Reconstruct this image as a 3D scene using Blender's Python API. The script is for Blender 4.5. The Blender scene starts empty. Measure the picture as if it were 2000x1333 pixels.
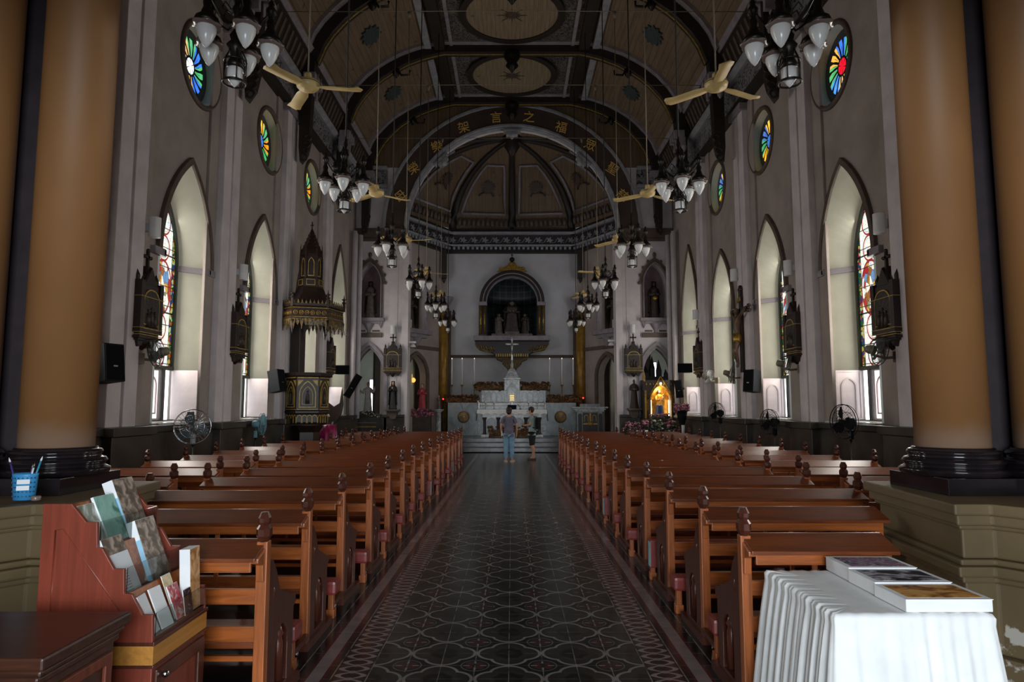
import bpy, bmesh, math, random
from mathutils import Vector, Matrix
from mathutils.geometry import tessellate_polygon

# ---------------------------------------------------------------- camera, world, light, exposure
SC = bpy.context.scene
COL = SC.collection
RND = random.Random(11)
PI = math.pi
F_PX = 1333.0
TILT = math.atan(128.5 / F_PX)
EYE = 1.6
cam_d = bpy.data.cameras.new('camera')
cam_d.sensor_width = 36.0
cam_d.lens = 36.0 * F_PX / 2000.0
cam_d.clip_end = 200
cam_o = bpy.data.objects.new('camera', cam_d)
COL.objects.link(cam_o)
cam_o.location = (0, 0, EYE)
cam_o.rotation_euler = (PI / 2 + TILT, 0, 0)
SC.camera = cam_o

SC.view_settings.view_transform = 'Standard'
SC.view_settings.look = 'None'
SC.view_settings.gamma = 1.0
SC.view_settings.use_curve_mapping = False
SC.view_settings.exposure = 0.72
SC.cycles.max_bounces = 7
SC.cycles.diffuse_bounces = 4
SC.cycles.glossy_bounces = 3
SC.cycles.transmission_bounces = 4
SC.cycles.transparent_max_bounces = 8
SC.cycles.sample_clamp_indirect = 4.0
SC.cycles.use_denoising = True

w = bpy.data.worlds.new('daylight')
SC.world = w
w.use_nodes = True
w.node_tree.nodes['Background'].inputs[0].default_value = (0.75, 0.88, 1.0, 1)
w.node_tree.nodes['Background'].inputs[1].default_value = 0.6

def area_light(name, loc, rot, sx, sy, power, col):
    d = bpy.data.lights.new(name, 'AREA')
    d.shape = 'RECTANGLE'; d.size = sx; d.size_y = sy; d.energy = power; d.color = col
    o = bpy.data.objects.new(name, d); COL.objects.link(o)
    o.location = loc; o.rotation_euler = rot
    return o

# daylight through the open entrance doors behind the camera
area_light('entrance_daylight', (0.35, -3.3, 2.0), (PI / 2, 0, 0), 3.4, 3.2, 320, (0.86, 0.94, 1.0))
# daylight through the ten tall stained glass windows
for xg_, sg_ in ((-5.55 - 0.30, -1), (5.70 + 0.30, 1)):
    for yg_ in (7.95, 11.4, 14.85, 18.2, 21.55):
        area_light('window_daylight', (xg_, yg_, 3.5), (0, sg_ * PI / 2, 0), 2.7, 0.62, 44 if yg_ < 8 else 26, (1.0, 0.96, 0.88))

# ---------------------------------------------------------------- mesh helpers
def lin(c):
    return tuple((x / 255 / 12.92) if x <= 10.3 else ((x / 255 + 0.055) / 1.055) ** 2.4 for x in c)

def P(px, py, Y):
    u = (px - 1000) / F_PX; v = (666.5 - py) / F_PX
    c, s = math.cos(TILT), math.sin(TILT)
    t = Y / (c - s * v)
    return Vector((u * t, Y, EYE + (s + c * v) * t))

class MB:
    def __init__(s):
        s.v = []; s.f = []; s.sm = []; s.M = Matrix()
    def at(s, loc=(0, 0, 0), rz=0.0, rx=0.0, ry=0.0, sc=1.0):
        s.M = Matrix.Translation(loc) @ Matrix.Rotation(rz, 4, 'Z') @ Matrix.Rotation(ry, 4, 'Y') @ Matrix.Rotation(rx, 4, 'X') @ Matrix.Scale(sc, 4)
        return s
    def add(s, vs, fs, smooth=False):
        b = len(s.v)
        s.v += [tuple(s.M @ Vector(p)) for p in vs]
        s.f += [tuple(b + i for i in f) for f in fs]
        s.sm += [smooth] * len(fs)
        return s
    def box(s, x0, x1, y0, y1, z0, z1):
        vs = [(x, y, z) for x in (x0, x1) for y in (y0, y1) for z in (z0, z1)]
        return s.add(vs, [(0, 1, 3, 2), (4, 6, 7, 5), (0, 4, 5, 1), (2, 3, 7, 6), (0, 2, 6, 4), (1, 5, 7, 3)])
    def cbox(s, c, d):
        return s.box(c[0] - d[0] / 2, c[0] + d[0] / 2, c[1] - d[1] / 2, c[1] + d[1] / 2, c[2] - d[2] / 2, c[2] + d[2] / 2)
    def plate(s, outer, holes, axis, a, b):
        """a flat outline with holes, extruded between a and b along axis"""
        loops = [list(outer)] + [list(h) for h in holes]
        flat = [p for l in loops for p in l]
        tris = tessellate_polygon([[Vector((p[0], p[1], 0)) for p in l] for l in loops])
        def m(p, w):
            return {'x': (w, p[0], p[1]), 'y': (p[0], w, p[1]), 'z': (p[0], p[1], w)}[axis]
        n = len(flat)
        vs = [m(p, a) for p in flat] + [m(p, b) for p in flat]
        fs = [tuple(t) for t in tris] + [tuple(n + i for i in reversed(t)) for t in tris]
        o = 0
        for l in loops:
            k = len(l)
            for i in range(k):
                j = (i + 1) % k
                fs.append((o + i, o + j, n + o + j, n + o + i))
            o += k
        return s.add(vs, fs)
    def band(s, A, B, axis, a, b, closed=False):
        """strip between outline A and outline B (same count), extruded from a to b"""
        n = len(A)
        def m(p, w):
            return {'x': (w, p[0], p[1]), 'y': (p[0], w, p[1]), 'z': (p[0], p[1], w)}[axis]
        vs = [m(p, a) for p in A] + [m(p, a) for p in B] + [m(p, b) for p in A] + [m(p, b) for p in B]
        fs = []
        for i in range(n if closed else n - 1):
            j = (i + 1) % n
            fs += [(i, j, n + j, n + i), (2 * n + i, 3 * n + i, 3 * n + j, 2 * n + j),
                   (i, 2 * n + i, 2 * n + j, j), (n + i, n + j, 3 * n + j, 3 * n + i)]
        if not closed:
            fs += [(0, n, 3 * n, 2 * n), (n - 1, 3 * n - 1, 4 * n - 1, 2 * n - 1)]
        return s.add(vs, fs)
    def loft(s, rings, closed=True, caps=False, smooth=True):
        n = len(rings[0]); vs = [p for r in rings for p in r]; fs = []
        for k in range(len(rings) - 1):
            for i in range(n if closed else n - 1):
                j = (i + 1) % n
                fs.append((k * n + i, k * n + j, (k + 1) * n + j, (k + 1) * n + i))
        s.add(vs, fs, smooth)
        if caps:
            s.add(rings[0], [tuple(range(n))[::-1]]); s.add(rings[-1], [tuple(range(n))])
        return s
    def lathe(s, prof, n=20, c=(0, 0, 0), sx=1.0, sy=1.0, smooth=True, fold=0, amp=0.0, a0=0.0):
        rings = []
        for r, z in prof:
            ring = []
            for i in range(n):
                t = 2 * PI * i / n + a0
                rr = r * (1 + (amp * math.cos(fold * t) if fold else 0))
                ring.append((c[0] + rr * math.cos(t) * sx, c[1] + rr * math.sin(t) * sy, c[2] + z))
            rings.append(ring)
        return s.loft(rings, True, True, smooth)
    def cyl(s, c, r, h, n=16, smooth=True):
        return s.lathe([(r, 0), (r, h)], n, c, smooth=smooth)
    def tube(s, pts, r, n=8):
        pts = [Vector(p) for p in pts]; rings = []
        for i, p in enumerate(pts):
            d = (pts[min(i + 1, len(pts) - 1)] - pts[max(i - 1, 0)]).normalized()
            up = Vector((0, 0, 1)) if abs(d.z) < 0.95 else Vector((1, 0, 0))
            a = d.cross(up).normalized(); b = d.cross(a).normalized()
            rr = r[i] if isinstance(r, (list, tuple)) else r
            rings.append([tuple(p + a * rr * math.cos(2 * PI * k / n) + b * rr * math.sin(2 * PI * k / n)) for k in range(n)])
        return s.loft(rings, True, True, True)
    def ball(s, c, r, n=14, m=9):
        r = (r, r, r) if isinstance(r, (int, float)) else r
        rings = []
        for k in range(m + 1):
            t = -PI / 2 + PI * k / m
            q = max(math.cos(t), 0.02)
            rings.append([(c[0] + r[0] * q * math.cos(2 * PI * i / n), c[1] + r[1] * q * math.sin(2 * PI * i / n), c[2] + r[2] * math.sin(t)) for i in range(n)])
        return s.loft(rings, True, True, True)
    def torus(s, c, R, r, n=24, m=8, axis='z'):
        rings = []
        for i in range(n + 1):
            t = 2 * PI * i / n
            ring = []
            for k in range(m):
                q = 2 * PI * k / m
                a, b, h = (R + r * math.cos(q)) * math.cos(t), (R + r * math.cos(q)) * math.sin(t), r * math.sin(q)
                p = {'z': (a, b, h), 'y': (a, h, b), 'x': (h, a, b)}[axis]
                ring.append((c[0] + p[0], c[1] + p[1], c[2] + p[2]))
            rings.append(ring)
        return s.loft(rings, True, False, True)
    def build(s, name, mat, parent=None, kind=None, bevel=0.0, loc=None, recalc=True):
        me = bpy.data.meshes.new(name)
        me.from_pydata(s.v, [], s.f)
        for p, q in zip(me.polygons, s.sm):
            p.use_smooth = q
        bm = bmesh.new(); bm.from_mesh(me)
        bmesh.ops.remove_doubles(bm, verts=bm.verts, dist=1e-5)
        if recalc:
            bmesh.ops.recalc_face_normals(bm, faces=bm.faces)
        if bevel:
            es = [e for e in bm.edges if len(e.link_faces) == 2 and e.calc_face_angle(0) > 0.6]
            bmesh.ops.bevel(bm, geom=es, offset=bevel, segments=2, profile=0.6, affect='EDGES', clamp_overlap=True)
        bm.to_mesh(me); bm.free()
        me.materials.append(mat)
        o = bpy.data.objects.new(name, me); COL.objects.link(o)
        if parent is not None: o.parent = parent
        if kind: o['kind'] = kind
        if loc is not None: o.location = loc
        return o

def thing(name, label, cat, loc=(0, 0, 0), rz=0.0, group=None):
    o = bpy.data.objects.new(name, None); COL.objects.link(o)
    o.empty_display_size = 0.1
    o.location = loc; o.rotation_euler = (0, 0, rz)
    o['label'] = label; o['category'] = cat
    if group: o['group'] = group
    return o

def tag(o, label, cat, group=None, kind=None):
    o['label'] = label; o['category'] = cat
    if group: o['group'] = group
    if kind: o['kind'] = kind
    return o

def copy_tree(src, parent=None):
    c = src.copy(); COL.objects.link(c)
    c.parent = parent
    for ch in list(src.children):
        copy_tree(ch, c)
    return c

def dup(src, loc, rz=None, label=None, group=None):
    r = copy_tree(src)
    r.location = loc
    if rz is not None: r.rotation_euler = (0, 0, rz)
    if label: r['label'] = label
    if group: r['group'] = group
    return r

def gothic(a, z0, zs, h, n=10, c=0.0):
    """pointed or round arch outline, half width a, foot z0, spring zs, rise h"""
    R = (a * a + h * h) / (2 * a); cx = R - a
    top = math.asin(min(1.0, h / R))
    if h < a: top = math.asin(h / R)
    L = [(c - a, z0)]
    for i in range(n + 1):
        t = PI - top * i / n
        L.append((c + cx + R * math.cos(t), zs + R * math.sin(t)))
    Rr = [(2 * c - p[0], p[1]) for p in reversed(L[:-1])]
    return L + Rr

def rounded(a, z0, zs, n=16, c=0.0):
    L = [(c - a, z0)]
    for i in range(n + 1):
        t = PI - PI * i / n
        L.append((c + a * math.cos(t), zs + a * math.sin(t)))
    return L + [(c + a, z0)]

def circle(r, c=(0, 0), n=32, sx=1.0):
    return [(c[0] + r * sx * math.cos(2 * PI * i / n), c[1] + r * math.sin(2 * PI * i / n)) for i in range(n)]

# ---------------------------------------------------------------- materials
class X:
    """a small expression wrapper over Math nodes"""
    def __init__(s, nt, sock): s.nt = nt; s.k = sock
    def _op(s, op, *o):
        n = s.nt.nodes.new('ShaderNodeMath'); n.operation = op
        for i, q in enumerate((s,) + o):
            if isinstance(q, X): s.nt.links.new(q.k, n.inputs[i])
            else: n.inputs[i].default_value = q
        return X(s.nt, n.outputs[0])
    def __add__(s, o): return s._op('ADD', o)
    __radd__ = __add__
    def __sub__(s, o): return s._op('SUBTRACT', o)
    def __rsub__(s, o): return (s * -1.0) + o
    def __mul__(s, o): return s._op('MULTIPLY', o)
    __rmul__ = __mul__
    def __truediv__(s, o): return s._op('DIVIDE', o)
    def abs(s): return s._op('ABSOLUTE')
    def sin(s): return s._op('SINE')
    def cos(s): return s._op('COSINE')
    def frac(s): return s._op('FRACT')
    def floor(s): return s._op('FLOOR')
    def sqrt(s): return s._op('SQRT')
    def min(s, o): return s._op('MINIMUM', o)
    def max(s, o): return s._op('MAXIMUM', o)
    def lt(s, o): return s._op('LESS_THAN', o)
    def gt(s, o): return s._op('GREATER_THAN', o)
    def atan2(s, o): return s._op('ARCTAN2', o)
    def clamp(s): return s.max(0.0).min(1.0)
    def soft(s, lo, hi):
        n = s.nt.nodes.new('ShaderNodeMapRange'); n.interpolation_type = 'SMOOTHSTEP'
        s.nt.links.new(s.k, n.inputs[0]); n.inputs[1].default_value = lo; n.inputs[2].default_value = hi
        return X(s.nt, n.outputs[0])

def hyp(a, b): return (a * a + b * b).sqrt()

class Mat:
    def __init__(s, name, rough=0.6, metal=0.0, spec=0.5):
        s.m = bpy.data.materials.new(name); s.m.use_nodes = True
        s.nt = s.m.node_tree
        s.b = s.nt.nodes['Principled BSDF']
        s.b.inputs['Roughness'].default_value = rough
        s.b.inputs['Metallic'].default_value = metal
        s.b.inputs['Specular IOR Level'].default_value = spec
        s.tc = s.nt.nodes.new('ShaderNodeTexCoord')
    def xyz(s, src='Object'):
        n = s.nt.nodes.new('ShaderNodeSeparateXYZ'); s.nt.links.new(s.tc.outputs[src], n.inputs[0])
        return [X(s.nt, n.outputs[i]) for i in range(3)]
    def vec(s, scale=(1, 1, 1), src='Object'):
        n = s.nt.nodes.new('ShaderNodeMapping'); n.inputs['Scale'].default_value = scale
        s.nt.links.new(s.tc.outputs[src], n.inputs[0])
        return n.outputs[0]
    def noise(s, scale=5.0, detail=4.0, stretch=(1, 1, 1), rough=0.55, dist=0.0):
        n = s.nt.nodes.new('ShaderNodeTexNoise')
        s.nt.links.new(s.vec(stretch), n.inputs['Vector'])
        n.inputs['Scale'].default_value = scale; n.inputs['Detail'].default_value = detail
        n.inputs['Roughness'].default_value = rough; n.inputs['Distortion'].default_value = dist
        return X(s.nt, n.outputs[0])
    def voro(s, scale=5.0, stretch=(1, 1, 1), feature='F1'):
        n = s.nt.nodes.new('ShaderNodeTexVoronoi'); n.feature = feature
        s.nt.links.new(s.vec(stretch), n.inputs['Vector'])
        n.inputs['Scale'].default_value = scale
        return n
    def mix(s, f, a, b):
        n = s.nt.nodes.new('ShaderNodeMix'); n.data_type = 'RGBA'
        if isinstance(f, X): s.nt.links.new(f.k, n.inputs[0])
        else: n.inputs[0].default_value = f
        for i, q in ((6, a), (7, b)):
            if isinstance(q, tuple): n.inputs[i].default_value = lin(q) + (1,)
            else: s.nt.links.new(q, n.inputs[i])
        return n.outputs[2]
    def ramp(s, f, stops, mode='LINEAR'):
        n = s.nt.nodes.new('ShaderNodeValToRGB'); n.color_ramp.interpolation = mode
        e = n.color_ramp.elements
        while len(e) < len(stops): e.new(0.5)
        for q, (p, c) in zip(e, stops):
            q.position = p; q.color = lin(c) + (1,)
        s.nt.links.new(f.k, n.inputs[0])
        return n.outputs[0]
    def color(s, sock): 
        s.nt.links.new(sock, s.b.inputs['Base Color']); return s
    def bump(s, f, strength=0.2, dist=0.02):
        n = s.nt.nodes.new('ShaderNodeBump'); n.inputs['Strength'].default_value = strength
        n.inputs['Distance'].default_value = dist
        s.nt.links.new(f.k, n.inputs['Height']); s.nt.links.new(n.outputs[0], s.b.inputs['Normal'])
        return s
    def roughness(s, f):
        s.nt.links.new(f.k, s.b.inputs['Roughness']); return s
    def emit(s, sock, strength):
        s.nt.links.new(sock, s.b.inputs['Emission Color']) if not isinstance(sock, tuple) else setattr(s.b.inputs['Emission Color'], 'default_value', lin(sock) + (1,))
        s.b.inputs['Emission Strength'].default_value = strength
        return s

def shade(c, k): return tuple(max(0, min(255, x * k)) for x in c)

def plain(name, col, rough=0.6, metal=0.0, var=0.12, scale=6.0, bump=0.0, stretch=(1, 1, 1), spec=0.5):
    m = Mat(name, rough, metal, spec)
    n = m.noise(scale, 4, stretch)
    m.color(m.ramp(n, [(0.3, shade(col, 1 - var)), (0.7, shade(col, 1 + var))]))
    if bump: m.bump(n, bump)
    return m.m

def wood(name, col, rough=0.35, axis=0, var=0.28, scale=3.0):
    m = Mat(name, rough)
    st = [14, 14, 14]; st[axis] = 1.0
    n = m.noise(scale, 6, tuple(st), 0.6, 0.6)
    k = m.noise(1.3, 2)
    c = m.ramp(n, [(0.25, shade(col, 1 - var)), (0.75, shade(col, 1 + var * 0.7))])
    m.color(m.mix(k.soft(0.35, 0.75) * 0.35, c, shade(col, 0.6)))
    m.bump(n, 0.06, 0.004)
    return m.m

def ornament(name, dark, light, scale=7.0, thr=0.12, rough=0.6, warp=2.0):
    """pale scrolled leaf carving on a dark ground"""
    m = Mat(name, rough)
    n = m.noise(scale, 3, (1, 1, 1), 0.5, warp)
    v = ((n - 0.5).abs()).soft(thr * 0.35, thr)
    k = m.noise(scale * 3, 2)
    m.color(m.mix(v, m.mix(k, light, shade(light, 0.6)), dark))
    m.bump(v, 0.5, 0.02)
    return m.m

M = {}
M['plaster'] = plain('warm_grey_plaster', (160, 148, 141), 0.85, var=0.07, scale=1.6, bump=0.03)
M['plaster_pale'] = plain('pale_painted_plaster', (210, 202, 205), 0.75, var=0.06, scale=2.0, bump=0.02)
M['reveal'] = plain('cream_plaster', (214, 213, 195), 0.8, var=0.04, scale=2.0)
M['trim'] = plain('brown_painted_moulding', (92, 78, 68), 0.6, var=0.12, scale=5)
M['trim_grey'] = plain('grey_painted_moulding', (140, 132, 138), 0.6, var=0.1, scale=5)
M['apse_white'] = plain('apse_white_plaster', (186, 184, 186), 0.85, var=0.05, scale=1.2)
M['dado'] = plain('dark_marble_dado', (52, 48, 42), 0.35, var=0.35, scale=2.2)
M['ochre'] = None
M['pew'] = wood('varnished_pew_wood', (160, 86, 38), 0.3, 0)
M['pew_top'] = wood('shade_toned_ledge_wood', (112, 56, 27), 0.28, 0)  # pew wood toned darker, standing for the dim light on the ledge tops
M['pew_v'] = wood('varnished_pew_wood_upright', (168, 94, 50), 0.32, 2)
M['pew_dark'] = wood('dark_pew_end_wood', (82, 42, 30), 0.3, 2)
M['maroon_pad'] = plain('maroon_vinyl', (128, 52, 48), 0.35, var=0.12, scale=9)
M['teal'] = plain('pale_teal_cloth', (120, 172, 176), 0.7, var=0.1)
M['chrome'] = plain('chrome', (200, 200, 205), 0.15, 1.0, var=0.02)
M['darkwood'] = wood('near_black_carved_wood', (44, 30, 24), 0.4, 2)
M['ceilwood'] = None
M['beam'] = wood('dark_beam_wood', (42, 33, 28), 0.5, 1)
M['gold'] = plain('dull_gilding', (150, 118, 52), 0.4, 0.7, var=0.25, scale=14)
M['goldpaint'] = plain('gold_painted_line', (176, 146, 76), 0.45, 0.2, var=0.15, scale=14)
M['black'] = plain('black_plastic', (24, 25, 28), 0.6, var=0.1, spec=0.12)
M['iron'] = plain('blackened_bronze', (34, 29, 25), 0.38, 0.5, var=0.3, scale=20)
M['opal'] = plain('opal_white_glass', (224, 222, 220), 0.2, var=0.02, scale=3)
M['collar'] = plain('clouded_pinkish_glass', (118, 102, 96), 0.25, var=0.1, scale=9)
M['fan'] = plain('cream_yellow_enamel', (206, 178, 118), 0.4, var=0.08, scale=5)
M['white'] = plain('white_paint', (226, 226, 226), 0.5, var=0.03)
M['marble'] = None
# ---- patterned materials
def mk_column():
    m = Mat('ochre_painted_column', 0.55)
    n = m.noise(1.1, 5, (1, 1, 0.5)); k = m.noise(9, 3)
    x, y, z = m.xyz()
    c = m.ramp(n, [(0.25, (128, 88, 52)), (0.75, (154, 108, 64))])
    foot = 1.0 - (z + (k - 0.5) * 0.12).soft(1.36, 1.54)
    sp = k.soft(0.80, 0.84)
    c = m.mix(foot * 0.55, c, (160, 138, 122))
    m.color(m.mix(sp * 0.5, c, (96, 58, 30)))
    return m.m
M['ochre'] = mk_column()
M['plum'] = plain('dark_plum_paint', (52, 44, 48), 0.5, var=0.1)
M['plinth'] = plain('black_polished_marble', (30, 25, 28), 0.12, var=0.3, scale=4)

def mk_pedestal():
    m = Mat('olive_grey_painted_stone', 0.6)
    x, y, z = m.xyz()
    n = m.noise(1.7, 5); k = m.noise(5.5, 6)
    c = m.ramp(n, [(0.3, (92, 76, 50)), (0.7, (110, 92, 62))])
    bare = (k + (z * -0.55)).soft(0.40, 0.44)
    m.color(m.mix(bare, c, (176, 170, 160)))
    m.bump(n, 0.05)
    return m.m
M['pedestal'] = mk_pedestal()

def mk_marble():
    m = Mat('grey_veined_marble', 0.25)
    n = m.noise(2.4, 7, (1, 1, 1), 0.6, 1.6)
    v = (n - 0.5).abs().soft(0.0, 0.06)
    m.color(m.mix(v, (150, 152, 152), m.ramp(m.noise(1.2, 3), [(0.3, (186, 190, 192)), (0.7, (210, 212, 214))])))
    return m.m
M['marble'] = mk_marble()

def mk_marble_b():
    m = Mat('blue_grey_marble', 0.25)
    n = m.noise(2.2, 7, (1, 1, 0.6), 0.6, 1.8)
    m.color(m.ramp(n, [(0.3, (110, 118, 120)), (0.5, (146, 154, 156)), (0.7, (172, 178, 178))]))
    return m.m
M['marble_b'] = mk_marble_b()

def mk_floor():
    m = Mat('encaustic_tile_floor', 0.26, 0, 0.32)
    x, y, z = m.xyz()
    T = 0.42
    xs = x + 0.02
    a = xs.abs()
    px = ((xs / T + 0.5).frac() - 0.5); py = ((y / T + 0.5).frac() - 0.5)
    ax, ay = px.abs(), py.abs()
    d4 = hyp(ax - 0.21, ay).min(hyp(ax, ay - 0.21))
    line = 1.0 - (d4 - 0.265).abs().soft(0.016, 0.030)
    inner = hyp(px, py)
    ang = py.atan2(px)
    leaf = (inner * 30.0 + (ang * 8.0).sin() * 1.5).sin().soft(0.45, 0.8) * inner.lt(0.30)
    qx = ((xs / T).frac() - 0.5); qy = ((y / T).frac() - 0.5)
    bx, by = qx.abs(), qy.abs()
    inB = 1.0 - d4.lt(0.265)
    pet = (hyp(bx - by * 0.0, by)).abs()
    fl = hyp(bx - 0.075, by - 0.075).lt(0.062)
    fl_line = 1.0 - (hyp(bx, by) - 0.205).abs().soft(0.006, 0.014)
    spoke = 1.0 - bx.min(by).soft(0.012, 0.02)
    spoke = spoke * hyp(bx, by).lt(0.17) * hyp(bx, by).gt(0.08)
    n = m.noise(7.0, 5); big = m.noise(0.8, 3)
    cA = m.mix(inner.lt(0.215), m.ramp(n, [(0.3, (34, 32, 31)), (0.7, (46, 43, 41))]), m.ramp(n, [(0.3, (17, 16, 16)), (0.7, (26, 24, 23))]))
    cA = m.mix(leaf * 0.3, cA, (70, 64, 54))
    cB = m.mix(fl, (20, 19, 22), (66, 32, 32))
    field = m.mix(inB, cA, cB)
    field = m.mix((line.max(spoke * inB * 0.9).max(fl_line * inB * 0.5)) * (0.65 + n * 0.5), field, (122, 117, 113))
    # guilloche border
    u = (a - 0.945) / 0.105
    v = y / 0.21 * (2 * PI)
    g1 = (u - v.sin() * 0.74).abs(); g2 = (u + v.sin() * 0.74).abs()
    gl = 1.0 - g1.min(g2).soft(0.13, 0.22)
    eye = 1.0 - (hyp(u, ((y / 0.105 + 0.5).frac() - 0.5) * 1.0) - 0.16).abs().soft(0.03, 0.08)
    chain = m.mix(gl.max(eye * 0.8) * (0.7 + n * 0.4), m.mix(u.abs().gt(0.8), (46, 30, 34), (20, 19, 22)), (130, 118, 118))
    # plain border
    st = (a - 1.15).abs()
    plainb = m.mix(st.lt(0.042), (24, 22, 25), m.ramp(m.noise(5, 3, (1, 2, 1)), [(0.3, (104, 94, 94)), (0.7, (120, 108, 108))]))
    plainb = m.mix(st.gt(0.042) * st.lt(0.064), plainb, (62, 22, 26))
    c = m.mix(a.gt(0.84), field, chain)
    c = m.mix(a.gt(1.05), c, plainb)
    out = m.mix(((x / 0.21).frac() - 0.5).abs().gt(0.49).max(((y / 0.21).frac() - 0.5).abs().gt(0.49)) * 0.5, (26, 24, 25), (60, 56, 54))
    c = m.mix(a.gt(1.27), c, out)
    joint = ((y / 0.21).frac() - 0.5).abs().gt(0.488) * a.lt(1.27)
    jx = ((xs / 0.21).frac() - 0.5).abs().gt(0.488) * a.lt(0.84)
    edge = (a - 1.052).abs().lt(0.004).max((a - 1.27).abs().lt(0.004)).max((a - 0.842).abs().lt(0.003))
    c = m.mix((joint * 0.5).max(jx).max(edge) * n.soft(0.30, 0.6) * 0.6, c, (150, 146, 142))
    m.color(c)
    m.roughness(0.09 + n * 0.16 + big * 0.06)
    return m.m
M['floor'] = mk_floor()

def mk_plank(name, col, axis, pitch=0.14, spots=True):
    """painted tongue-and-groove boards with small stencilled sprigs"""
    m = Mat(name, 0.6)
    c3 = m.xyz(); t = c3[axis]
    n = m.noise(1.2, 5, tuple(10 if i == axis else 1 for i in range(3)))
    g = ((t / pitch).frac() - 0.5).abs()
    base = m.ramp(n, [(0.3, shade(col, 0.88)), (0.7, shade(col, 1.1))])
    c = m.mix(g.gt(0.47), base, shade(col, 0.55))
    if spots:
        v = m.voro(1.6)
        d = X(m.nt, v.outputs['Distance'])
        s = (d + (m.noise(20, 2) - 0.5) * 0.12).lt(0.085)
        c = m.mix(s * 0.55, c, shade(col, 0.42))
    m.color(c)
    m.bump(g.gt(0.47), 0.3, 0.01)
    return m.m
M['vault'] = mk_plank('vault_boards', (122, 102, 80), 0)
M['vault_y'] = mk_plank('vault_boards_long', (112, 92, 70), 0)
M['medal'] = mk_plank('oval_boards', (138, 120, 96), 0, 0.12)
M['carve'] = ornament('white_scroll_on_black', (30, 28, 28), (150, 148, 152), 5.5, 0.14)
M['carve_dim'] = ornament('grey_scroll_on_brown', (40, 34, 30), (122, 116, 112), 6.0, 0.10)
M['stencil'] = ornament('blue_green_stencil', (40, 48, 48), (74, 90, 90), 9.0, 0.16)
M['goldcarve'] = ornament('gilded_carving_on_black', (24, 18, 14), (150, 118, 58), 16.0, 0.10, 0.45)

def mk_lancet():
    """backlit stained glass: a chain of red ovals, a figure scene in the middle, lead bars"""
    m = Mat('stained_glass_lancet', 0.15)
    x, y, z = m.xyz()           # x is across the pane, z up from the pane's foot
    per = 0.45
    k = (((z - 1.83) / per).frac() - 0.5)
    oval = hyp(x / 0.19, k / 0.475)
    ring = 1.0 - (oval - 1.0).abs().soft(0.05, 0.10)
    ring2 = 1.0 - (oval - 0.8).abs().soft(0.02, 0.05)
    big = hyp(x / 0.30, (z - 2.28) / 0.46)
    inbig = big.lt(1.0)
    ringb = 1.0 - (big - 1.0).abs().soft(0.035, 0.06)
    v1 = m.voro(17.0); col = v1.outputs['Color']
    dv = X(m.nt, m.voro(17.0, (1, 1, 1), 'DISTANCE_TO_EDGE').outputs['Distance'])
    sep = m.nt.nodes.new('ShaderNodeSeparateColor'); m.nt.links.new(col, sep.inputs[0])
    h = X(m.nt, sep.outputs[0])
    pale = m.ramp(h, [(0.0, (214, 226, 220)), (0.2, (236, 226, 206)), (0.4, (206, 220, 232)), (0.55, (240, 232, 216)), (0.7, (226, 206, 206)), (0.85, (200, 220, 200))], 'CONSTANT')
    v2 = m.voro(11.0, (1, 1, 0.6)); sep2 = m.nt.nodes.new('ShaderNodeSeparateColor'); m.nt.links.new(v2.outputs['Color'], sep2.inputs[0])
    h2 = X(m.nt, sep2.outputs[0])
    scene = m.ramp(h2, [(0.0, (226, 218, 206)), (0.22, (150, 12, 16)), (0.38, (90, 128, 170)), (0.5, (190, 140, 50)), (0.66, (200, 200, 206)), (0.8, (130, 80, 30)), (0.9, (110, 130, 90))], 'CONSTANT')
    dv2 = X(m.nt, m.voro(11.0, (1, 1, 0.6), 'DISTANCE_TO_EDGE').outputs['Distance'])
    border = m.ramp(X(m.nt, sep.outputs[1]), [(0.0, (30, 70, 40)), (0.25, (140, 70, 30)), (0.4, (100, 20, 50)), (0.55, (150, 160, 110)), (0.7, (30, 50, 90)), (0.85, (150, 130, 60))], 'CONSTANT')
    c = m.mix(x.abs().gt(0.29), pale, border)
    c = m.mix((ring * (1.0 - inbig)) .min(1.0), c, (130, 6, 22))
    c = m.mix(ring2 * 0.5 * (1.0 - inbig), c, (110, 100, 90))
    c = m.mix(inbig, c, scene)
    c = m.mix(ringb, c, (130, 8, 22))
    bars = ((z / 0.33).frac() - 0.5).abs().gt(0.478)
    bars2 = (((z + 0.12) / 0.99).frac() - 0.5).abs().gt(0.486)
    lead = (dv.lt(0.035) * 0.55).max(dv2.lt(0.03) * inbig).max((x.abs() - 0.29).abs().lt(0.006))
    c = m.mix(bars.max(lead * 0.75).max(bars2), c, (8, 10, 8))
    m.color(m.mix(0.5, (20, 20, 20), (20, 20, 20)))
    m.emit(c, 0.9)
    return m.m
M['lancet'] = mk_lancet()

def mk_rose(name, pal, centre):
    m = Mat(name, 0.15)
    x, y, z = m.xyz()
    x = x / 1.22; z = z / 1.22
    r = hyp(x, z)
    t = z.atan2(x) / (2 * PI) + 0.5
    t = t + r * 0.10
    k = (t * 16.0).frac() - 0.5
    body = (r * 1.0).gt(0.15) * r.lt(0.40)
    w = 0.37 - (r - 0.31).abs() * 1.1
    pet = (k.abs() - w).lt(0.0) * body
    split = k.abs().gt(0.035).max(r.gt(0.30))
    idx = (t + 0.03).frac()
    st = [(i / len(pal), c) for i, c in enumerate(pal)]
    c = m.mix(pet * split, (6, 7, 8), m.ramp(idx * 0.999, st, 'CONSTANT'))
    cc = r.lt(0.115) * ((t * 6.0).frac() - 0.5).abs().gt(0.06)
    c = m.mix(cc, c, centre)
    m.color(m.mix(0.5, (14, 14, 14), (14, 14, 14)))
    m.emit(c, 0.8)
    return m.m
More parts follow.
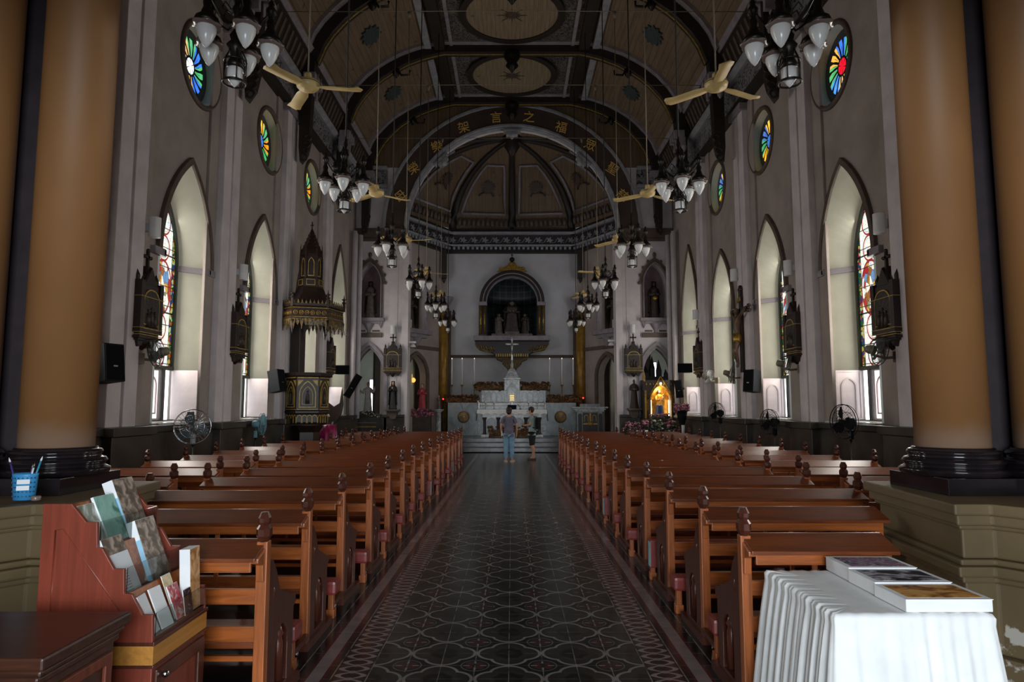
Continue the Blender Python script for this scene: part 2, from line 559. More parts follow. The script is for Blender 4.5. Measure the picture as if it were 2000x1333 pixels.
PALS = [[(80, 180, 110), (60, 120, 230), (240, 176, 70), (90, 180, 110), (80, 150, 240), (244, 196, 130), (90, 180, 120), (60, 120, 230)]]
M['rose_l'] = mk_rose('round_stained_glass_white_heart', PALS[0], (245, 245, 250))
M['rose_r'] = mk_rose('round_stained_glass_red_heart', PALS[0][::-1], (220, 20, 44))
M['rose_m'] = mk_rose('round_stained_glass_amber', [(240, 150, 30), (60, 170, 90), (60, 110, 200), (240, 180, 40), (60, 160, 100), (70, 110, 190), (250, 190, 60), (90, 180, 120)], (60, 110, 190))

def mk_daylit(name, col, s):
    m = Mat(name, 0.5)
    n = m.noise(2.0, 3)
    m.color(m.mix(n, shade(col, 0.95), col))
    m.emit(m.mix(n.soft(0.3, 0.7), shade(col, 0.96), col), s)
    return m.m
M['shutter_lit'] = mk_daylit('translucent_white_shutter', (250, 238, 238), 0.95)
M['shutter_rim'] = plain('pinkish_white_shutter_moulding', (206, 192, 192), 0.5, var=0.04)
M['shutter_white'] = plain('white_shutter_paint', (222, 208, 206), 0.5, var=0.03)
M['apse_fill_glow'] = mk_daylit('added_apse_glow', (238, 242, 250), 3.4)  # glow of the added panes that brighten the apse
M['daylight'] = mk_daylit('hazy_daylight_beyond', (238, 242, 250), 2.2)
M['frame_dark'] = plain('dark_window_iron', (32, 30, 26), 0.5, var=0.2)
M['leadgreen'] = plain('dark_green_window_frame', (46, 58, 46), 0.5, var=0.2)
M['cloth'] = plain('white_table_cloth', (238, 240, 240), 0.8, var=0.03, scale=8)
M['paper'] = plain('white_paper', (236, 238, 240), 0.6, var=0.02)
M['steel'] = plain('dull_steel', (120, 118, 112), 0.4, 0.7, var=0.15)
M['tie'] = plain('cream_rod_paint', (128, 118, 102), 0.5, var=0.05)
M['cable'] = plain('black_cable', (16, 15, 15), 0.6)
M['bandgrey'] = plain('silver_grey_arch_moulding', (150, 150, 156), 0.55, var=0.1, scale=4)
M['archface'] = plain('dark_brown_arch_face', (74, 60, 52), 0.65, var=0.12, scale=2)
M['niche'] = plain('niche_dark_plaster', (120, 100, 104), 0.8, var=0.1, scale=3)
M['stone_dark'] = plain('dark_bronzed_statue', (56, 46, 40), 0.5, var=0.3, scale=9)
M['stone_grey'] = plain('grey_brown_statue', (104, 94, 88), 0.6, var=0.25, scale=9)
M['robe_white'] = plain('white_painted_robe', (196, 188, 182), 0.6, var=0.1, scale=8)
M['robe_black'] = plain('black_painted_habit', (34, 32, 34), 0.55, var=0.15, scale=8)
M['robe_brown'] = plain('brown_painted_habit', (66, 50, 42), 0.6, var=0.15, scale=8)
M['robe_pink'] = plain('rose_painted_robe', (176, 60, 74), 0.6, var=0.15, scale=8)
M['robe_blue'] = plain('deep_blue_painted_mantle', (26, 58, 110), 0.5, var=0.2, scale=8)
M['robe_gold'] = plain('golden_yellow_painted_robe', (210, 160, 60), 0.5, var=0.2, scale=8)
M['skinpaint'] = plain('painted_statue_flesh', (206, 158, 132), 0.55, var=0.06)
M['hairbrown'] = plain('dark_brown_hair', (40, 28, 22), 0.6, var=0.2)
M['flower_red'] = None

def mk_flowers(name, pal, scale=26):
    m = Mat(name, 0.7)
    v = m.voro(scale); sep = m.nt.nodes.new('ShaderNodeSeparateColor'); m.nt.links.new(v.outputs['Color'], sep.inputs[0])
    st = [(i / len(pal), c) for i, c in enumerate(pal)]
    m.color(m.ramp(X(m.nt, sep.outputs[0]), st, 'CONSTANT'))
    return m.m
M['fl_amber'] = mk_flowers('amber_and_rust_blooms', [(96, 64, 28), (140, 92, 40), (70, 58, 28), (120, 62, 34), (48, 54, 26)])
M['fl_pink'] = mk_flowers('pink_and_mauve_blooms', [(170, 96, 116), (120, 60, 84), (196, 140, 150), (60, 66, 44), (150, 80, 110)])
M['fl_white'] = mk_flowers('white_blooms_and_leaves', [(190, 190, 176), (44, 58, 36), (52, 70, 40), (210, 204, 190), (36, 50, 32)])
M['fl_green'] = mk_flowers('dark_green_leaves', [(36, 52, 30), (50, 66, 38), (28, 40, 26), (64, 76, 44)])
M['nicheglass'] = None
def mk_grid():
    m = Mat('dark_teal_grid_dome', 0.5)
    x, y, z = m.xyz()
    a = x.atan2(z * -1.0 + 0.0001) / (2 * PI)
    el = y
    g = ((x / 0.26).frac() - 0.5).abs().gt(0.46).max(((z / 0.24).frac() - 0.5).abs().gt(0.46))
    m.color(m.mix(g, m.ramp(m.noise(3, 3), [(0.3, (26, 32, 36)), (0.7, (40, 50, 54))]), (84, 90, 92)))
    return m.m
M['nicheglass'] = mk_grid()
# ---------------------------------------------------------------- the building
XL, XR = -5.55, 5.70
SIDES = ((-1, XL), (1, XR))
BAY = [7.95, 11.4, 14.85, 18.2, 21.55]
PIL = [9.45, 12.78, 16.2, 19.78]
RIBY = [9.5, 13.0, 16.45, 20.0, 23.5]
SILL = 1.34
Y_END = 23.8

b = MB().box(-5.6, 5.75, -3.4, 24.6, -0.3, 0.0)
b.build('floor', M['floor'], kind='structure')

LAN = dict(a=0.87, zs=4.03, h=1.72)
def lan(i):
    return (0.95, 4.03, 2.65) if i == 4 else (0.87, 4.03, 1.72)

for sg, xw in SIDES:
    nm = 'left' if sg < 0 else 'right'
    mb = MB()
    holes = []
    for i, yc in enumerate(BAY):
        a_, zs, h_ = lan(i)
        holes.append([(yc + p[0], p[1]) for p in gothic(a_, SILL, zs, h_)])
        if i < 4: holes.append(circle(0.70, (yc + 0.26, 7.66), 32))
    mb.plate([(-3.4, 0), (24.6, 0), (24.6, 9.9), (-3.4, 9.9)], holes, 'x', xw, xw + sg * 0.75)
    mb.build('wall_' + nm, M['plaster'], kind='structure')
    # dado
    d = MB()
    xi = xw - sg * 0.22
    d.box(min(xi, xw), max(xi, xw), -3.3, 23.8, 0.0, 1.22)
    d.box(min(xi - sg * 0.05, xw), max(xi - sg * 0.05, xw), -3.3, 23.8, 1.22, 1.32)
    d.box(min(xi - sg * 0.04, xw), max(xi - sg * 0.04, xw), -3.3, 23.8, 0.0, 0.22)
    for y in PIL:
        d.box(min(xi - sg * 0.13, xw), max(xi - sg * 0.13, xw), y - 0.5, y + 0.5, 0.0, 1.20)
        d.box(min(xi - sg * 0.18, xw), max(xi - sg * 0.18, xw), y - 0.55, y + 0.55, 1.20, 1.325)
    d.build('baseboard_' + nm, M['dado'], kind='structure', bevel=0.012)
    # pilasters: a backing slab and two pale strips
    for y in PIL:
        p = MB()
        p.box(min(xw, xw - sg * 0.05), max(xw, xw - sg * 0.05), y - 0.72, y + 0.72, 1.3, 9.0)
        o = p.build('pilaster', M['plaster'], kind='structure', bevel=0.01)
        q = MB()
        for dy in (-0.2, 0.2):
            q.box(min(xw - sg * 0.04, xw - sg * 0.17), max(xw - sg * 0.04, xw - sg * 0.17), y + dy - 0.165, y + dy + 0.165, 1.3, 8.9)
        q.box(min(xw - sg * 0.04, xw - sg * 0.11), max(xw - sg * 0.04, xw - sg * 0.11), y - 0.05, y + 0.05, 1.3, 8.9)
        q.build('strip', M['plaster_pale'], o, bevel=0.012)
        c = MB()
        c.box(min(xw - sg * 0.03, xw - sg * 0.24), max(xw - sg * 0.03, xw - sg * 0.24), y - 0.42, y + 0.42, 8.72, 8.9)
        c.build('capital', M['trim_grey'], o, bevel=0.02)

# ---- lancet windows and round windows
wn = 0
def lancet(sg, xw, i, yc):
    global wn
    wn += 1
    r = bpy.data.objects.new('window_%d' % wn, None); COL.objects.link(r)
    r['kind'] = 'structure'
    r.location = (xw + sg * 0.37, yc, SILL); r.rotation_euler = (0, 0, sg * PI / 2)
    a_, zs, h_ = lan(i)
    zs -= SILL
    k = sg
    G = gothic(a_, -0.02, zs, h_, 12)
    g = gothic(0.44, 0.03, zs, h_ * 0.66, 12)
    mb = MB()
    mb.loft([[(p[0], 0.40, p[1]) for p in G], [(p[0], 0.012, p[1]) for p in g]], True, False, False)
    mb.build('reveal', M['reveal'], r)
    # arch moulding on the wall face
    A = gothic(a_ - 0.005, 0, zs, h_, 12)[1:-1]; B = gothic(a_ + 0.10, 0, zs, h_ + 0.13, 12)[1:-1]
    mb = MB().band(A, B, 'y', 0.36, 0.44)
    mb.build('hood_moulding', M['trim'], r, bevel=0.012)
    mb = MB()
    for s in (-1, 1):
        mb.plate([(s * (a_ - 0.03), 0.45), (s * 0.47, 0.02), (s * 0.40, 0.02), (s * (a_ - 0.10), 0.45)], [], 'z', zs - 0.06, zs + 0.04)
        mb.box(min(s * (a_ - 0.1), s * (a_ + 0.24)), max(s * (a_ - 0.1), s * (a_ + 0.24)), 0.36, 0.45, zs - 0.07, zs + 0.05)
    mb.build('impost', M['trim_grey'], r, bevel=0.012)
    # glass, frame, shutters
    gl = gothic(0.46, 0.92, zs, h_ * 0.67, 12)
    MB().plate(gl, [], 'y', -0.03, 0.0).build('stained_glass', M['lancet'], r)
    MB().band(gothic(0.45, 0.93, zs, h_ * 0.665, 12), gothic(0.395, 0.93, zs, h_ * 0.60, 12), 'y', -0.01, 0.045).box(-0.45, 0.45, 0, 0.05, 0.88, 0.95).build('window_frame', M['leadgreen'], r, bevel=0.006)
    # lower casement: one lit leaf closed, one swung inward, daylight in the opening
    MB().box(-0.46, 0.46, -0.06, -0.04, 0.0, 0.92).build('opening', M['daylight'], r)
    def leaf(mat):
        q = MB().box(0, 0.42, 0.0, 0.025, 0.0, 0.85).build('shutter', mat, r, bevel=0.004)
        z = MB()
        z.band([(x + 0.21, zz) for x, zz in gothic(0.13, 0.10, 0.55, 0.18, 8)], [(x + 0.21, zz) for x, zz in gothic(0.105, 0.125, 0.55, 0.15, 8)], 'y', 0.025, 0.04, True)
        z.band([(0.0, 0.0), (0.42, 0.0), (0.42, 0.85), (0.0, 0.85)], [(0.03, 0.03), (0.39, 0.03), (0.39, 0.82), (0.03, 0.82)], 'y', 0.025, 0.035, True)
        z.build('shutter_moulding', M['shutter_rim'], q)
        return q
    q = leaf(M['shutter_lit']); q.location = (-0.40 if k > 0 else -0.02, -0.01, 0.04)
    q = leaf(M['shutter_white'])
    if k > 0:
        q.location = (0.42, 0.03, 0.04); q.rotation_euler = (0, 0, math.radians(80))
    else:
        q.location = (-0.42, 0.03, 0.04); q.rotation_euler = (0, 0, math.radians(100))
    MB().box(min(k * 0.06, k * 0.15), max(k * 0.06, k * 0.15), -0.03, 0.06, 0.0, 0.9).box(-0.45, 0.45, -0.03, 0.07, -0.01, 0.04).build('mullion', M['frame_dark'], r, bevel=0.006)
    MB().box(-a_ + 0.02, a_ - 0.02, 0.02, 0.50, -0.05, 0.008).build('window_sill', M['marble'], r, bevel=0.01)

def rose(sg, xw, i, yc):
    global wn
    wn += 1
    r = bpy.data.objects.new('window_%d' % wn, None); COL.objects.link(r)
    r['kind'] = 'structure'
    r.location = (xw + sg * 0.20, yc + 0.26, 7.66); r.rotation_euler = (0, 0, sg * PI / 2)
    mb = MB().loft([[(p[0], 0.22, p[1]) for p in circle(0.705, n=36)], [(p[0], 0.0, p[1]) for p in circle(0.65, n=36)]], True, False, True)
    mb.build('reveal', M['reveal'], r)
    MB().torus((0, 0.21, 0), 0.725, 0.05, 40, 8, 'y').build('round_moulding', M['trim'], r)
    m = M['rose_m'] if i > 1 else (M['rose_l'] if sg < 0 else M['rose_r'])
    MB().plate(circle(0.665, n=36), [], 'y', -0.03, 0.004).build('stained_glass', m, r)

for sg, xw in SIDES:
    for i, yc in enumerate(BAY):
        lancet(sg, xw, i, yc)
        if i < 4: rose(sg, xw, i, yc)

# ---- cornice and frieze along both side walls
def strip(name, mat, poly, y0, y1, bevel=0.0):
    return MB().plate(poly, [], 'y', y0, y1).build(name, mat, kind='structure', bevel=bevel)
tn = 0
for sg, xw in SIDES:
    f = lambda pts: [(xw - sg * dx, z) for dx, z in pts]
    for m, pts in ((M['beam'], [(0, 8.9), (0.16, 8.9), (0.20, 9.06), (0.12, 9.1), (0, 9.1)]),
                   (M['carve'], [(0, 9.1), (0.10, 9.1), (0.18, 9.62), (0, 9.62)]),
                   (M['bandgrey'], [(0, 9.62), (0.26, 9.62), (0.36, 9.70), (0.36, 9.76), (0, 9.76)]),
                   (M['beam'], [(0, 9.76), (0.26, 9.76), (0.50, 10.42), (0, 10.42)]),
                   (M['trim_grey'], [(0, 10.42), (0.52, 10.42), (0.60, 10.54), (0.30, 10.6), (0, 10.6)])):
        tn += 1
        strip('trim_%d' % tn, m, f(pts), -3.3, 23.8)
    # pale dentils in the sloping band
    dn = MB()
    y = 6.0
    while y < 23.6:
        dn.at((xw - sg * 0.385, y, 10.09), ry=sg * -0.35).cbox((0, 0, 0), (0.03, 0.10, 0.46))
        y += 0.26
    tn += 1
    dn.build('trim_%d' % tn, M['trim'], kind='structure')

# ---- vaulted ceiling
PROF = [(5.16, 10.5), (4.98, 10.95), (4.77, 11.27), (4.45, 11.62), (4.17, 11.86), (3.8, 12.1), (3.43, 12.30), (2.95, 12.48), (2.5, 12.6), (2.2, 12.66)]
prof = [(-x, z) for x, z in PROF] + [(x, z) for x, z in reversed(PROF)]
up = [(x * 1.03, z + 0.25) for x, z in prof]
MB().band(prof, up, 'y', -3.4, 24.3).build('ceiling', M['vault'], kind='structure')
MB().box(-6.4, 6.5, -3.5, 24.6, 12.95, 13.1).build('roof_slab', M['beam'], kind='structure')
inn = [(x * 0.945, z - 0.30) for x, z in prof]
lit_ = [(x * 1.0, z - 0.005) for x, z in prof]
for y in RIBY:
    o = MB().band(prof, inn, 'y', y - 0.15, y + 0.15).build('ceiling_beam', M['beam'], kind='structure', bevel=0.03)
    e = MB()
    for dy in (-0.24, 0.24):
        e.band(prof, [(x * 0.985, z - 0.07) for x, z in prof], 'y', y + dy - 0.09, y + dy + 0.09)
    e.build('edge_moulding', M['trim_grey'], o)
    MB().band([(x * 0.945, z - 0.30) for x, z in prof], [(x * 0.94, z - 0.325) for x, z in prof], 'y', y - 0.04, y - 0.015).build('gilt_line', M['goldpaint'], o)
    # boss under the flat and small bosses on the haunches
    bs = MB().lathe([(0.02, -0.62), (0.1, -0.5), (0.2, -0.4), (0.14, -0.3), (0.24, -0.15), (0.26, 0.0)], 14, (0, y, 12.4))
    for s in (-1, 1):
        bs.lathe([(0.02, -0.25), (0.11, -0.12), (0.13, 0.05)], 12, (s * 3.55, y, 11.86))
        bs.tube([(s * 3.5, y - 0.16, 11.85), (s * 3.35, y - 0.2, 11.6), (s * 3.1, y - 0.2, 11.62), (s * 3.1, y - 0.2, 11.75)], 0.035, 6)
    bs.build('boss', M['iron'], o)
    # hanging wall posts with scrolled feet
    for sg, xw in SIDES:
        p = MB()
        xa = 5.12 * sg
        p.plate([(xa + sg * 0.08, 10.6), (xa - sg * 0.22, 10.5), (xa - sg * 0.14, 9.4), (xa - sg * 0.10, 8.2), (xa - sg * 0.03, 7.85), (xa + sg * 0.12, 7.62), (xa + sg * 0.16, 8.0), (xa + sg * 0.16, 10.6)], [], 'y', y - 0.13, y + 0.13)
        for kz in range(4):
            p.torus((xa + sg * (0.02 - 0.03 * kz), y - 0.12, 7.72 + kz * 0.17), 0.075, 0.03, 10, 6, 'y')
        pst = p.build('wall_post', M['beam'], kind='structure', bevel=0.015)
        c = MB()
        for dy in (-0.26, 0.0, 0.26):
            c.cbox((xa - sg * 0.12, y + dy, 9.72), (0.30, 0.17, 0.22))
            c.cbox((xa - sg * 0.05, y + dy, 9.50), (0.22, 0.12, 0.26))
            c.lathe([(0.02, 0), (0.07, 0.08), (0.09, 0.18)], 8, (xa + sg * 0.02, y + dy, 9.18))
        c.build('capital', M['trim_grey'], pst, bevel=0.03)
# flat middle of the ceiling: long beams, ovals, stencilled fields
for s in (-1, 1):
    tn += 1
    MB().box(s * 2.2 - 0.16, s * 2.2 + 0.16, -3.3, 23.6, 12.42, 12.7).build('trim_%d' % tn, M['beam'], kind='structure', bevel=0.03)
    tn += 1
    MB().box(s * 2.56 - 0.10, s * 2.56 + 0.10, -3.3, 23.6, 12.46, 12.60).build('trim_%d' % tn, M['bandgrey'], kind='structure')
    tn += 1
    MB().box(s * 1.85 - 0.05, s * 1.85 + 0.05, -3.3, 23.6, 12.56, 12.66).build('trim_%d' % tn, M['trim_grey'], kind='structure')
tn += 1
MB().box(-2.0, 2.0, -3.3, 23.6, 12.63, 12.7).build('trim_%d' % tn, M['carve_dim'], kind='structure')
for k in range(len(RIBY) - 1):
    yc = (RIBY[k] + RIBY[k + 1]) / 2
    tn += 1
    o = MB().band(circle(1.5, n=48), circle(1.30, n=48, sx=1.0), 'z', -0.08, 0.05, True).build('trim_%d' % tn, M['beam'], kind='structure', loc=(0, yc, 12.6), bevel=0.02)
    o.scale = (1.0, 0.98, 1)
    MB().plate(circle(1.32, n=48), [], 'z', -0.03, 0.03).build('boards', M['medal'], o)
    st = []
    for i in range(32):
        r_ = (0.42 if i % 4 == 0 else 0.24) if i % 2 == 0 else 0.12
        st.append((r_ * math.cos(PI * i / 16), r_ * math.sin(PI * i / 16)))
    MB().plate(st, [], 'z', -0.045, -0.03).build('painted_star', M['archface'], o)
    # blue-green medallions on the haunches
    for s in (-1, 1):
        tn += 1
        ang = math.atan2(12.30 - 11.62, 3.43 - 4.45)
        q = MB().plate([((0.24 + 0.10 * (i % 2)) * math.cos(PI * i / 12), (0.34 + 0.11 * (i % 2)) * math.sin(PI * i / 12)) for i in range(24)], [], 'z', -0.02, 0.0).build('trim_%d' % tn, M['stencil'], kind='structure', loc=(s * 3.95, yc, 11.97))
        q.rotation_euler = (0, s * 0.60, 0)
# rear wall with the open entrance doorway
MB().plate([(-5.6, 0), (5.75, 0), (5.75, 10.9), (5.2, 12.9), (-5.2, 12.9), (-5.6, 10.9)], [[(-1.4, 0.02), (2.1, 0.02), (2.1, 3.7), (-1.4, 3.7)]], 'y', -3.9, -3.4).build('wall_back', M['plaster'], kind='structure')

# unseen choir gallery over the entrance, set low to shade the upper columns
tn += 1
MB().box(-5.5, 5.65, -3.4, 1.7, 3.35, 3.75).build('trim_%d' % tn, M['trim'], kind='structure', bevel=0.02)
# ---------------------------------------------------------------- end wall with the chancel arch
SPR, RI, RO = 7.91, 3.77, 4.5
ZL = 0.0
arch_hole = rounded(RI, 0.0, SPR, 28)
door_l = [(-4.98 + x, z) for x, z in gothic(0.54, 0.0, 2.75, 0.98)]
door_r = [(5.06 + x, z) for x, z in gothic(0.54, 0.0, 2.75, 0.98)]
nic_l = [(-5.02 + x, z) for x, z in gothic(0.40, 4.72, 5.95, 0.72)]
nic_r = [(5.04 + x, z) for x, z in gothic(0.40, 4.72, 5.95, 0.72)]
ew = MB().plate([(-5.6, 0), (5.75, 0), (5.75, 10.9), (5.2, 12.9), (-5.2, 12.9), (-5.6, 10.9)], [arch_hole, door_l, door_r, nic_l, nic_r], 'y', Y_END, Y_END + 0.5)
ew.build('wall_end', M['plaster_pale'], kind='structure')
n_ = 28
arcpts = lambda r: [(r * math.cos(PI - PI * i / n_), SPR + r * math.sin(PI - PI * i / n_)) for i in range(n_ + 1)]
tn += 1
archb = MB().band(arcpts(RI), arcpts(RO), 'y', Y_END - 0.06, Y_END + 0.02).build('trim_%d' % tn, M['archface'], kind='structure')
MB().band(arcpts(RO), arcpts(RO + 0.11), 'y', Y_END - 0.12, Y_END + 0.02).build('outer_moulding', M['bandgrey'], archb, bevel=0.02)
MB().band(arcpts(RI - 0.02), arcpts(RI + 0.07), 'y', Y_END - 0.13, Y_END + 0.02).band(arcpts(RI - 0.06), arcpts(RI - 0.01), 'y', Y_END - 0.05, Y_END + 0.2).build('inner_moulding', M['bandgrey'], archb, bevel=0.02)
cb = MB()
for t in (90, 45, 135):
    a_ = math.radians(t)
    cb.at((3.62 * math.cos(a_), Y_END + 0.05, SPR + 3.62 * math.sin(a_)), ry=PI / 2 - a_)
    cb.cbox((0, 0, 0.0), (0.62, 0.3, 0.10)); cb.cbox((0, 0, -0.12), (0.42, 0.26, 0.12)); cb.lathe([(0.02, -0.3), (0.14, -0.18)], 10)
cb.build('keystone', M['bandgrey'], archb, bevel=0.03)
# boarded tympanum between the arch and the vault
tym = [(-5.1, 10.15)] + [p for p in prof if p[1] >= 10.15] + [(5.1, 10.15)]
a0_ = math.asin((10.15 - SPR) / (RO + 0.05))
tym += [((RO + 0.05) * math.cos(a0_ + (PI - 2 * a0_) * i / 24), SPR + (RO + 0.05) * math.sin(a0_ + (PI - 2 * a0_) * i / 24)) for i in range(25)]
tn += 1
MB().plate(tym, [], 'y', Y_END - 0.05, Y_END + 0.01).build('trim_%d' % tn, M['vault_y'], kind='structure')
# gilded characters that run over the arch
CH = [(783, 385, '母'), (808, 330, '榮'), (854, 287, '樂'), (906, 250, '架'), (969, 231, '言'), (1033, 230, '之'), (1096, 250, '福'), (1152, 285, '眾'), (1196, 331, '聖'), (1215, 383, '慈')]
M['brightgold'] = plain('bright_gilt_lettering', (236, 196, 112), 0.35, 0.1, var=0.05)
for px, py, ch in CH:
    p = P(px, py, Y_END - 0.09)
    fc = bpy.data.curves.new('gold_character', 'FONT'); fc.body = ch; fc.size = 0.44; fc.extrude = 0.015
    fc.align_x = 'CENTER'; fc.align_y = 'CENTER'
    fc.materials.append(M['brightgold'])
    o = bpy.data.objects.new('gold_character', fc); COL.objects.link(o)
    o.location = p; o.rotation_euler = (PI / 2, 0, 0); o.parent = archb
    a_ = math.atan2(p.z - SPR, p.x)
    o.rotation_euler = (PI / 2, (PI / 2 - a_) * 0.55, 0)
# horizontal mouldings, corner strips and frieze on the end wall
for s, x0, x1 in ((-1, -5.55, -4.45), (1, 4.45, 5.7)):
    tn += 1
    MB().box(min(x0, x1), max(x0, x1), Y_END - 0.16, Y_END + 0.02, 9.48, 10.02).build('trim_%d' % tn, M['carve'], kind='structure')
    tn += 1
    MB().box(min(x0, x1), max(x0, x1), Y_END - 0.26, Y_END + 0.02, 10.02, 10.14).box(min(x0, x1), max(x0, x1), Y_END - 0.2, Y_END, 9.38, 9.48).build('trim_%d' % tn, M['bandgrey'], kind='structure', bevel=0.02)
    dn = MB()
    for i in range(5):
        dn.cbox((x0 + (x1 - x0) * (i + 0.5) / 5, Y_END - 0.08, 9.24), (0.14, 0.12, 0.14))
    tn += 1
    dn.build('trim_%d' % tn, M['bandgrey'], kind='structure')
for s in (-1, 1):
    xo = XL if s < 0 else XR
    xa, xb = sorted((s * 3.72, xo))
    tn += 1
    MB().box(xa, xb, Y_END - 0.16, Y_END + 0.02, 7.56, 7.90).box(xa, xb, Y_END - 0.1, Y_END, 7.45, 7.56).build('trim_%d' % tn, M['trim'], kind='structure', bevel=0.02)
    xa, xb = sorted((s * 4.55, xo))
    tn += 1
    MB().box(xa, xb, Y_END - 0.10, Y_END + 0.02, 4.02, 4.18).build('trim_%d' % tn, M['trim'], kind='structure', bevel=0.015)
    # clustered corner shafts
    tn += 1
    q = MB()
    for dx, dy in ((0.10, 0.10), (0.24, 0.30), (0.12, 0.55), (0.16, 0.85)):
        q.cyl((xo - s * dx, Y_END - dy, 1.2), 0.085, 6.4, 12)
    q.build('trim_%d' % tn, M['plaster_pale'], kind='structure')
    # dado of the end wall
    xa, xb = sorted((s * 3.72, s * 4.50))
    tn += 1
    MB().box(xa, xb, Y_END - 0.10, Y_END + 0.02, 0, 1.24).box(xa, xb, Y_END - 0.15, Y_END + 0.02, 1.24, 1.33).build('trim_%d' % tn, M['dado'], kind='structure', bevel=0.012)
    # jamb strips beside the arch
    tn += 1
    MB().box(min(s * 3.64, s * 3.86), max(s * 3.64, s * 3.86), Y_END - 0.05, Y_END + 0.52, 0.5, 7.5).box(min(s * 4.02, s * 4.06), max(s * 4.02, s * 4.06), Y_END - 0.02, Y_END, 0.5, 7.5).build('trim_%d' % tn, M['plaster_pale'], kind='structure', bevel=0.03)
    # pointed side arch moulding
    xc = -4.98 if s < 0 else 5.06
    tn += 1
    sh = lambda L: [(xc + x, z) for x, z in L]
    MB().band(sh(gothic(0.54, 0, 2.75, 0.98, 12)), sh(gothic(0.66, 0, 2.75, 1.12, 12)), 'y', Y_END - 0.10, Y_END + 0.02).band(sh(gothic(0.46, 0, 2.75, 0.88, 12)), sh(gothic(0.545, 0, 2.75, 0.985, 12)), 'y', Y_END + 0.02, Y_END + 0.3).build('trim_%d' % tn, M['trim_grey'], kind='structure', bevel=0.02)

# side chapels behind the two pointed arches
for s in (-1, 1):
    xc = -4.98 if s < 0 else 5.06
    sd = 'left_chapel' if s < 0 else 'right_chapel'
    xa, xb = sorted((s * 4.0, s * 7.4))
    w_ = MB()
    w_.box(xa, xb, 28.0, 28.2, 0, 5.0).box(xa, xb, Y_END + 0.5, 28.2, 4.6, 4.8)
    w_.box(s * 7.4 - 0.1, s * 7.4 + 0.1, Y_END + 0.4, 28.2, 0, 5.0).box(s * 4.0 - 0.06, s * 4.0 + 0.06, Y_END + 0.5, 28.2, 0, 5.0)
    w_.build('wall_' + sd, M['reveal'], kind='structure')
    MB().box(xa, xb, Y_END + 0.5, 28.2, -0.2, 0.0).build('floor', M['dado'], kind='structure')
    # bright casements on the chapel's rear wall
    for x0, x1, z0, z1 in ((xc - 0.82, xc - 0.55, 1.35, 2.7), (xc - 0.1, xc + 0.12, 1.35, 3.6), (xc + 0.62, xc + 0.85, 1.35, 3.4)):
        wn += 1
        o = MB().box(x0, x1, 27.94, 27.98, z0, z1).build('window_%d' % wn, M['daylight'], kind='structure')
        MB().band([(x0, z0), (x1, z0), (x1, z1), (x0, z1)], [(x0 - 0.06, z0 - 0.06), (x1 + 0.06, z0 - 0.06), (x1 + 0.06, z1 + 0.06), (x0 - 0.06, z1 + 0.06)], 'y', 27.90, 28.0, True).build('window_frame', M['plaster_pale'], o)

# ---------------------------------------------------------------- apse
AZ = 0.46                                   # chancel floor
fl = MB()
for i, (z, y) in enumerate(((0.155, 24.35), (0.31, 24.75), (0.46, 25.15))):
    fl.box(-4.4, 4.4, y, 28.9, z - 0.155, z)
fl.box(-4.4, 4.4, Y_END + 0.4, 24.4, -0.2, 0.0)
fl.build('floor', plain('grey_marble_steps', (92, 90, 94), 0.22, var=0.2, scale=3), kind='structure', bevel=0.015)
PLAN = [(-4.38, 24.25), (-4.35, 25.6), (-2.72, 28.3), (2.72, 28.3), (4.35, 25.6), (4.38, 24.25)]
def wallseg(a, b, z0, z1, th, mat, name, holes=()):
    d = Vector((b[0] - a[0], b[1] - a[1], 0)); L = d.length
    mb = MB(); mb.M = Matrix.Translation((a[0], a[1], 0)) @ Matrix.Rotation(math.atan2(d.y, d.x), 4, 'Z')
    mb.plate([(0, z0), (L, z0), (L, z1), (0, z1)], list(holes), 'y', 0, th)
    return mb.build(name, mat, kind='structure'), L, mb.M
segs = {}
for nm, i in (('left_return', 0), ('left_canted', 1), ('apse', 2), ('right_canted', 3), ('right_return', 4)):
    a, b_ = PLAN[i], PLAN[i + 1]
    L = math.hypot(b_[0] - a[0], b_[1] - a[1])
    holes = []
    if 'canted' in nm:
        c_ = L * (0.37 if i == 1 else 0.63)
        holes = [[(c_ + x, z) for x, z in gothic(0.62, 0.46, 2.75, 0.85)], [(c_ + x, z) for x, z in gothic(0.5, 4.62, 6.1, 0.75)]]
    if nm == 'apse':
        holes = [[(L / 2 + x, z) for x, z in rounded(1.06, 4.50, 5.95, 18)]]
    segs[nm] = wallseg(a, b_, 0, 8.3, 0.3 if nm != 'apse' else 0.3, M['apse_white'] if nm == 'apse' else M['plaster'], 'wall_' + nm, holes)
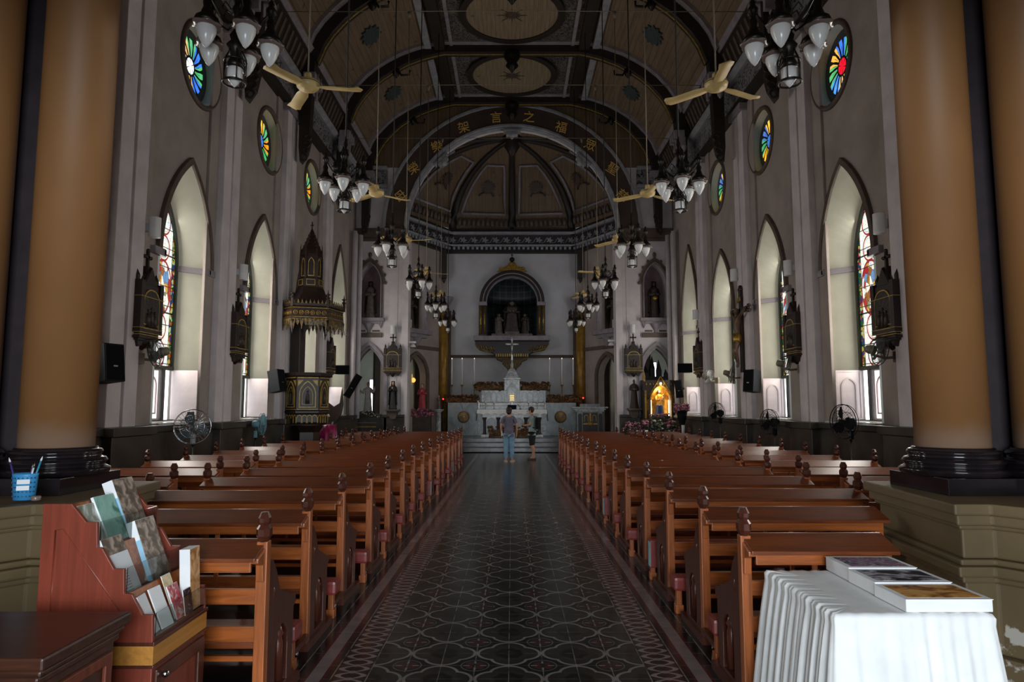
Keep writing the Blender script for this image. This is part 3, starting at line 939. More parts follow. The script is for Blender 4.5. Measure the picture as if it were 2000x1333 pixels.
# niche shells behind the canted walls and doors
for nm in ('left_canted', 'right_canted'):
    o, L, MM = segs[nm]
    s = -1 if 'left' in nm else 1
    c_ = L * (0.37 if s < 0 else 0.63)
    mb = MB(); mb.M = MM.copy()
    mb.box(c_ - 0.55, c_ + 0.55, 0.55, 0.6, 4.6, 7.0).box(c_ - 0.56, c_ - 0.50, 0.28, 0.6, 4.6, 7.0).box(c_ + 0.50, c_ + 0.56, 0.28, 0.6, 4.6, 7.0).box(c_ - 0.56, c_ + 0.56, 0.28, 0.6, 4.56, 4.62)
    tn += 1
    mb.build('trim_%d' % tn, M['stone_dark'], kind='structure')
    mb = MB(); mb.M = MM.copy()
    g = lambda a_, d, z0=4.62: [(c_ + x, z) for x, z in gothic(a_, z0, 6.1, 0.75 + d, 12)]
    mb.band(g(0.5, 0), g(0.62, 0.14), 'y', -0.08, 0.02)
    mb.box(c_ - 0.75, c_ + 0.75, -0.22, 0.05, 4.44, 4.62).box(c_ - 0.5, c_ + 0.5, -0.15, 0.05, 4.30, 4.44).lathe([(0.02, 3.85), (0.1, 4.0), (0.22, 4.3)], 12, (c_, 0, 0))
    tn += 1
    mb.build('trim_%d' % tn, M['trim_grey'], kind='structure', bevel=0.015)
    mb = MB(); mb.M = MM.copy()
    h = lambda a_, d: [(c_ + x, z) for x, z in gothic(a_, 0.46, 2.75, 0.85 + d, 12)]
    mb.band(h(0.62, 0), h(0.76, 0.16), 'y', -0.09, 0.02)
    mb.box(-0.2, L + 0.2, -0.07, 0.02, 3.86, 4.0)
    tn += 1
    mb.build('trim_%d' % tn, M['trim'], kind='structure', bevel=0.015)
    # sacristy passage behind the canted doorways
    mb = MB(); mb.M = MM.copy()
    mb.box(c_ - 1.0, c_ + 1.0, 1.2, 1.3, 0, 4.2).box(c_ - 1.0, c_ - 0.9, 0.3, 1.3, 0, 4.2).box(c_ + 0.9, c_ + 1.0, 0.3, 1.3, 0, 4.2).box(c_ - 1, c_ + 1, 0.3, 1.3, 3.9, 4.0)
    mb.build('wall_%s_passage' % ('left' if s < 0 else 'right'), M['archface'], kind='structure')
    if s < 0:
        mb = MB(); mb.M = MM.copy()
        mb.box(c_ - 0.62, c_ - 0.16, 0.9, 0.95, 0.5, 2.35)
        wn += 1
        mb.build('window_%d' % wn, M['daylight'], kind='structure')
# glowing panes added in the return walls, hidden by the arch, brightening the apse
for s in (-1, 1):
    wn += 1
    o = MB().plate([(24.92 + x, z) for x, z in gothic(0.42, 3.2, 6.2, 0.8)], [], 'x', s * 4.33, s * 4.36).build('window_%d' % wn, M['apse_fill_glow'], kind='structure')
    MB().band([(24.92 + x, z) for x, z in gothic(0.42, 3.2, 6.2, 0.8)], [(24.92 + x, z) for x, z in gothic(0.52, 3.1, 6.2, 0.92)], 'x', s * 4.29, s * 4.37, True).build('window_frame', M['trim_grey'], o)
# corner shafts of the apse: gilded columns with capitals
for s in (-1, 1):
    t = MB().cyl((s * 2.82, 27.95, AZ), 0.20, 5.1, 20)
    o = t.build('column', plain('old_gold_paint', (150, 112, 40), 0.4, 0.3, var=0.15), kind='structure')
    MB().cyl((s * 3.03, 28.0, AZ), 0.13, 5.1, 12).cyl((s * 2.62, 28.05, AZ), 0.10, 5.1, 12).build('side_shaft', M['archface'], o)
    MB().lathe([(0.20, 5.5), (0.26, 5.56), (0.24, 5.75), (0.36, 6.0), (0.40, 6.02), (0.40, 6.12)], 16, (s * 2.82, 27.95, 0)).build('capital', M['trim_grey'], o)
    MB().box(s * 2.82 - 0.10, s * 2.82 + 0.10, 27.75, 28.1, 6.9, 8.1).lathe([(0.02, 6.7), (0.12, 6.95)], 8, (s * 2.82, 27.9, 0)).build('wall_post', M['beam'], o)
# apse cornice: frieze of white leaves, dentils and architrave
def along(poly_offset, z0, z1, out, mat, name):
    mb = MB()
    for i in range(5):
        a, b_ = PLAN[i], PLAN[i + 1]
        d = Vector((b_[0] - a[0], b_[1] - a[1], 0)); L = d.length
        mb.M = Matrix.Translation((a[0], a[1], 0)) @ Matrix.Rotation(math.atan2(d.y, d.x), 4, 'Z')
        mb.box(-0.05, L + 0.05, -out, 0.05, z0, z1)
    return mb.build(name, mat, kind='structure', bevel=0.01)
for z0, z1, out, m in ((8.02, 8.16, 0.16, M['beam']), (8.16, 8.30, 0.10, M['beam']), (8.30, 8.36, 0.30, M['bandgrey']), (8.36, 8.80, 0.14, M['plum']), (8.80, 8.90, 0.32, M['bandgrey']), (8.90, 9.06, 0.16, M['beam'])):
    tn += 1
    along(0, z0, z1, out, m, 'trim_%d' % tn)
dn = MB()
for i in range(5):
    a, b_ = PLAN[i], PLAN[i + 1]
    d = Vector((b_[0] - a[0], b_[1] - a[1], 0)); L = d.length
    dn.M = Matrix.Translation((a[0], a[1], 0)) @ Matrix.Rotation(math.atan2(d.y, d.x), 4, 'Z')
    n = int(L / 0.19)
    for j in range(n):
        dn.cbox(((j + 0.5) * L / n, -0.12, 8.23), (0.09, 0.10, 0.11))
tn += 1
dn.build('trim_%d' % tn, M['bandgrey'], kind='structure')
# pale leaf clusters on the apse frieze
lf = MB()
for i in range(5):
    a, b_ = PLAN[i], PLAN[i + 1]
    d = Vector((b_[0] - a[0], b_[1] - a[1], 0)); L = d.length
    base = Matrix.Translation((a[0], a[1], 0)) @ Matrix.Rotation(math.atan2(d.y, d.x), 4, 'Z')
    n = max(3, int(round(L / 0.47)))
    for j in range(n):
        lf.M = base @ Matrix.Translation(((j + 0.5) * L / n, -0.15, 8.57))
        for k in range(5):
            an = math.radians(-150 + k * 75)
            c_, s_ = math.cos(an), math.sin(an)
            lf.plate([(0, 0), (0.07 * c_ - 0.035 * s_, 0.07 * s_ + 0.035 * c_), (0.155 * c_, 0.155 * s_), (0.07 * c_ + 0.035 * s_, 0.07 * s_ - 0.035 * c_)], [], 'y', -0.018, 0.0)
        lf.tube([(-L / n / 2, -0.005, -0.08), (-L / n / 4, -0.005, 0.12), (0, -0.005, 0.06), (L / n / 4, -0.005, -0.12), (L / n / 2, -0.005, -0.08)], 0.012, 5)
tn += 1
lf.build('trim_%d' % tn, M['bandgrey'], kind='structure')
# half dome of boarded panels between dark ribs
DP = [(-4.3, 24.3), (-4.2, 25.7), (-2.55, 28.2), (0.0, 28.5), (2.55, 28.2), (4.2, 25.7), (4.3, 24.3)]
APEX = Vector((0, 25.0, 11.75)); DZ = 9.05
def dome(i, t, k=1.0):
    a = Vector((DP[i][0], DP[i][1], DZ)); h = APEX.z - DZ
    q = math.cos(t * PI / 2); r = math.sin(t * PI / 2)
    return Vector((APEX.x + (a.x - APEX.x) * q * k, APEX.y + (a.y - APEX.y) * q * k, DZ + h * r * (1 if k == 1 else 0.985)))
NT = 12
dm = MB()
for i in range(6):
    dm.loft([[tuple(dome(i, j / NT)), tuple(dome(i + 1, j / NT))] for j in range(NT + 1)], False, False, False)
for i in (0, 6):
    dm.loft([[tuple(dome(i, j / NT)), (dome(i, j / NT).x, 24.2, dome(i, j / NT).z)] for j in range(NT + 1)], False, False, False)
dm.build('ceiling_dome', M['vault_y'], kind='structure', recalc=False)
for i in range(7):
    tn += 1
    MB().tube([tuple(dome(i, j / NT, 0.985)) for j in range(NT + 1)], [0.17 - 0.08 * j / NT for j in range(NT + 1)], 8).build('ceiling_beam', M['beam'], kind='structure')
MB().lathe([(0.03, -0.75), (0.14, -0.6), (0.3, -0.35), (0.22, -0.2), (0.42, 0.0)], 14, tuple(APEX)).build('ceiling_boss', M['beam'], kind='structure')
def onpanel(i, f, t, k=0.975):
    return dome(i, t, k) * (1 - f) + dome(i + 1, t, k) * f
for i in range(6):
    tn += 1
    fr = MB()
    path = [(0.12, 0.16), (0.88, 0.16), (0.86, 0.3), (0.84, 0.42), (0.81, 0.54), (0.76, 0.64), (0.24, 0.64), (0.19, 0.54), (0.16, 0.42), (0.14, 0.3), (0.12, 0.16)]
    fr.tube([tuple(onpanel(i, f, t)) for f, t in path], 0.055, 6)
    o = fr.build('trim_%d' % tn, M['trim_grey'], kind='structure')
    c = onpanel(i, 0.5, 0.42)
    MB().tube([tuple(onpanel(i, 0.5 + 0.27 * math.cos(PI * j / 10) * 0.5, 0.33 + 0.035 * math.sin(PI * j / 10))) for j in range(11)], 0.035, 6).build('painted_cloud', M['archface'], o)
    st = []
    nrm = (Vector((APEX.x, APEX.y, DZ)) - c).normalized()
    for j in range(28):
        r_ = 0.20 if j % 2 == 0 else 0.31
        st.append((r_ * math.cos(2 * PI * j / 28), r_ * math.sin(2 * PI * j / 28)))
    q = MB().plate(st, [], 'z', -0.01, 0.012).build('painted_sun', M['archface'], o)
    q.rotation_euler = nrm.to_track_quat('Z', 'Y').to_euler(); q.location = c + nrm * 0.04
    # arcaded band at the panel's foot
    bl = MB()
    for j in range(11):
        p0 = onpanel(i, 0.10 + 0.8 * j / 10, 0.035, 0.97); p1 = onpanel(i, 0.10 + 0.8 * j / 10, 0.115, 0.97)
        bl.tube([tuple(p0), tuple((p0 * 0.4 + p1 * 0.6)), tuple(p1)], [0.075, 0.085, 0.03], 6)
    bl.build('arcade_band', M['trim'], o)
# ---------------------------------------------------------------- great piers on pedestals, near the camera
def pier(s, cx, tag_):
    ped = [(0.86, 5.15), (0.86, 3.95), (0.66, 3.95), (0.55, 3.80), (-0.85, 3.80), (-0.85, 5.15)]
    def poly(e):
        mx, my = 0.0, 4.5
        return [(s * (3.38 - (mx + (x - mx) * (1 + e / 0.86))) + (s * 0.11 if (y > 5 and x > 0) else 0), my + (y - my) * (1 + e / 0.62)) for x, y in ped]
    mb = MB()
    for z0, z1, e in ((0.0, 0.20, -0.02), (0.20, 0.60, -0.07), (0.60, 0.64, -0.04), (0.64, 0.70, 0.0), (0.70, 0.735, -0.03), (0.735, 0.90, -0.06),
                      (0.90, 0.925, -0.035), (0.925, 0.985, -0.01), (0.985, 1.05, 0.015)):
        mb.plate(poly(e), [], 'z', z0, z1)
    ped_o = mb.build('pedestal', M['pedestal'], kind='structure', bevel=0.012)
    for k, (x, y) in enumerate(((2.95, 4.62), (3.50, 4.44))):
        x = s * (x + cx)
        o = MB().cyl((x, y, 1.33), 0.222, 8.4, 40).build('column', M['ochre'], kind='structure')
        q = MB().box(x - 0.25, x + 0.25, y - 0.33, y + 0.33, 1.05, 1.155)
        q.lathe([(0.31, 1.155), (0.32, 1.17), (0.325, 1.19), (0.30, 1.205), (0.285, 1.212), (0.29, 1.225), (0.305, 1.24), (0.29, 1.262), (0.265, 1.27), (0.262, 1.285), (0.275, 1.30), (0.262, 1.318), (0.24, 1.325), (0.24, 1.335)], 40, (x, y, 0))
        q.build('column_base', M['plinth'], o, bevel=0.008)
    x0, x1 = sorted((s * (3.02 + cx), s * (3.95 + cx)))
    MB().box(x0, x1, 4.66, 5.0, 1.05, 9.7).build('column', M['plum'], kind='structure')
pier(-1, 0.10, 'left')
pier(1, 0.0, 'right')

# ---------------------------------------------------------------- pews
def pew(L, teal=False, first=0):
    """origin on the floor at the middle of the back; the seat looks to +y; first = side (-1, 1) of a short front pew"""
    t = thing('pew', 'wooden pew', 'pew')
    for s in (-1, 1):
        xp = s * (L / 2 - 0.03)
        cut = first and s * first > 0
        po = MB().box(xp - 0.028, xp + 0.028, -0.03, 0.03, 0.04, 0.80 if cut else 0.90).build('post', M['pew_v'], t, bevel=0.004)
        if not cut:
            MB().lathe([(0.030, 0.87), (0.030, 0.895), (0.056, 0.93), (0.056, 0.965), (0.036, 0.985), (0.046, 1.0), (0.046, 1.02), (0.026, 1.05)], 8, (xp, 0, 0), a0=PI / 8, smooth=False, sx=0.68).build('finial', M['pew_dark'], po)
        pan = [(0.02, 0.05), (0.02, 0.80), (0.09, 0.79), (0.16, 0.71), (0.22, 0.60), (0.44, 0.515), (0.505, 0.50), (0.505, 0.455), (0.47, 0.44), (0.455, 0.05)]
        ep = MB().plate(pan, [gothic(0.10, 0.07, 0.27, 0.13, 6, 0.27)], 'x', xp - 0.02, xp + 0.02).build('end_panel', M['pew_dark'], t, bevel=0.004)
        MB().lathe([(0.03, 0.1), (0.028, 0.3), (0.02, 0.33), (0.03, 0.35), (0.01, 0.40)], 8, (xp, 0.27, 0)).build('colonnette', M['pew_dark'], ep)
        MB().ball((xp, 0.12, 0.60), (0.03, 0.018, 0.05), 8, 6).build('boss', M['pew_dark'], ep)
        MB().box(xp - 0.045, xp + 0.045, -0.06, 0.54, 0.0, 0.05).build('foot', M['pew_dark'], t)
        if not cut:
            MB().plate([(-0.13, 0.835), (-0.02, 0.87), (-0.02, 0.70), (-0.05, 0.70), (-0.06, 0.79), (-0.13, 0.81)], [], 'x', xp - 0.02, xp + 0.02).build('ledge_bracket', M['pew_v'], t, bevel=0.006)
    a, b = -L / 2 + 0.05, L / 2 - 0.05
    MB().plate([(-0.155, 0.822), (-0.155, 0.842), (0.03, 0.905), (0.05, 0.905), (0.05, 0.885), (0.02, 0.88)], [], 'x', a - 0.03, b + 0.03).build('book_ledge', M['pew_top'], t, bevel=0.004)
    MB().box(a, b, -0.125, -0.105, 0.765, 0.826).build('ledge_fascia', M['pew'], t, bevel=0.004)
    MB().box(a, b, 0.0, 0.022, 0.78, 0.885).build('top_rail', M['pew'], t, bevel=0.004)
    MB().box(a, b, 0.0, 0.022, 0.575, 0.655).build('back_slat', M['pew'], t, bevel=0.004)
    MB().box(a, b, 0.0, 0.022, 0.385, 0.465).build('back_slat', M['pew'], t, bevel=0.004)
    MB().box(a, b, 0.0, 0.03, 0.29, 0.318).build('back_rail', M['pew'], t, bevel=0.004)
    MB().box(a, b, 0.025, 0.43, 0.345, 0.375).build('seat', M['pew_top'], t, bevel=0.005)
    MB().box(a, b, 0.39, 0.41, 0.27, 0.345).build('seat_apron', M['pew'], t)
    MB().box(-0.012, 0.012, -0.015, 0.005, 0.32, 0.80).build('back_stile', M['pew_v'], t)
    if abs(first) == 1: return t
    if not teal:
        MB().box(-L / 2 - 0.05, L / 2 + 0.05, -0.455, -0.295, 0.18, 0.285).build('kneeler_pad', M['maroon_pad'], t, bevel=0.022)
    else:
        q = MB().box(-L / 2 - 0.03, L / 2 + 0.03, -0.42, -0.33, 0.11, 0.36).build('kneeler_pad', M['maroon_pad'], t, bevel=0.012)
        for s in (-1, 1):
            x0, x1 = sorted((s * (L / 2 + 0.025), s * (L / 2 + 0.034)))
            MB().box(x0, x1, -0.415, -0.335, 0.12, 0.345).build('pad_end', M['teal'], q, bevel=0.004)['label'] = 'pale teal end of the folded kneeler'
    for s in (-1, 1):
        xp = s * (L / 2 + 0.0)
        kl = MB().box(xp - 0.02, xp + 0.02, -0.40, -0.345, 0.06, 0.205).box(xp - 0.03, xp + 0.03, -0.41, -0.335, 0.0, 0.065).build('kneeler_leg', M['pew_v'], t, bevel=0.004)
        MB().box(xp - 0.016, xp + 0.016, -0.35, -0.05, 0.075, 0.11).build('kneeler_arm', M['pew_dark'], kl)
        xq = s * (L / 2 - 0.02)
        MB().box(xq - 0.02, xq + 0.02, -0.22, -0.16, 0.055, 0.075).cyl((xq, -0.19, 0.0), 0.012, 0.06, 8).build('floor_catch', M['chrome'], t)
    return t
ORD = 'first second third fourth fifth sixth seventh eighth ninth tenth eleventh twelfth thirteenth fourteenth fifteenth sixteenth'.split()
TEAL_L, TEAL_R = {8, 12}, {3, 6}
protos = {}
for i in range(16):
    for s in (-1, 1):
        sd = 'left' if s < 0 else 'right'
        y = (3.66 + 1.045 * i) if s < 0 else (3.83 if i == 0 else 3.80 + 1.03 * i)
        for blk in ('inner', 'outer'):
            short = i < 2
            if blk == 'outer' and short: continue
            tl = blk == 'inner' and i in (TEAL_L if s < 0 else TEAL_R)
            L = 1.66 if blk == 'inner' else 1.45
            if short: L = 0.82 if i == 0 else 1.26
            if blk == 'outer' and s < 0 and i > 10: L = 0.75 if i < 14 else 1.15
            fs = (s if i == 0 else 2 * s) if short else 0
            x0 = (1.30 if s > 0 else 1.38) if blk == 'inner' else 3.27
            if s < 0 and short: x0 = 1.27 if i == 0 else 1.34
            if s > 0 and i == 0: x0 = 1.24
            x = s * (x0 + L / 2 + RND.uniform(-0.015, 0.015))
            yy = y + (RND.uniform(-0.03, 0.03) if i > 1 else 0)
            if tl:
                lab = 'pew %s of the centre aisle, %s row, its kneeler folded up showing pale teal' % (sd, ORD[i])
            elif blk == 'inner':
                lab = 'varnished wooden pew %s of the centre aisle, %s row from the camera' % (sd, ORD[i])
            else:
                lab = 'varnished wooden pew beside the %s side aisle, %s row from the camera' % (sd, ORD[i])
            key = (L, tl, fs)
            if key not in protos:
                o = pew(L, tl, fs); protos[key] = o
                o.location = (x, yy, 0); o['label'] = lab
            else:
                o = dup(protos[key], (x, yy, 0), None, lab)
            o['group'] = 'wooden pews in rows'

# ---------------------------------------------------------------- table with cloth, thick books
TX0, TX1, TY0, TY1, TZ = 1.32, 1.975, 2.885, 3.655, 0.75
t = thing('display_table', 'small table under the gathered white cloth, right foreground', 'table', (0, 0, 0))
MB().box(TX0 + 0.02, TX1 - 0.02, TY0 + 0.02, TY1 - 0.02, 0.71, 0.738).build('table_top', M['pew'], t)
for x in (TX0 + 0.06, TX1 - 0.06):
    for y in (TY0 + 0.06, TY1 - 0.06):
        MB().box(x - 0.02, x + 0.02, y - 0.02, y + 0.02, 0, 0.71).build('leg', M['steel'], t)
def cloth():
    per = []
    N = 96
    cor = [(TX0, TY0), (TX1, TY0), (TX1, TY1), (TX0, TY1)]
    nor = [(0, -1), (1, 0), (0, 1), (-1, 0)]
    for k in range(4):
        a, b = cor[k], cor[(k + 1) % 4]
        n = N
        for i in range(n):
            f = i / n
            n0 = nor[k]; n1 = nor[k - 1] if f < 0.08 else (nor[(k + 1) % 4] if f > 0.92 else n0)
            w = 0.5 if (f < 0.001) else (0.5 * (1 - f / 0.08) if f < 0.08 else (0.5 * (f - 0.92) / 0.08 if f > 0.92 else 0))
            nx, ny = n0[0] * (1 - w) + n1[0] * w, n0[1] * (1 - w) + n1[1] * w
            q = math.hypot(nx, ny)
            per.append((a[0] + (b[0] - a[0]) * f, a[1] + (b[1] - a[1]) * f, nx / q, ny / q, k, f))
    rings = []
    cx, cy = (TX0 + TX1) / 2, (TY0 + TY1) / 2
    rnd = random.Random(3)
    ph = [rnd.uniform(0, 6.28) for _ in range(12)]
    def pleat(k, f, i):
        if k in (3, 1):
            return 0.5 * math.sin(f * 2 * PI * 17 + 1.5 * math.sin(f * 9 + ph[k])) + 0.5 * math.sin(f * 2 * PI * 9.3 + ph[k + 2]) + 0.3 * math.sin(f * 2 * PI * 29 + ph[5])
        return 0.35 * math.sin(f * 2 * PI * 7 + ph[k + 4]) + 0.35 * math.sin(f * 2 * PI * 11.7 + ph[6]) * (1.0 if f > 0.45 else 0.3)
    for z, out, am in ((TZ + 0.002, -0.12, 0.0), (TZ + 0.004, -0.03, 0.10), (TZ + 0.003, -0.006, 0.25), (TZ - 0.012, 0.006, 0.35), (TZ - 0.045, 0.004, 0.45), (TZ - 0.10, 0.012, 0.7), (0.55, 0.026, 0.95), (0.38, 0.048, 1.1), (0.2, 0.07, 1.2), (0.015, 0.095, 1.3)):
        ring = []
        for i, (x, y, nx, ny, k, f) in enumerate(per):
            pl = pleat(k, f, i)
            d = out + 0.014 * am * pl
            if out < -0.1:
                ring.append((min(max(x, TX0 + 0.12), TX1 - 0.12), min(max(y, TY0 + 0.12), TY1 - 0.12), z)); continue
            zz = z + (0.004 * pl if 0 < am < 0.4 else 0)
            ring.append((x + nx * d, y + ny * d, zz))
        rings.append(ring)
    mb = MB().loft(rings, True, False, True)
    mb.add(rings[0], [tuple(range(len(rings[0])))])
    return mb
cl = cloth().build('tablecloth', M['cloth'])
tag(cl, 'white gathered tablecloth hanging to the floor around the table, right foreground', 'tablecloth')

def cover_mat(name, stops, scale, warp, band=None):
    m = Mat(name, 0.7, 0, 0.15)
    n = m.noise(scale, 5, (1, 1.4, 1), 0.55, warp)
    m.color(m.ramp(n, stops))
    return m.m
CV = [cover_mat('cover_grey_pink', [(0.3, (40, 40, 50)), (0.42, (120, 120, 132)), (0.5, (150, 80, 120)), (0.55, (170, 170, 178)), (0.64, (60, 60, 72))], 9, 2.0),
      cover_mat('cover_dark_white', [(0.3, (24, 22, 30)), (0.45, (36, 32, 42)), (0.53, (190, 190, 200)), (0.58, (130, 120, 130)), (0.66, (30, 26, 34))], 5, 1.0),
      cover_mat('cover_amber', [(0.3, (34, 24, 30)), (0.42, (150, 96, 50)), (0.5, (206, 150, 80)), (0.58, (220, 170, 100)), (0.66, (60, 36, 30))], 5, 1.5)]
LBL = ['thick white book with amber and black cover, nearest of three on the tablecloth',
       'thick white book with dark cover and pale smear, middle of three on the tablecloth',
       'thick white book with grey and pink cover, farthest of three on the tablecloth']
for k in range(3):
    x0, x1 = 1.625 + 0.005 * k, 1.985 - 0.01 * k
    y0 = 2.905 + 0.25 * k
    t = thing('thick_book', LBL[k], 'book', (x0, y0, TZ + 0.006), RND.uniform(-0.01, 0.01), 'thick books on the white table')
    h_ = 0.050 + 0.007 * k
    MB().box(0, x1 - x0, 0, 0.247, 0, h_).build('page_block', M['paper'], t, bevel=0.004)
    MB().box(-0.002, x1 - x0 + 0.002, -0.002, 0.248, h_, h_ + 0.0025).build('cover', M['paper'], t)
    MB().box(0.026, x1 - x0 - 0.022, 0.026, 0.222, h_ + 0.0025, h_ + 0.0035).build('cover_picture', CV[2 - k], t)

# ---------------------------------------------------------------- dark low cabinet, bottom left
DW = wood('dark_mahogany', (62, 36, 26), 0.3, 0, 0.4)
DWr = wood('mahogany_reddish', (104, 50, 34), 0.32, 2)
t = thing('low_cabinet', 'dark mahogany low cabinet with moulded top in the bottom left corner', 'cabinet', (0, 0, 0))
MB().box(-2.22, -1.54, 2.30, 2.74, 0.0, 0.70).build('body', DW, t, bevel=0.006)
MB().box(-2.26, -1.495, 2.265, 2.775, 0.755, 0.80).box(-2.245, -1.51, 2.28, 2.76, 0.73, 0.755).box(-2.23, -1.525, 2.29, 2.75, 0.70, 0.73).build('top', DW, t, bevel=0.009)
q = MB().band([(2.33, 0.05), (2.71, 0.05), (2.71, 0.67), (2.33, 0.67)], [(2.37, 0.09), (2.67, 0.09), (2.67, 0.63), (2.37, 0.63)], 'x', -1.54, -1.525, True).build('side_panel', DWr, t, bevel=0.004)
q = MB().band([(-2.2, 0.05), (-1.57, 0.05), (-1.57, 0.66), (-2.2, 0.66)], [(-2.14, 0.1), (-1.63, 0.1), (-1.63, 0.60), (-2.14, 0.60)], 'y', 2.285, 2.30, True).build('door', DWr, t, bevel=0.004)
MB().tube([(-1.69, 2.285, 0.5), (-1.69, 2.26, 0.52), (-1.69, 2.26, 0.62), (-1.69, 2.285, 0.64)], 0.009, 8).build('handle', M['maroon_pad'], q)
MB().tube([(-1.535, 2.36, 0.5), (-1.505, 2.36, 0.52), (-1.505, 2.40, 0.64), (-1.535, 2.40, 0.66)], 0.010, 8).build('side_handle', M['maroon_pad'], t)

# ---------------------------------------------------------------- stepped brochure stand
RW = wood('red_brown_stained_panel', (128, 58, 42), 0.38, 2, 0.14)
RY = wood('honey_yellow_wood', (190, 130, 58), 0.38, 1, 0.15)
SY0, SY1 = 2.95, 3.45
t = thing('brochure_stand', 'red-brown stepped brochure stand on a small cupboard with yellow band', 'stand', (0, 0, 0))
side = [(-1.99, 0.62), (-1.99, 1.189), (-1.869, 1.189), (-1.804, 1.114), (-1.757, 1.112), (-1.75, 1.009), (-1.728, 1.004), (-1.676, 0.92), (-1.633, 0.92), (-1.627, 0.82), (-1.593, 0.816), (-1.545, 0.733), (-1.503, 0.733), (-1.498, 0.634), (-1.498, 0.62)]
for y in (SY0, SY1 - 0.018):
    o = MB().plate(side, [], 'y', y, y + 0.018).build('side_panel', RW, t, bevel=0.003)
    if y == SY0:
        w_ = 0.006
        MB().tube([(-1.93, y, 0.66), (-1.93, y, 1.08), (-1.90, y, 1.085), (-1.60, y, 0.70)], 0.004, 6).build('panel_moulding', RW, o)
MB().box(-1.99, -1.50, SY0 + 0.018, SY1 - 0.018, 0.62, 0.64).box(-1.63, -1.60, SY0 + 0.018, SY1 - 0.018, 0.64, 0.80).box(-1.76, -1.62, SY0 + 0.018, SY1 - 0.018, 0.79, 0.805).box(-1.99, -1.75, SY0 + 0.018, SY1 - 0.018, 0.985, 1.0).build('tiers', M['pew_dark'], t)
def slant(x0, z0, x1, z1):
    return MB().plate([(x0, z0), (x1, z1), (x1 - 0.01, z1), (x0 - 0.01, z0)], [], 'y', SY0 + 0.018, SY1 - 0.018)
for x0, z0, x1, z1 in ((-1.535, 0.64, -1.605, 0.82), (-1.665, 0.80, -1.738, 1.0), (-1.79, 1.0, -1.875, 1.185)):
    slant(x0, z0, x1, z1).build('sloping_back', M['pew'], t)
ac = Mat('clear_acrylic', 0.05)
ac.b.inputs['Transmission Weight'].default_value = 1.0
ac.b.inputs['IOR'].default_value = 1.2
ac.color(ac.mix(0.5, (225, 232, 232), (225, 232, 232)))
for x, z0, z1 in ((-1.499, 0.64, 0.735), (-1.629, 0.80, 0.92), (-1.754, 1.0, 1.112)):
    MB().box(x, x + 0.003, SY0 + 0.02, SY1 - 0.02, z0, z1).build('acrylic_front', ac.m, t)
MB().box(-1.97, -1.50, SY0 + 0.01, SY1, 0.0, 0.52).build('cupboard', RW, t, bevel=0.004)
MB().box(-1.98, -1.490, SY0, SY1 + 0.01, 0.605, 0.622).box(-1.98, -1.490, SY0, SY1 + 0.01, 0.515, 0.528).build('edge_strip', M['pew_dark'], t, bevel=0.003)
MB().box(-1.975, -1.495, SY0 + 0.005, SY1 + 0.005, 0.528, 0.605).build('yellow_band', RY, t)
d = MB().band([(SY0 + 0.03, 0.02), (SY1 - 0.02, 0.02), (SY1 - 0.02, 0.50), (SY0 + 0.03, 0.50)], [(SY0 + 0.09, 0.08), (SY1 - 0.08, 0.08), (SY1 - 0.08, 0.44), (SY0 + 0.09, 0.44)], 'x', -1.50, -1.488, True).build('door', M['pew_dark'], t, bevel=0.004)
MB().ball((-1.474, SY0 + 0.075, 0.47), 0.016, 12, 8).cyl((-1.49, SY0 + 0.075, 0.466), 0.006, 0.01, 8).build('knob', M['chrome'], d)

def pic(name, stops, scale=16, warp=1.0):
    m = Mat(name, 0.35); n = m.noise(scale, 4, (1, 1, 1), 0.5, warp)
    m.color(m.ramp(n, stops)); return m.m
PIC = dict(green=pic('sea_green_cover', [(0.3, (120, 170, 160)), (0.55, (150, 200, 186)), (0.7, (50, 120, 100))], 9),
           olive=pic('olive_white_cover', [(0.35, (110, 120, 96)), (0.5, (150, 156, 140)), (0.62, (226, 230, 226))], 9),
           family=pic('sepia_group_portrait', [(0.3, (60, 46, 36)), (0.45, (96, 78, 62)), (0.58, (166, 148, 134)), (0.7, (186, 168, 156))], 22, 0.6),
           red=pic('red_holy_card', [(0.35, (150, 30, 44)), (0.5, (196, 60, 70)), (0.62, (220, 200, 200))], 30),
           tan=pic('tan_brochure', [(0.35, (170, 116, 70)), (0.5, (210, 160, 104)), (0.62, (230, 190, 140))], 18),
           dark=pic('dark_brochure', [(0.4, (30, 26, 30)), (0.6, (60, 44, 50)), (0.7, (190, 180, 180))], 30),
           cream=pic('cream_holy_card', [(0.35, (200, 170, 120)), (0.6, (226, 206, 160)), (0.7, (120, 60, 40))], 30))
def text_mat():
    m = Mat('printed_text_leaflet', 0.5)
    x, y, z = m.xyz()
    ln = ((z / 0.012).frac() - 0.5).abs().lt(0.16) * m.noise(90, 2, (1, 1, 0.2)).gt(0.42) * (y - 0.045).abs().lt(0.034) * z.lt(0.105)
    m.color(m.mix(ln * 0.7, (226, 230, 234), (50, 52, 58)))
    return m.m
PIC['text'] = text_mat()
SKY = plain('pale_blue_spine', (150, 200, 226), 0.4, var=0.05)
def leaflet(nm, lab, cat, x, y, z, wy, h, th, front, tilt=24, body=None, spine=None, rz=0):
    """a book or leaflet leaning back in the stand: faces +x, stands at x,y,z"""
    o = thing(nm, lab, cat, (x, y, z), 0, 'leaflets and books in the brochure stand')
    o.rotation_euler = (0, math.radians(-tilt), math.radians(rz))
    MB().box(-th, 0, 0, wy, 0, h).build('pages', body or M['paper'], o, bevel=min(0.001, th / 4))
    MB().box(0, 0.0012, 0.0015, wy - 0.0015, 0.0015, h - 0.0015).build('front_cover', front, o)
    if spine:
        MB().box(-th, 0.0, -0.0015, 0.0, 0, h * 0.68).build('spine', spine, o)
    return o
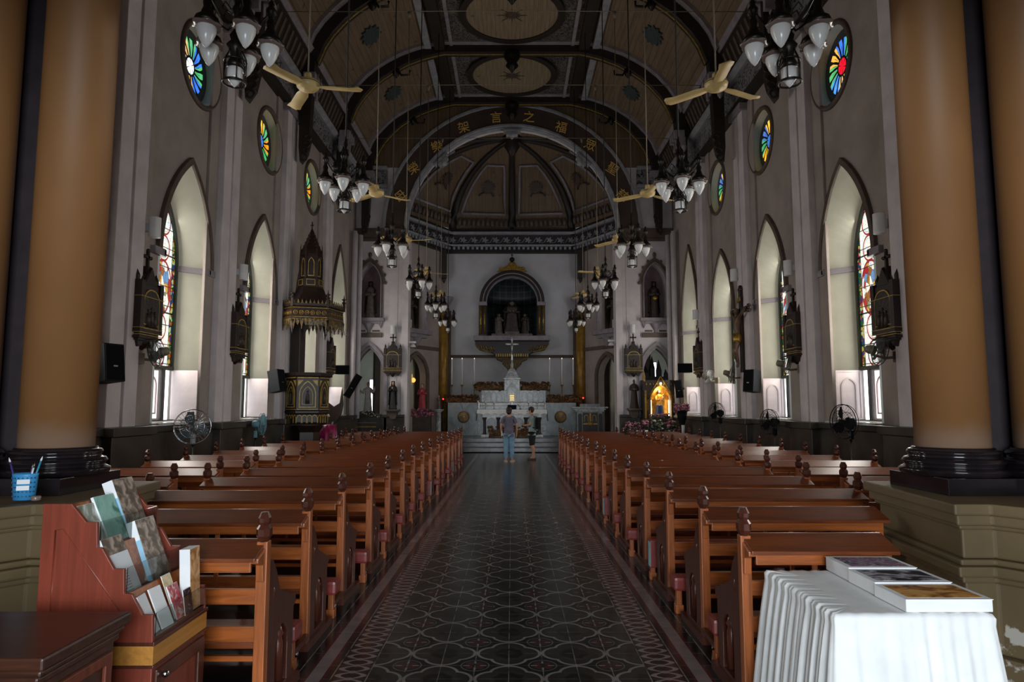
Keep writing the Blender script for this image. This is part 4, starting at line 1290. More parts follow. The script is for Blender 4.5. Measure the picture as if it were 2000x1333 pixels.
leaflet('booklet', 'olive and white booklet at the near end of the top tier', 'booklet', -1.783, 2.972, 1.003, 0.12, 0.19, 0.006, PIC['olive'])
leaflet('booklet', 'sea-green booklet in the middle of the top tier', 'booklet', -1.775, 3.085, 1.003, 0.15, 0.215, 0.012, PIC['green'])
leaflet('book', 'tall book with sepia group portrait and pale blue spine on the top tier', 'book', -1.772, 3.245, 1.003, 0.17, 0.275, 0.05, PIC['family'], 22, None, SKY)
leaflet('book', 'low book with sepia portrait behind the printed leaflet, middle tier', 'book', -1.652, 2.972, 0.81, 0.155, 0.245, 0.014, PIC['family'], 24, None, SKY)
leaflet('leaflet', 'white leaflet with printed lines of text, middle tier near end', 'leaflet', -1.642, 2.975, 0.808, 0.14, 0.175, 0.004, PIC['text'])
leaflet('book', 'tall sepia portrait book with blue spine at the far end of the middle tier', 'book', -1.645, 3.215, 0.808, 0.165, 0.285, 0.045, PIC['family'], 20, None, SKY)
leaflet('leaflet', 'blank white folded leaflet, left of the two on the bottom tier', 'leaflet', -1.512, 2.972, 0.642, 0.082, 0.172, 0.004, M['paper'], 24, rz=6)
leaflet('leaflet', 'blank white folded leaflet, right of the two on the bottom tier', 'leaflet', -1.512, 3.055, 0.642, 0.09, 0.18, 0.004, M['paper'], 24, rz=-4)
leaflet('holy_card', 'cream holy card with small figures behind the red card', 'card', -1.524, 3.19, 0.645, 0.08, 0.20, 0.003, PIC['cream'], 21)
leaflet('holy_card', 'red and white holy card on the bottom tier', 'card', -1.512, 3.19, 0.642, 0.095, 0.155, 0.006, PIC['red'], 21)
leaflet('brochure', 'dark brochure low in front of the tan brochure', 'brochure', -1.503, 3.245, 0.642, 0.075, 0.115, 0.004, PIC['dark'], 8)
leaflet('brochure', 'tall tan and white brochure standing at the far end of the bottom tier', 'brochure', -1.512, 3.315, 0.642, 0.10, 0.285, 0.05, PIC['tan'], 3, M['paper'])

# ---------------------------------------------------------------- blue pen basket on the left pedestal
t = thing('pen_basket', 'blue plastic basket of pens on the left stone pedestal', 'basket', (-2.825, 4.02, 1.065))
CY = plain('sky_blue_plastic', (62, 150, 206), 0.4, var=0.05)
mb = MB().lathe([(0.055, 0.0), (0.058, 0.0), (0.068, 0.14), (0.070, 0.15), (0.064, 0.15), (0.053, 0.006), (0.01, 0.006)], 24, sx=1.0, sy=0.8)
mb.build('tub', CY, t)
hl = MB()
for r_ in range(5):
    for c_ in range(9):
        a_ = PI + 0.25 + c_ * 0.33
        rr = 0.0595 + 0.0095 * (r_ * 0.024 + 0.02) / 0.14
        hl.at((rr * math.cos(a_), rr * 0.8 * math.sin(a_), 0.022 + r_ * 0.026), rz=a_ + PI / 2).cbox((0, 0, 0), (0.008, 0.004, 0.008))
hl.build('slots', plain('deep_blue_slots', (30, 70, 110), 0.6), t)
lb = MB()
for k in range(2):
    lb.at((0.024, -0.049 - 0.0025 * k, 0.105 - 0.035 * k), rz=0.42, rx=-0.06).box(-0.03, 0.032, -0.003, 0.0, -0.012, 0.014)
lb.build('paper_label', M['paper'], t)
for i, (dx, dy, ln, col, lx, ly, nm_, cap) in enumerate(((-0.045, 0, 0.215, (70, 60, 130), -0.32, 0.0, 'dark blue pen with a white cap leaning left in the basket', 1), (0.02, 0.01, 0.22, (40, 140, 170), 0.30, 0.0, 'teal pencil leaning right in the blue basket', 1),
                                      (0.03, -0.015, 0.18, (214, 214, 222), 0.24, 0.05, 'pale short pen beside the teal pencil', 0), (0.0, 0.02, 0.17, (96, 70, 130), 0.2, 0.1, 'violet pen in the blue basket', 0))):
    o = thing('pen', nm_, 'pen', (-2.825 + dx * 0.6, 4.02 + dy, 1.075), 0, 'pens in the blue basket')
    o.rotation_euler = (ly, lx, 0)
    MB().cyl((0, 0, 0), 0.005, ln, 10).build('barrel', plain('pen_%d' % i, col, 0.35), o)
    MB().lathe([(0.005, ln), (0.005, ln + 0.012), (0.001, ln + 0.028)], 8).build('tip', M['paper'] if cap else M['steel'], o)
t = thing('glass_jar', 'small clear jar lid by the column base on the left pedestal', 'jar', (-2.735, 3.99, 1.065))
MB().lathe([(0.024, 0), (0.026, 0.004), (0.026, 0.022), (0.022, 0.026)], 18).build('lid', M['collar'], t)
# ---------------------------------------------------------------- stations of the cross
def gable(mb, w, z0, h, y0, y1):
    mb.plate([(-w, z0), (w, z0), (0, z0 + h)], [], 'y', y0, y1)
def pinnacle(mb, x, y, z, r, h):
    mb.box(x - r, x + r, y - r, y + r, z, z + h * 0.45)
    mb.lathe([(r * 1.5, z + h * 0.45), (r * 1.3, z + h * 0.5), (0.004, z + h)], 4, (x, y, 0), smooth=False, a0=PI / 4)
def station():
    t = thing('station_of_the_cross', '', 'station')
    mb = MB()
    mb.box(-0.29, 0.29, -0.20, 0.0, 0.12, 0.80).box(-0.31, 0.31, -0.225, 0.0, 0.08, 0.14).box(-0.31, 0.31, -0.225, 0.0, 0.0, 0.035).box(-0.27, 0.27, -0.19, 0.0, -0.03, 0.08)
    for s in (-1, 1):
        mb.box(s * 0.26 - 0.045, s * 0.26 + 0.045, -0.225, -0.02, 0.12, 0.84)
        pinnacle(mb, s * 0.26, -0.12, 0.84, 0.03, 0.16)
        mb.plate([(s * 0.24, -0.03), (s * 0.08, -0.03), (s * 0.12, -0.10), (s * 0.2, -0.12)], [], 'y', -0.16, -0.02)
    mb.lathe([(0.01, -0.16), (0.06, -0.12), (0.09, -0.03)], 8, (0, -0.1, 0))
    gable(mb, 0.17, 0.80, 0.26, -0.20, -0.06)
    mb.box(-0.05, 0.05, -0.16, -0.08, 0.92, 1.08).box(-0.075, 0.075, -0.17, -0.07, 0.86, 0.90)
    for s in (-1, 1):
        mb.plate([(s * 0.05, 0.98), (s * 0.12, 0.92), (s * 0.16, 0.86), (s * 0.05, 0.86)], [], 'y', -0.15, -0.09)
    mb.build('frame', M['darkwood'], t, bevel=0.006)
    MB().plate(gothic(0.205, 0.16, 0.52, 0.19, 8), [], 'y', -0.212, -0.20).build('relief_panel', plain('dark_relief', (40, 34, 32), 0.5, var=0.45, scale=18, bump=0.6) if 'relief' not in M else M['relief'], t)
    fg = MB()
    for x, h in ((-0.09, 0.26), (0.0, 0.30), (0.09, 0.24)):
        fg.lathe([(0.045, 0.17), (0.04, 0.17 + h * 0.5), (0.03, 0.17 + h * 0.75), (0.012, 0.17 + h * 0.8)], 8, (x, -0.21, 0)).ball((x, -0.215, 0.17 + h * 0.92), 0.024, 8, 6)
    fg.build('relief_figures', M['stone_dark'], t)
    g = MB().band(gothic(0.205, 0.15, 0.52, 0.19, 10), gothic(0.225, 0.13, 0.52, 0.21, 10), 'y', -0.22, -0.20, True)
    g.box(-0.205, 0.205, -0.22, -0.205, 0.20, 0.212)
    g.build('gilt_arch', M['goldpaint'], t)
    for z in (0.045, 0.078, 0.145, 0.60):
        MB().box(-0.313, 0.313, -0.229, 0.0, z, z + 0.010).build('gilt_line', M['goldpaint'], t)
    c = MB().box(-0.02, 0.02, -0.14, -0.10, 1.06, 1.32).box(-0.085, 0.085, -0.14, -0.10, 1.20, 1.24)
    for x, z in ((-0.085, 1.22), (0.085, 1.22), (0, 1.32)):
        c.ball((x, -0.12, z), 0.03, 8, 6)
    c.build('cross', M['darkwood'], t)
    return t
STN = []
for s in (-1, 1):
    sd = 'left' if s < 0 else 'right'
    for k, (y, where) in enumerate(((9.92, 'beside the nearest window of the %s wall' % sd), (13.28, 'beside the second window of the %s wall' % sd), (20.1, 'high on the %s wall near the chancel' % sd))):
        STN.append((((XL + 0.05) if s < 0 else (XR - 0.05), y, 2.58), -s * PI / 2, 'carved dark wooden station of the cross ' + where))
    p = P(768 if s < 0 else 1236.5, 735, Y_END)
    STN.append(((p.x, Y_END - 0.005, p.z + 0.12), 0, 'carved station of the cross facing the nave %s of the chancel arch' % sd))
st0 = station()
for k, (loc, rz, lab) in enumerate(STN):
    o = st0 if k == 0 else dup(st0, loc, rz)
    o.location = loc; o.rotation_euler = (0, 0, rz); o['label'] = lab; o['group'] = 'stations of the cross'

# ---------------------------------------------------------------- white up-and-down wall lamps
def wall_lamp():
    t = thing('wall_lamp', '', 'wall lamp')
    MB().cyl((0, -0.20, -0.15), 0.085, 0.30, 20).build('cylinder_shade', M['white'], t, bevel=0.004)
    MB().box(-0.05, 0.05, -0.13, 0.0, -0.06, 0.06).build('bracket', M['white'], t, bevel=0.004)
    return t
wl0 = wall_lamp(); n_w = 0
for s, px, py, y, lab in ((-1, 277, 447, 9.92, 'above the nearest left station'), (-1, 459, 535, 13.28, 'above the second left station'), (1, 1741, 440, 9.92, 'above the nearest right station'), (1, 1551, 529, 13.28, 'above the second right station'), (1, 1439, 545, 16.55, 'above the crucifix'), (1, 1364, 620, 20.1, 'above the far right station'),
                          (0, 769, 646, Y_END, 'above the station left of the chancel'), (0, 1234, 644, Y_END, 'above the station right of the chancel')):
    xw = XL + 0.05 if s < 0 else XR - 0.05
    z = EYE + (795 - py) / abs(px - 1000) * abs(xw) if s else P(px, py, y).z
    o = wl0 if n_w == 0 else dup(wl0, (0, 0, 0)); n_w += 1
    o.location = (xw, y, z) if s else (P(px, py, y).x, y - 0.003, z)
    o.rotation_euler = (0, 0, -s * PI / 2)
    o['label'] = 'white cylindrical wall lamp ' + lab; o['group'] = 'cylinder wall lamps'

# ---------------------------------------------------------------- fans on walls and on stands
def fan_head(t, R, body, cage, blade, z=0.0):
    """axis along -y, cage centre at (0,0,z)"""
    c = MB()
    for r_, y, th in ((R, -0.02, 0.007), (R * 0.98, 0.03, 0.005), (R * 0.30, -0.07, 0.004), (R * 0.66, -0.058, 0.0035), (R * 0.55, 0.055, 0.004)):
        c.torus((0, y, z), r_, th, 28, 5, 'y')
    for i in range(28):
        a_ = 2 * PI * i / 28
        ca, sa = math.cos(a_), math.sin(a_)
        c.tube([(R * 0.08 * ca, -0.075, z + R * 0.08 * sa), (R * 0.66 * ca, -0.058, z + R * 0.66 * sa), (R * ca, -0.02, z + R * sa)], 0.0018, 4)
        c.tube([(R * ca, -0.02, z + R * sa), (R * 0.55 * ca, 0.055, z + R * 0.55 * sa), (R * 0.2 * ca, 0.07, z + R * 0.2 * sa)], 0.0018, 4)
    c.lathe([(0.03, 0), (0.03, 0.01)], 12, (0, 0, 0)) if False else None
    c.build('cage', cage, t)
    b = MB()
    for i in range(3):
        a_ = 2 * PI * i / 3 + 0.5
        b.M = Matrix.Translation((0, -0.02, z)) @ Matrix.Rotation(a_, 4, 'Y')
        n = 6; rings = []
        for j in range(n + 1):
            f = j / n; r_ = 0.03 + f * (R * 0.86 - 0.03)
            wd = R * (0.10 + 0.34 * math.sin(min(1, f * 1.05 + 0.12) * PI * 0.80))
            rings.append([(r_, -0.025, -wd * 0.35), (r_, 0.0, 0.0), (r_, 0.03, wd)])
        b.loft(rings, False, False, True)
    b.M = Matrix()
    b.loft([[(0.035 * math.cos(k * PI / 8), y, z + 0.035 * math.sin(k * PI / 8)) for k in range(16)] for y in (-0.06, 0.01)], True, True)
    b.build('blades', blade, t)
    m = MB().loft([[(r_ * math.cos(k * PI / 8), y, z + r_ * math.sin(k * PI / 8)) for k in range(16)] for r_, y in ((0.035, 0.05), (0.065, 0.07), (0.07, 0.15), (0.055, 0.19), (0.02, 0.2))], True, True)
    m.build('motor', body, t)
IV = plain('grey_ivory_plastic', (128, 120, 100), 0.45)
def wall_fan(lab, loc, rz, wx, tilt=0.25):
    t = thing('wall_fan', lab, 'fan', loc, rz, 'small fans fixed to the window piers')
    h = bpy.data.objects.new('head', None); COL.objects.link(h); h.parent = t; h.rotation_euler = (tilt, 0, 0)
    fan_head(h, 0.21, IV, M['steel'], plain('smoky_blade', (120, 124, 122), 0.4))
    c, s = math.cos(-rz), math.sin(-rz)
    w_ = (wx * c, wx * s)
    MB().tube([(0, 0.12, -0.04), (w_[0] * 0.5, 0.1 + w_[1] * 0.5, -0.10), (w_[0], w_[1] + 0.05, -0.08)], 0.02, 8).cbox((w_[0] * 0.9, w_[1] * 0.9 + 0.05, -0.08), (0.1, 0.1, 0.16)).build('wall_arm', IV, t)
for s, px, py, Y, rz, lab in ((-1, 303, 690, 10.0, -0.75, 'small wall fan by the nearest left window'), (1, 1717, 686, 9.9, 0.55, 'small wall fan by the nearest right window'), (1, 1537, 713, 13.3, 1.2, 'small wall fan by the second right window'), (1, 1429, 731, 16.6, 1.2, 'small wall fan below the crucifix'), (1, 1384, 738, 18.7, 0.7, 'cream wall fan on the far right pier')):
    p = P(px, py, Y)
    wall_fan(lab, p, rz, (XL - p.x) if s < 0 else (XR - p.x))
def stand_fan(lab, px, py, Y, R, rz, body, cage, blade):
    p = P(px, py, Y)
    t = thing('standing_fan', lab, 'fan', (p.x, p.y, 0), rz, 'standing fans in the side aisles')
    fan_head(t, R, body, cage, blade, p.z)
    MB().tube([(0, 0.12, 0.03), (0, 0.12, p.z - 0.3)], 0.012, 10).tube([(0, 0.12, p.z - 0.3), (0, 0.12, p.z - 0.04)], 0.022, 10).build('pole', M['chrome'] if body is not M['black'] else M['steel'], t)
    MB().lathe([(0.2, 0.0), (0.2, 0.02), (0.05, 0.05), (0.03, 0.09)], 20, (0, 0.12, 0)).build('base', body, t)
    MB().cbox((0, 0.12, p.z - 0.2), (0.07, 0.06, 0.14)).build('switch_box', body, t, bevel=0.01)
GP = plain('pale_grey_fan_plastic', (166, 176, 178), 0.35); SB = plain('smoke_blue_blade', (92, 106, 112), 0.3)
CYN = plain('turquoise_fan_plastic', (120, 172, 184), 0.35)
stand_fan('big pale grey standing fan below the nearest left window', 376, 834, 10.75, 0.27, 0.3, GP, M['chrome'], SB)
stand_fan('turquoise standing fan below the second left window', 512, 829, 13.9, 0.22, 1.72, CYN, CYN, CYN)
DK = plain('dark_teal_fan_plastic', (30, 46, 50), 0.35)
stand_fan('dark standing fan with teal motor below the nearest right window', 1648, 824, 10.45, 0.26, -1.25, DK, M['black'], M['black'])
stand_fan('black standing fan below the second right window', 1503, 824, 13.4, 0.24, -1.2, M['black'], M['black'], M['black'])
stand_fan('black standing fan in the far right aisle', 1400, 806, 16.9, 0.24, -1.0, M['black'], M['black'], M['black'])

# ---------------------------------------------------------------- loudspeakers
GR = plain('speaker_grille_black', (16, 17, 20), 0.8, var=0.3, scale=120, spec=0.1)
def speaker(lab, px, py, Y, w_, d_, h_, rz, tilt, wx=None, roll=0):
    p = P(px, py, Y)
    t = thing('loudspeaker', lab, 'loudspeaker', p, 0, 'black loudspeakers')
    t.rotation_euler = (tilt, roll, rz)
    MB().plate([(-w_ * 0.36, d_ / 2), (w_ * 0.36, d_ / 2), (w_ / 2, -d_ / 2), (-w_ / 2, -d_ / 2)], [], 'z', -h_ / 2, h_ / 2).build('cabinet', M['black'], t, bevel=0.012)
    MB().cbox((0, -d_ / 2 - 0.004, 0), (w_ * 0.9, 0.012, h_ * 0.92)).build('grille', GR, t, bevel=0.004)
    if h_ > 0.3:
        MB().cbox((0, -d_ / 2 - 0.012, -h_ * 0.1), (0.06, 0.006, 0.02)).build('badge', M['steel'], t)
    MB().box(-0.03, 0.03, d_ / 2 - 0.02, d_ / 2 + (wx or 0.12), -0.03, 0.03).build('wall_bracket', M['steel'], t)
speaker('black loudspeaker on the pilaster beside the left ochre column', 209, 711, 8.95, 0.30, 0.28, 0.50, PI / 2 - 0.35, -0.12)
speaker('black loudspeaker on the pier between left window and pulpit', 540, 745, 15.4, 0.30, 0.28, 0.50, PI / 2 - 0.2, -0.18)
speaker('black loudspeaker on the right pier below the crucifix', 1470, 745, 15.4, 0.30, 0.28, 0.50, -PI / 2 + 0.5, -0.1)
speaker('small black box speaker on the left corner shafts', 669, 723, 21.2, 0.45, 0.2, 0.28, 0.1, 0)
speaker('small black box speaker on the right corner shafts', 1337, 719.5, 21.2, 0.45, 0.2, 0.29, -0.1, 0)
speaker('tall slanted black column speaker by the left pointed arch', 688, 754, 21.9, 0.24, 0.2, 0.80, 0.5, 0.1, roll=0.5)
speaker('black column speaker by the right pointed arch', 1327, 760, 22.4, 0.24, 0.2, 0.58, -0.5, 0.05, 0.30, roll=-0.1)

# ---------------------------------------------------------------- pulpit
t = thing('pulpit', 'carved dark wooden pulpit with gilt arches and a spired canopy on the left wall', 'pulpit', (-4.90, 16.4, 0))
A0 = math.radians(-43)
def hexring(r, z, n=6, a=A0): return [(r * math.cos(a + 2 * PI * i / n), r * math.sin(a + 2 * PI * i / n), z) for i in range(n)]
MB().loft([hexring(0.40, 0.0), hexring(0.40, 0.2), hexring(0.30, 0.25), hexring(0.30, 1.0), hexring(0.40, 1.15)], True, True, False).build('pedestal', M['darkwood'], t)
MB().loft([hexring(0.44, 1.2), hexring(0.47, 1.24), hexring(0.47, 1.42), hexring(0.52, 1.45), hexring(0.52, 1.5), hexring(0.50, 1.52), hexring(0.50, 2.28), hexring(0.56, 2.32), hexring(0.58, 2.40), hexring(0.50, 2.40)], True, True, False).build('tub', M['darkwood'], t, bevel=0.006)
def on_face(mb, i, r, fn):
    a = A0 + 2 * PI * i / 6; b = A0 + 2 * PI * (i + 1) / 6
    m_ = (a + b) / 2; ap = r * math.cos(PI / 6)
    mb.M = Matrix.Translation((ap * math.cos(m_), ap * math.sin(m_), 0)) @ Matrix.Rotation(m_ + PI / 2, 4, 'Z')
    fn(mb)
g = MB(); rl = MB()
for i in range(6):
    on_face(g, i, 0.50, lambda m: m.band(gothic(0.17, 1.60, 1.88, 0.30, 8), gothic(0.19, 1.58, 1.88, 0.325, 8), 'y', -0.02, 0.0, True).band(gothic(0.11, 1.66, 1.86, 0.20, 8), gothic(0.122, 1.65, 1.86, 0.215, 8), 'y', -0.012, 0.0, True).box(-0.24, 0.24, -0.03, 0.0, 2.27, 2.29).box(-0.24, 0.24, -0.025, 0.0, 1.53, 1.545).plate([(-0.22, 2.22), (-0.10, 2.22), (-0.22, 2.08)], [], 'y', -0.008, 0.0).plate([(0.22, 2.22), (0.22, 2.08), (0.10, 2.22)], [], 'y', -0.008, 0.0))
    def fringe(m):
        for k in range(4):
            x = -0.17 + k * 0.113
            m.band([(x + q, z) for q, z in gothic(0.075, 1.22, 1.30, 0.12, 5)], [(x + q, z) for q, z in gothic(0.062, 1.22, 1.30, 0.10, 5)], 'y', -0.015, 0.0)
    on_face(g, i, 0.475, fringe)
    on_face(rl, i, 0.50, lambda m: m.lathe([(0.05, 1.66), (0.045, 1.80), (0.03, 1.90), (0.01, 1.92)], 8, (0, 0, 0)).ball((0, 0, 1.96), 0.03, 8, 6))
g.build('gilt_tracery', M['goldpaint'], t); rl.build('relief_saint', M['stone_dark'], t)
MB().box(-0.46, -0.22, 0.05, 0.45, 2.3, 3.7).box(-0.24, -0.21, -0.02, 0.03, 2.4, 3.5).build('back_panel', M['darkwood'], t, bevel=0.01)
MB().plate([(-0.22, 3.6), (0.0, 3.58), (-0.12, 3.45), (-0.18, 3.2)], [], 'y', 0.1, 0.16).build('bracket', M['darkwood'], t)
CZ = 3.62
cb = MB().loft([hexring(0.74, CZ), hexring(0.80, CZ + 0.04), hexring(0.78, CZ + 0.30), hexring(0.82, CZ + 0.33), hexring(0.82, CZ + 0.38), hexring(0.70, CZ + 0.40), hexring(0.52, CZ + 0.52), hexring(0.36, CZ + 0.72), hexring(0.29, CZ + 0.88)], True, True, False)
cb.build('canopy', M['darkwood'], t)
cf = MB(); cx = MB()
for i in range(6):
    def fr(m):
        for k in range(9):
            x = -0.36 + k * 0.09
            m.plate([(x - 0.04, CZ + 0.03), (x + 0.04, CZ + 0.03), (x + 0.035, CZ - 0.06), (x, CZ - (0.24 if k % 2 == 0 else 0.14)), (x - 0.035, CZ - 0.06)], [], 'y', -0.02, 0.005)
    on_face(cf, i, 0.79, fr)
    def crs(m):
        for k in range(9):
            x = -0.36 + k * 0.09
            m.plate([(x - 0.03, CZ + 0.38), (x + 0.03, CZ + 0.38), (x, CZ + 0.48)], [], 'y', -0.02, 0.0)
    on_face(cx, i, 0.79, crs)
cf.build('fringe', M['goldcarve'], t); cx.build('cresting', M['goldcarve'], t)
cg = MB()
for i in range(6):
    def bd(m):
        m.box(-0.39, 0.39, -0.015, 0.0, CZ + 0.05, CZ + 0.065).box(-0.39, 0.39, -0.015, 0.0, CZ + 0.27, CZ + 0.285)
        for k in range(6):
            m.torus((-0.32 + k * 0.128, -0.008, CZ + 0.165), 0.045, 0.008, 12, 5, 'y')
            m.torus((-0.32 + k * 0.128, -0.008, CZ + 0.165), 0.016, 0.006, 8, 4, 'y')
    on_face(cg, i, 0.79, bd)
cg.build('gilt_band', M['gold'], t)
for i in range(6):
    a = A0 + 2 * PI * i / 6
    x, y = 0.80 * math.cos(a), 0.80 * math.sin(a)
    pn = MB()
    pinnacle(pn, x, y, CZ + 0.3, 0.028, 0.42)
    for z in (CZ + 0.52, CZ + 0.60):
        pn.torus((x, y, z), 0.045, 0.014, 8, 5)
    pn.build('pinnacle', M['darkwood'], t)
    MB().lathe([(0.005, CZ - 0.35), (0.035, CZ - 0.2), (0.05, CZ)], 6, (x * 0.96, y * 0.96, 0)).build('pendant', M['darkwood'], t)
ln = MB().loft([hexring(0.30, CZ + 0.84), hexring(0.30, CZ + 1.06), hexring(0.26, CZ + 1.08), hexring(0.22, CZ + 1.08), hexring(0.22, CZ + 1.62), hexring(0.27, CZ + 1.66), hexring(0.25, CZ + 1.74), hexring(0.15, CZ + 1.98), hexring(0.012, CZ + 2.34)], True, True, False)
for i in range(6):
    a = A0 + 2 * PI * i / 6
    pinnacle(ln, 0.25 * math.cos(a), 0.25 * math.sin(a), CZ + 1.08, 0.025, 0.85)
    for k in range(5):
        ln.ball((0.22 * (1 - k / 6) * math.cos(a), 0.22 * (1 - k / 6) * math.sin(a), CZ + 1.78 + k * 0.095), 0.022, 6, 5)
ln.box(-0.012, 0.012, -0.012, 0.012, CZ + 2.3, CZ + 2.5).box(-0.04, 0.04, -0.01, 0.01, CZ + 2.40, CZ + 2.425)
ln.build('spire', M['darkwood'], t)
lg = MB()
for i in range(6):
    on_face(lg, i, 0.23, lambda m: m.band(gothic(0.06, CZ + 1.14, CZ + 1.42, 0.14, 6), gothic(0.075, CZ + 1.12, CZ + 1.42, 0.16, 6), 'y', -0.02, 0.0, True))
    on_face(lg, i, 0.30, lambda m: m.band([(-0.09, CZ + 0.9), (0.09, CZ + 0.9), (0.09, CZ + 1.02), (-0.09, CZ + 1.02)], [(-0.10, CZ + 0.89), (0.10, CZ + 0.89), (0.10, CZ + 1.03), (-0.10, CZ + 1.03)], 'y', -0.02, 0.0, True))
lg.build('gilt_openings', M['goldpaint'], t)

# magenta draped cloth, black pointed stand, beside the pulpit foot
p = P(642, 838, 17.4)
t = thing('draped_stand', 'magenta cloth draped over a low stand beside the pulpit', 'cloth', (p.x, 17.4, 0))
MB().lathe([(0.30, 0.0), (0.27, 0.5), (0.22, 0.9), (0.18, 1.12), (0.05, 1.16)], 40, fold=11, amp=0.06, sx=1.0).build('cloth', plain('magenta_satin', (150, 30, 84), 0.4, var=0.25, scale=12), t)
p = P(652, 800, 19.0)
t = thing('eagle_lectern', 'black lectern with upswept wing shape beside the pulpit', 'lectern', (p.x, 19.0, 0))
MB().lathe([(0.25, 0.0), (0.22, 0.06), (0.06, 0.12), (0.05, 0.9), (0.10, 1.05), (0.06, 1.2)], 12).build('pole', M['darkwood'], t)
MB().plate([(-0.30, 1.62), (-0.16, 1.72), (0.0, 1.60), (0.16, 1.70), (0.22, 2.10), (0.26, 1.66), (0.20, 1.36), (0.05, 1.12), (-0.04, 1.12), (-0.1, 1.36), (-0.2, 1.5)], [], 'y', -0.05, 0.05).build('wings', M['darkwood'], t, bevel=0.015)

# ---------------------------------------------------------------- figures grown on a skeleton
def skin(name, nodes, edges, mat, parent, root, lvl=2):
    names = list(nodes)
    me = bpy.data.meshes.new(name)
    me.from_pydata([nodes[n][0] for n in names], [(names.index(a), names.index(b)) for a, b in edges], [])
    me.materials.append(mat)
    o = bpy.data.objects.new(name, me); COL.objects.link(o); o.parent = parent
    md = o.modifiers.new('skin', 'SKIN'); md.use_smooth_shade = True
    if not me.skin_vertices:
        bpy.context.view_layer.objects.active = o
    sv = me.skin_vertices[0].data
    for i, n in enumerate(names):
        r = nodes[n][1]
        sv[i].radius = r if isinstance(r, tuple) else (r, r)
        sv[i].use_root = (n == root)
    sd = o.modifiers.new('smooth', 'SUBSURF'); sd.levels = lvl; sd.render_levels = lvl
    dg = bpy.context.evaluated_depsgraph_get()
    nm = bpy.data.meshes.new_from_object(o.evaluated_get(dg))
    o.modifiers.clear(); o.data = nm
    if not nm.materials: nm.materials.append(mat)
    for pl in nm.polygons: pl.use_smooth = True
    return o

# crucifix on the right wall
p = P(1444, 728, 16.25)
t = thing('crucifix', 'large dark wooden crucifix with bronze corpus on the right wall', 'crucifix', (XR - 0.14, 16.25, p.z), -PI / 2)
c = MB().box(-0.06, 0.06, -0.10, -0.02, 0.0, 2.0).box(-0.55, 0.55, -0.10, -0.02, 1.42, 1.54)
for x, z in ((-0.55, 1.48), (0.55, 1.48), (0, 2.0)):
    for dx, dz in ((0.05, 0), (-0.05, 0), (0, 0.05), (0, -0.05)):
        c.ball((x + dx, -0.06, z + dz), 0.055, 8, 6)
c.build('cross', M['darkwood'], t, bevel=0.006)
MB().plate([(-0.12, 1.78), (0.12, 1.80), (0.12, 1.70), (-0.12, 1.68)], [], 'y', -0.125, -0.105).build('title_plate', M['gold'], t)
N = {'pelvis': ((0, -0.17, 0.86), 0.085), 'belly': ((0, -0.17, 1.02), 0.075), 'chest': ((0, -0.16, 1.22), 0.105), 'neck': ((0.0, -0.17, 1.37), 0.04), 'head': ((0.03, -0.20, 1.46), 0.06), 'crown': ((0.035, -0.20, 1.55), 0.05)}
E_ = [('pelvis', 'belly'), ('belly', 'chest'), ('chest', 'neck'), ('neck', 'head'), ('head', 'crown')]
for s in (-1, 1):
    q = 'l' if s < 0 else 'r'
    N.update({'sh' + q: ((s * 0.13, -0.16, 1.31), 0.045), 'el' + q: ((s * 0.32, -0.15, 1.39), 0.033), 'wr' + q: ((s * 0.48, -0.13, 1.47), 0.022), 'ha' + q: ((s * 0.54, -0.13, 1.49), 0.022),
              'hip' + q: ((s * 0.06, -0.17, 0.76), 0.07), 'kn' + q: ((s * 0.05, -0.24, 0.50), 0.048), 'an' + q: ((s * 0.03, -0.16, 0.20), 0.028), 'ft' + q: ((s * 0.025, -0.20, 0.12), 0.028)})
    E_ += [('chest', 'sh' + q), ('sh' + q, 'el' + q), ('el' + q, 'wr' + q), ('wr' + q, 'ha' + q), ('pelvis', 'hip' + q), ('hip' + q, 'kn' + q), ('kn' + q, 'an' + q), ('an' + q, 'ft' + q)]
BR = plain('bronzed_corpus', (96, 74, 56), 0.45, 0.2, var=0.2, scale=8)
skin('corpus', N, E_, BR, t, 'pelvis')
MB().lathe([(0.11, 0.70), (0.125, 0.78), (0.115, 0.93)], 20, (0, -0.17, 0), fold=5, amp=0.06, sy=0.85).build('loincloth', M['gold'], t)
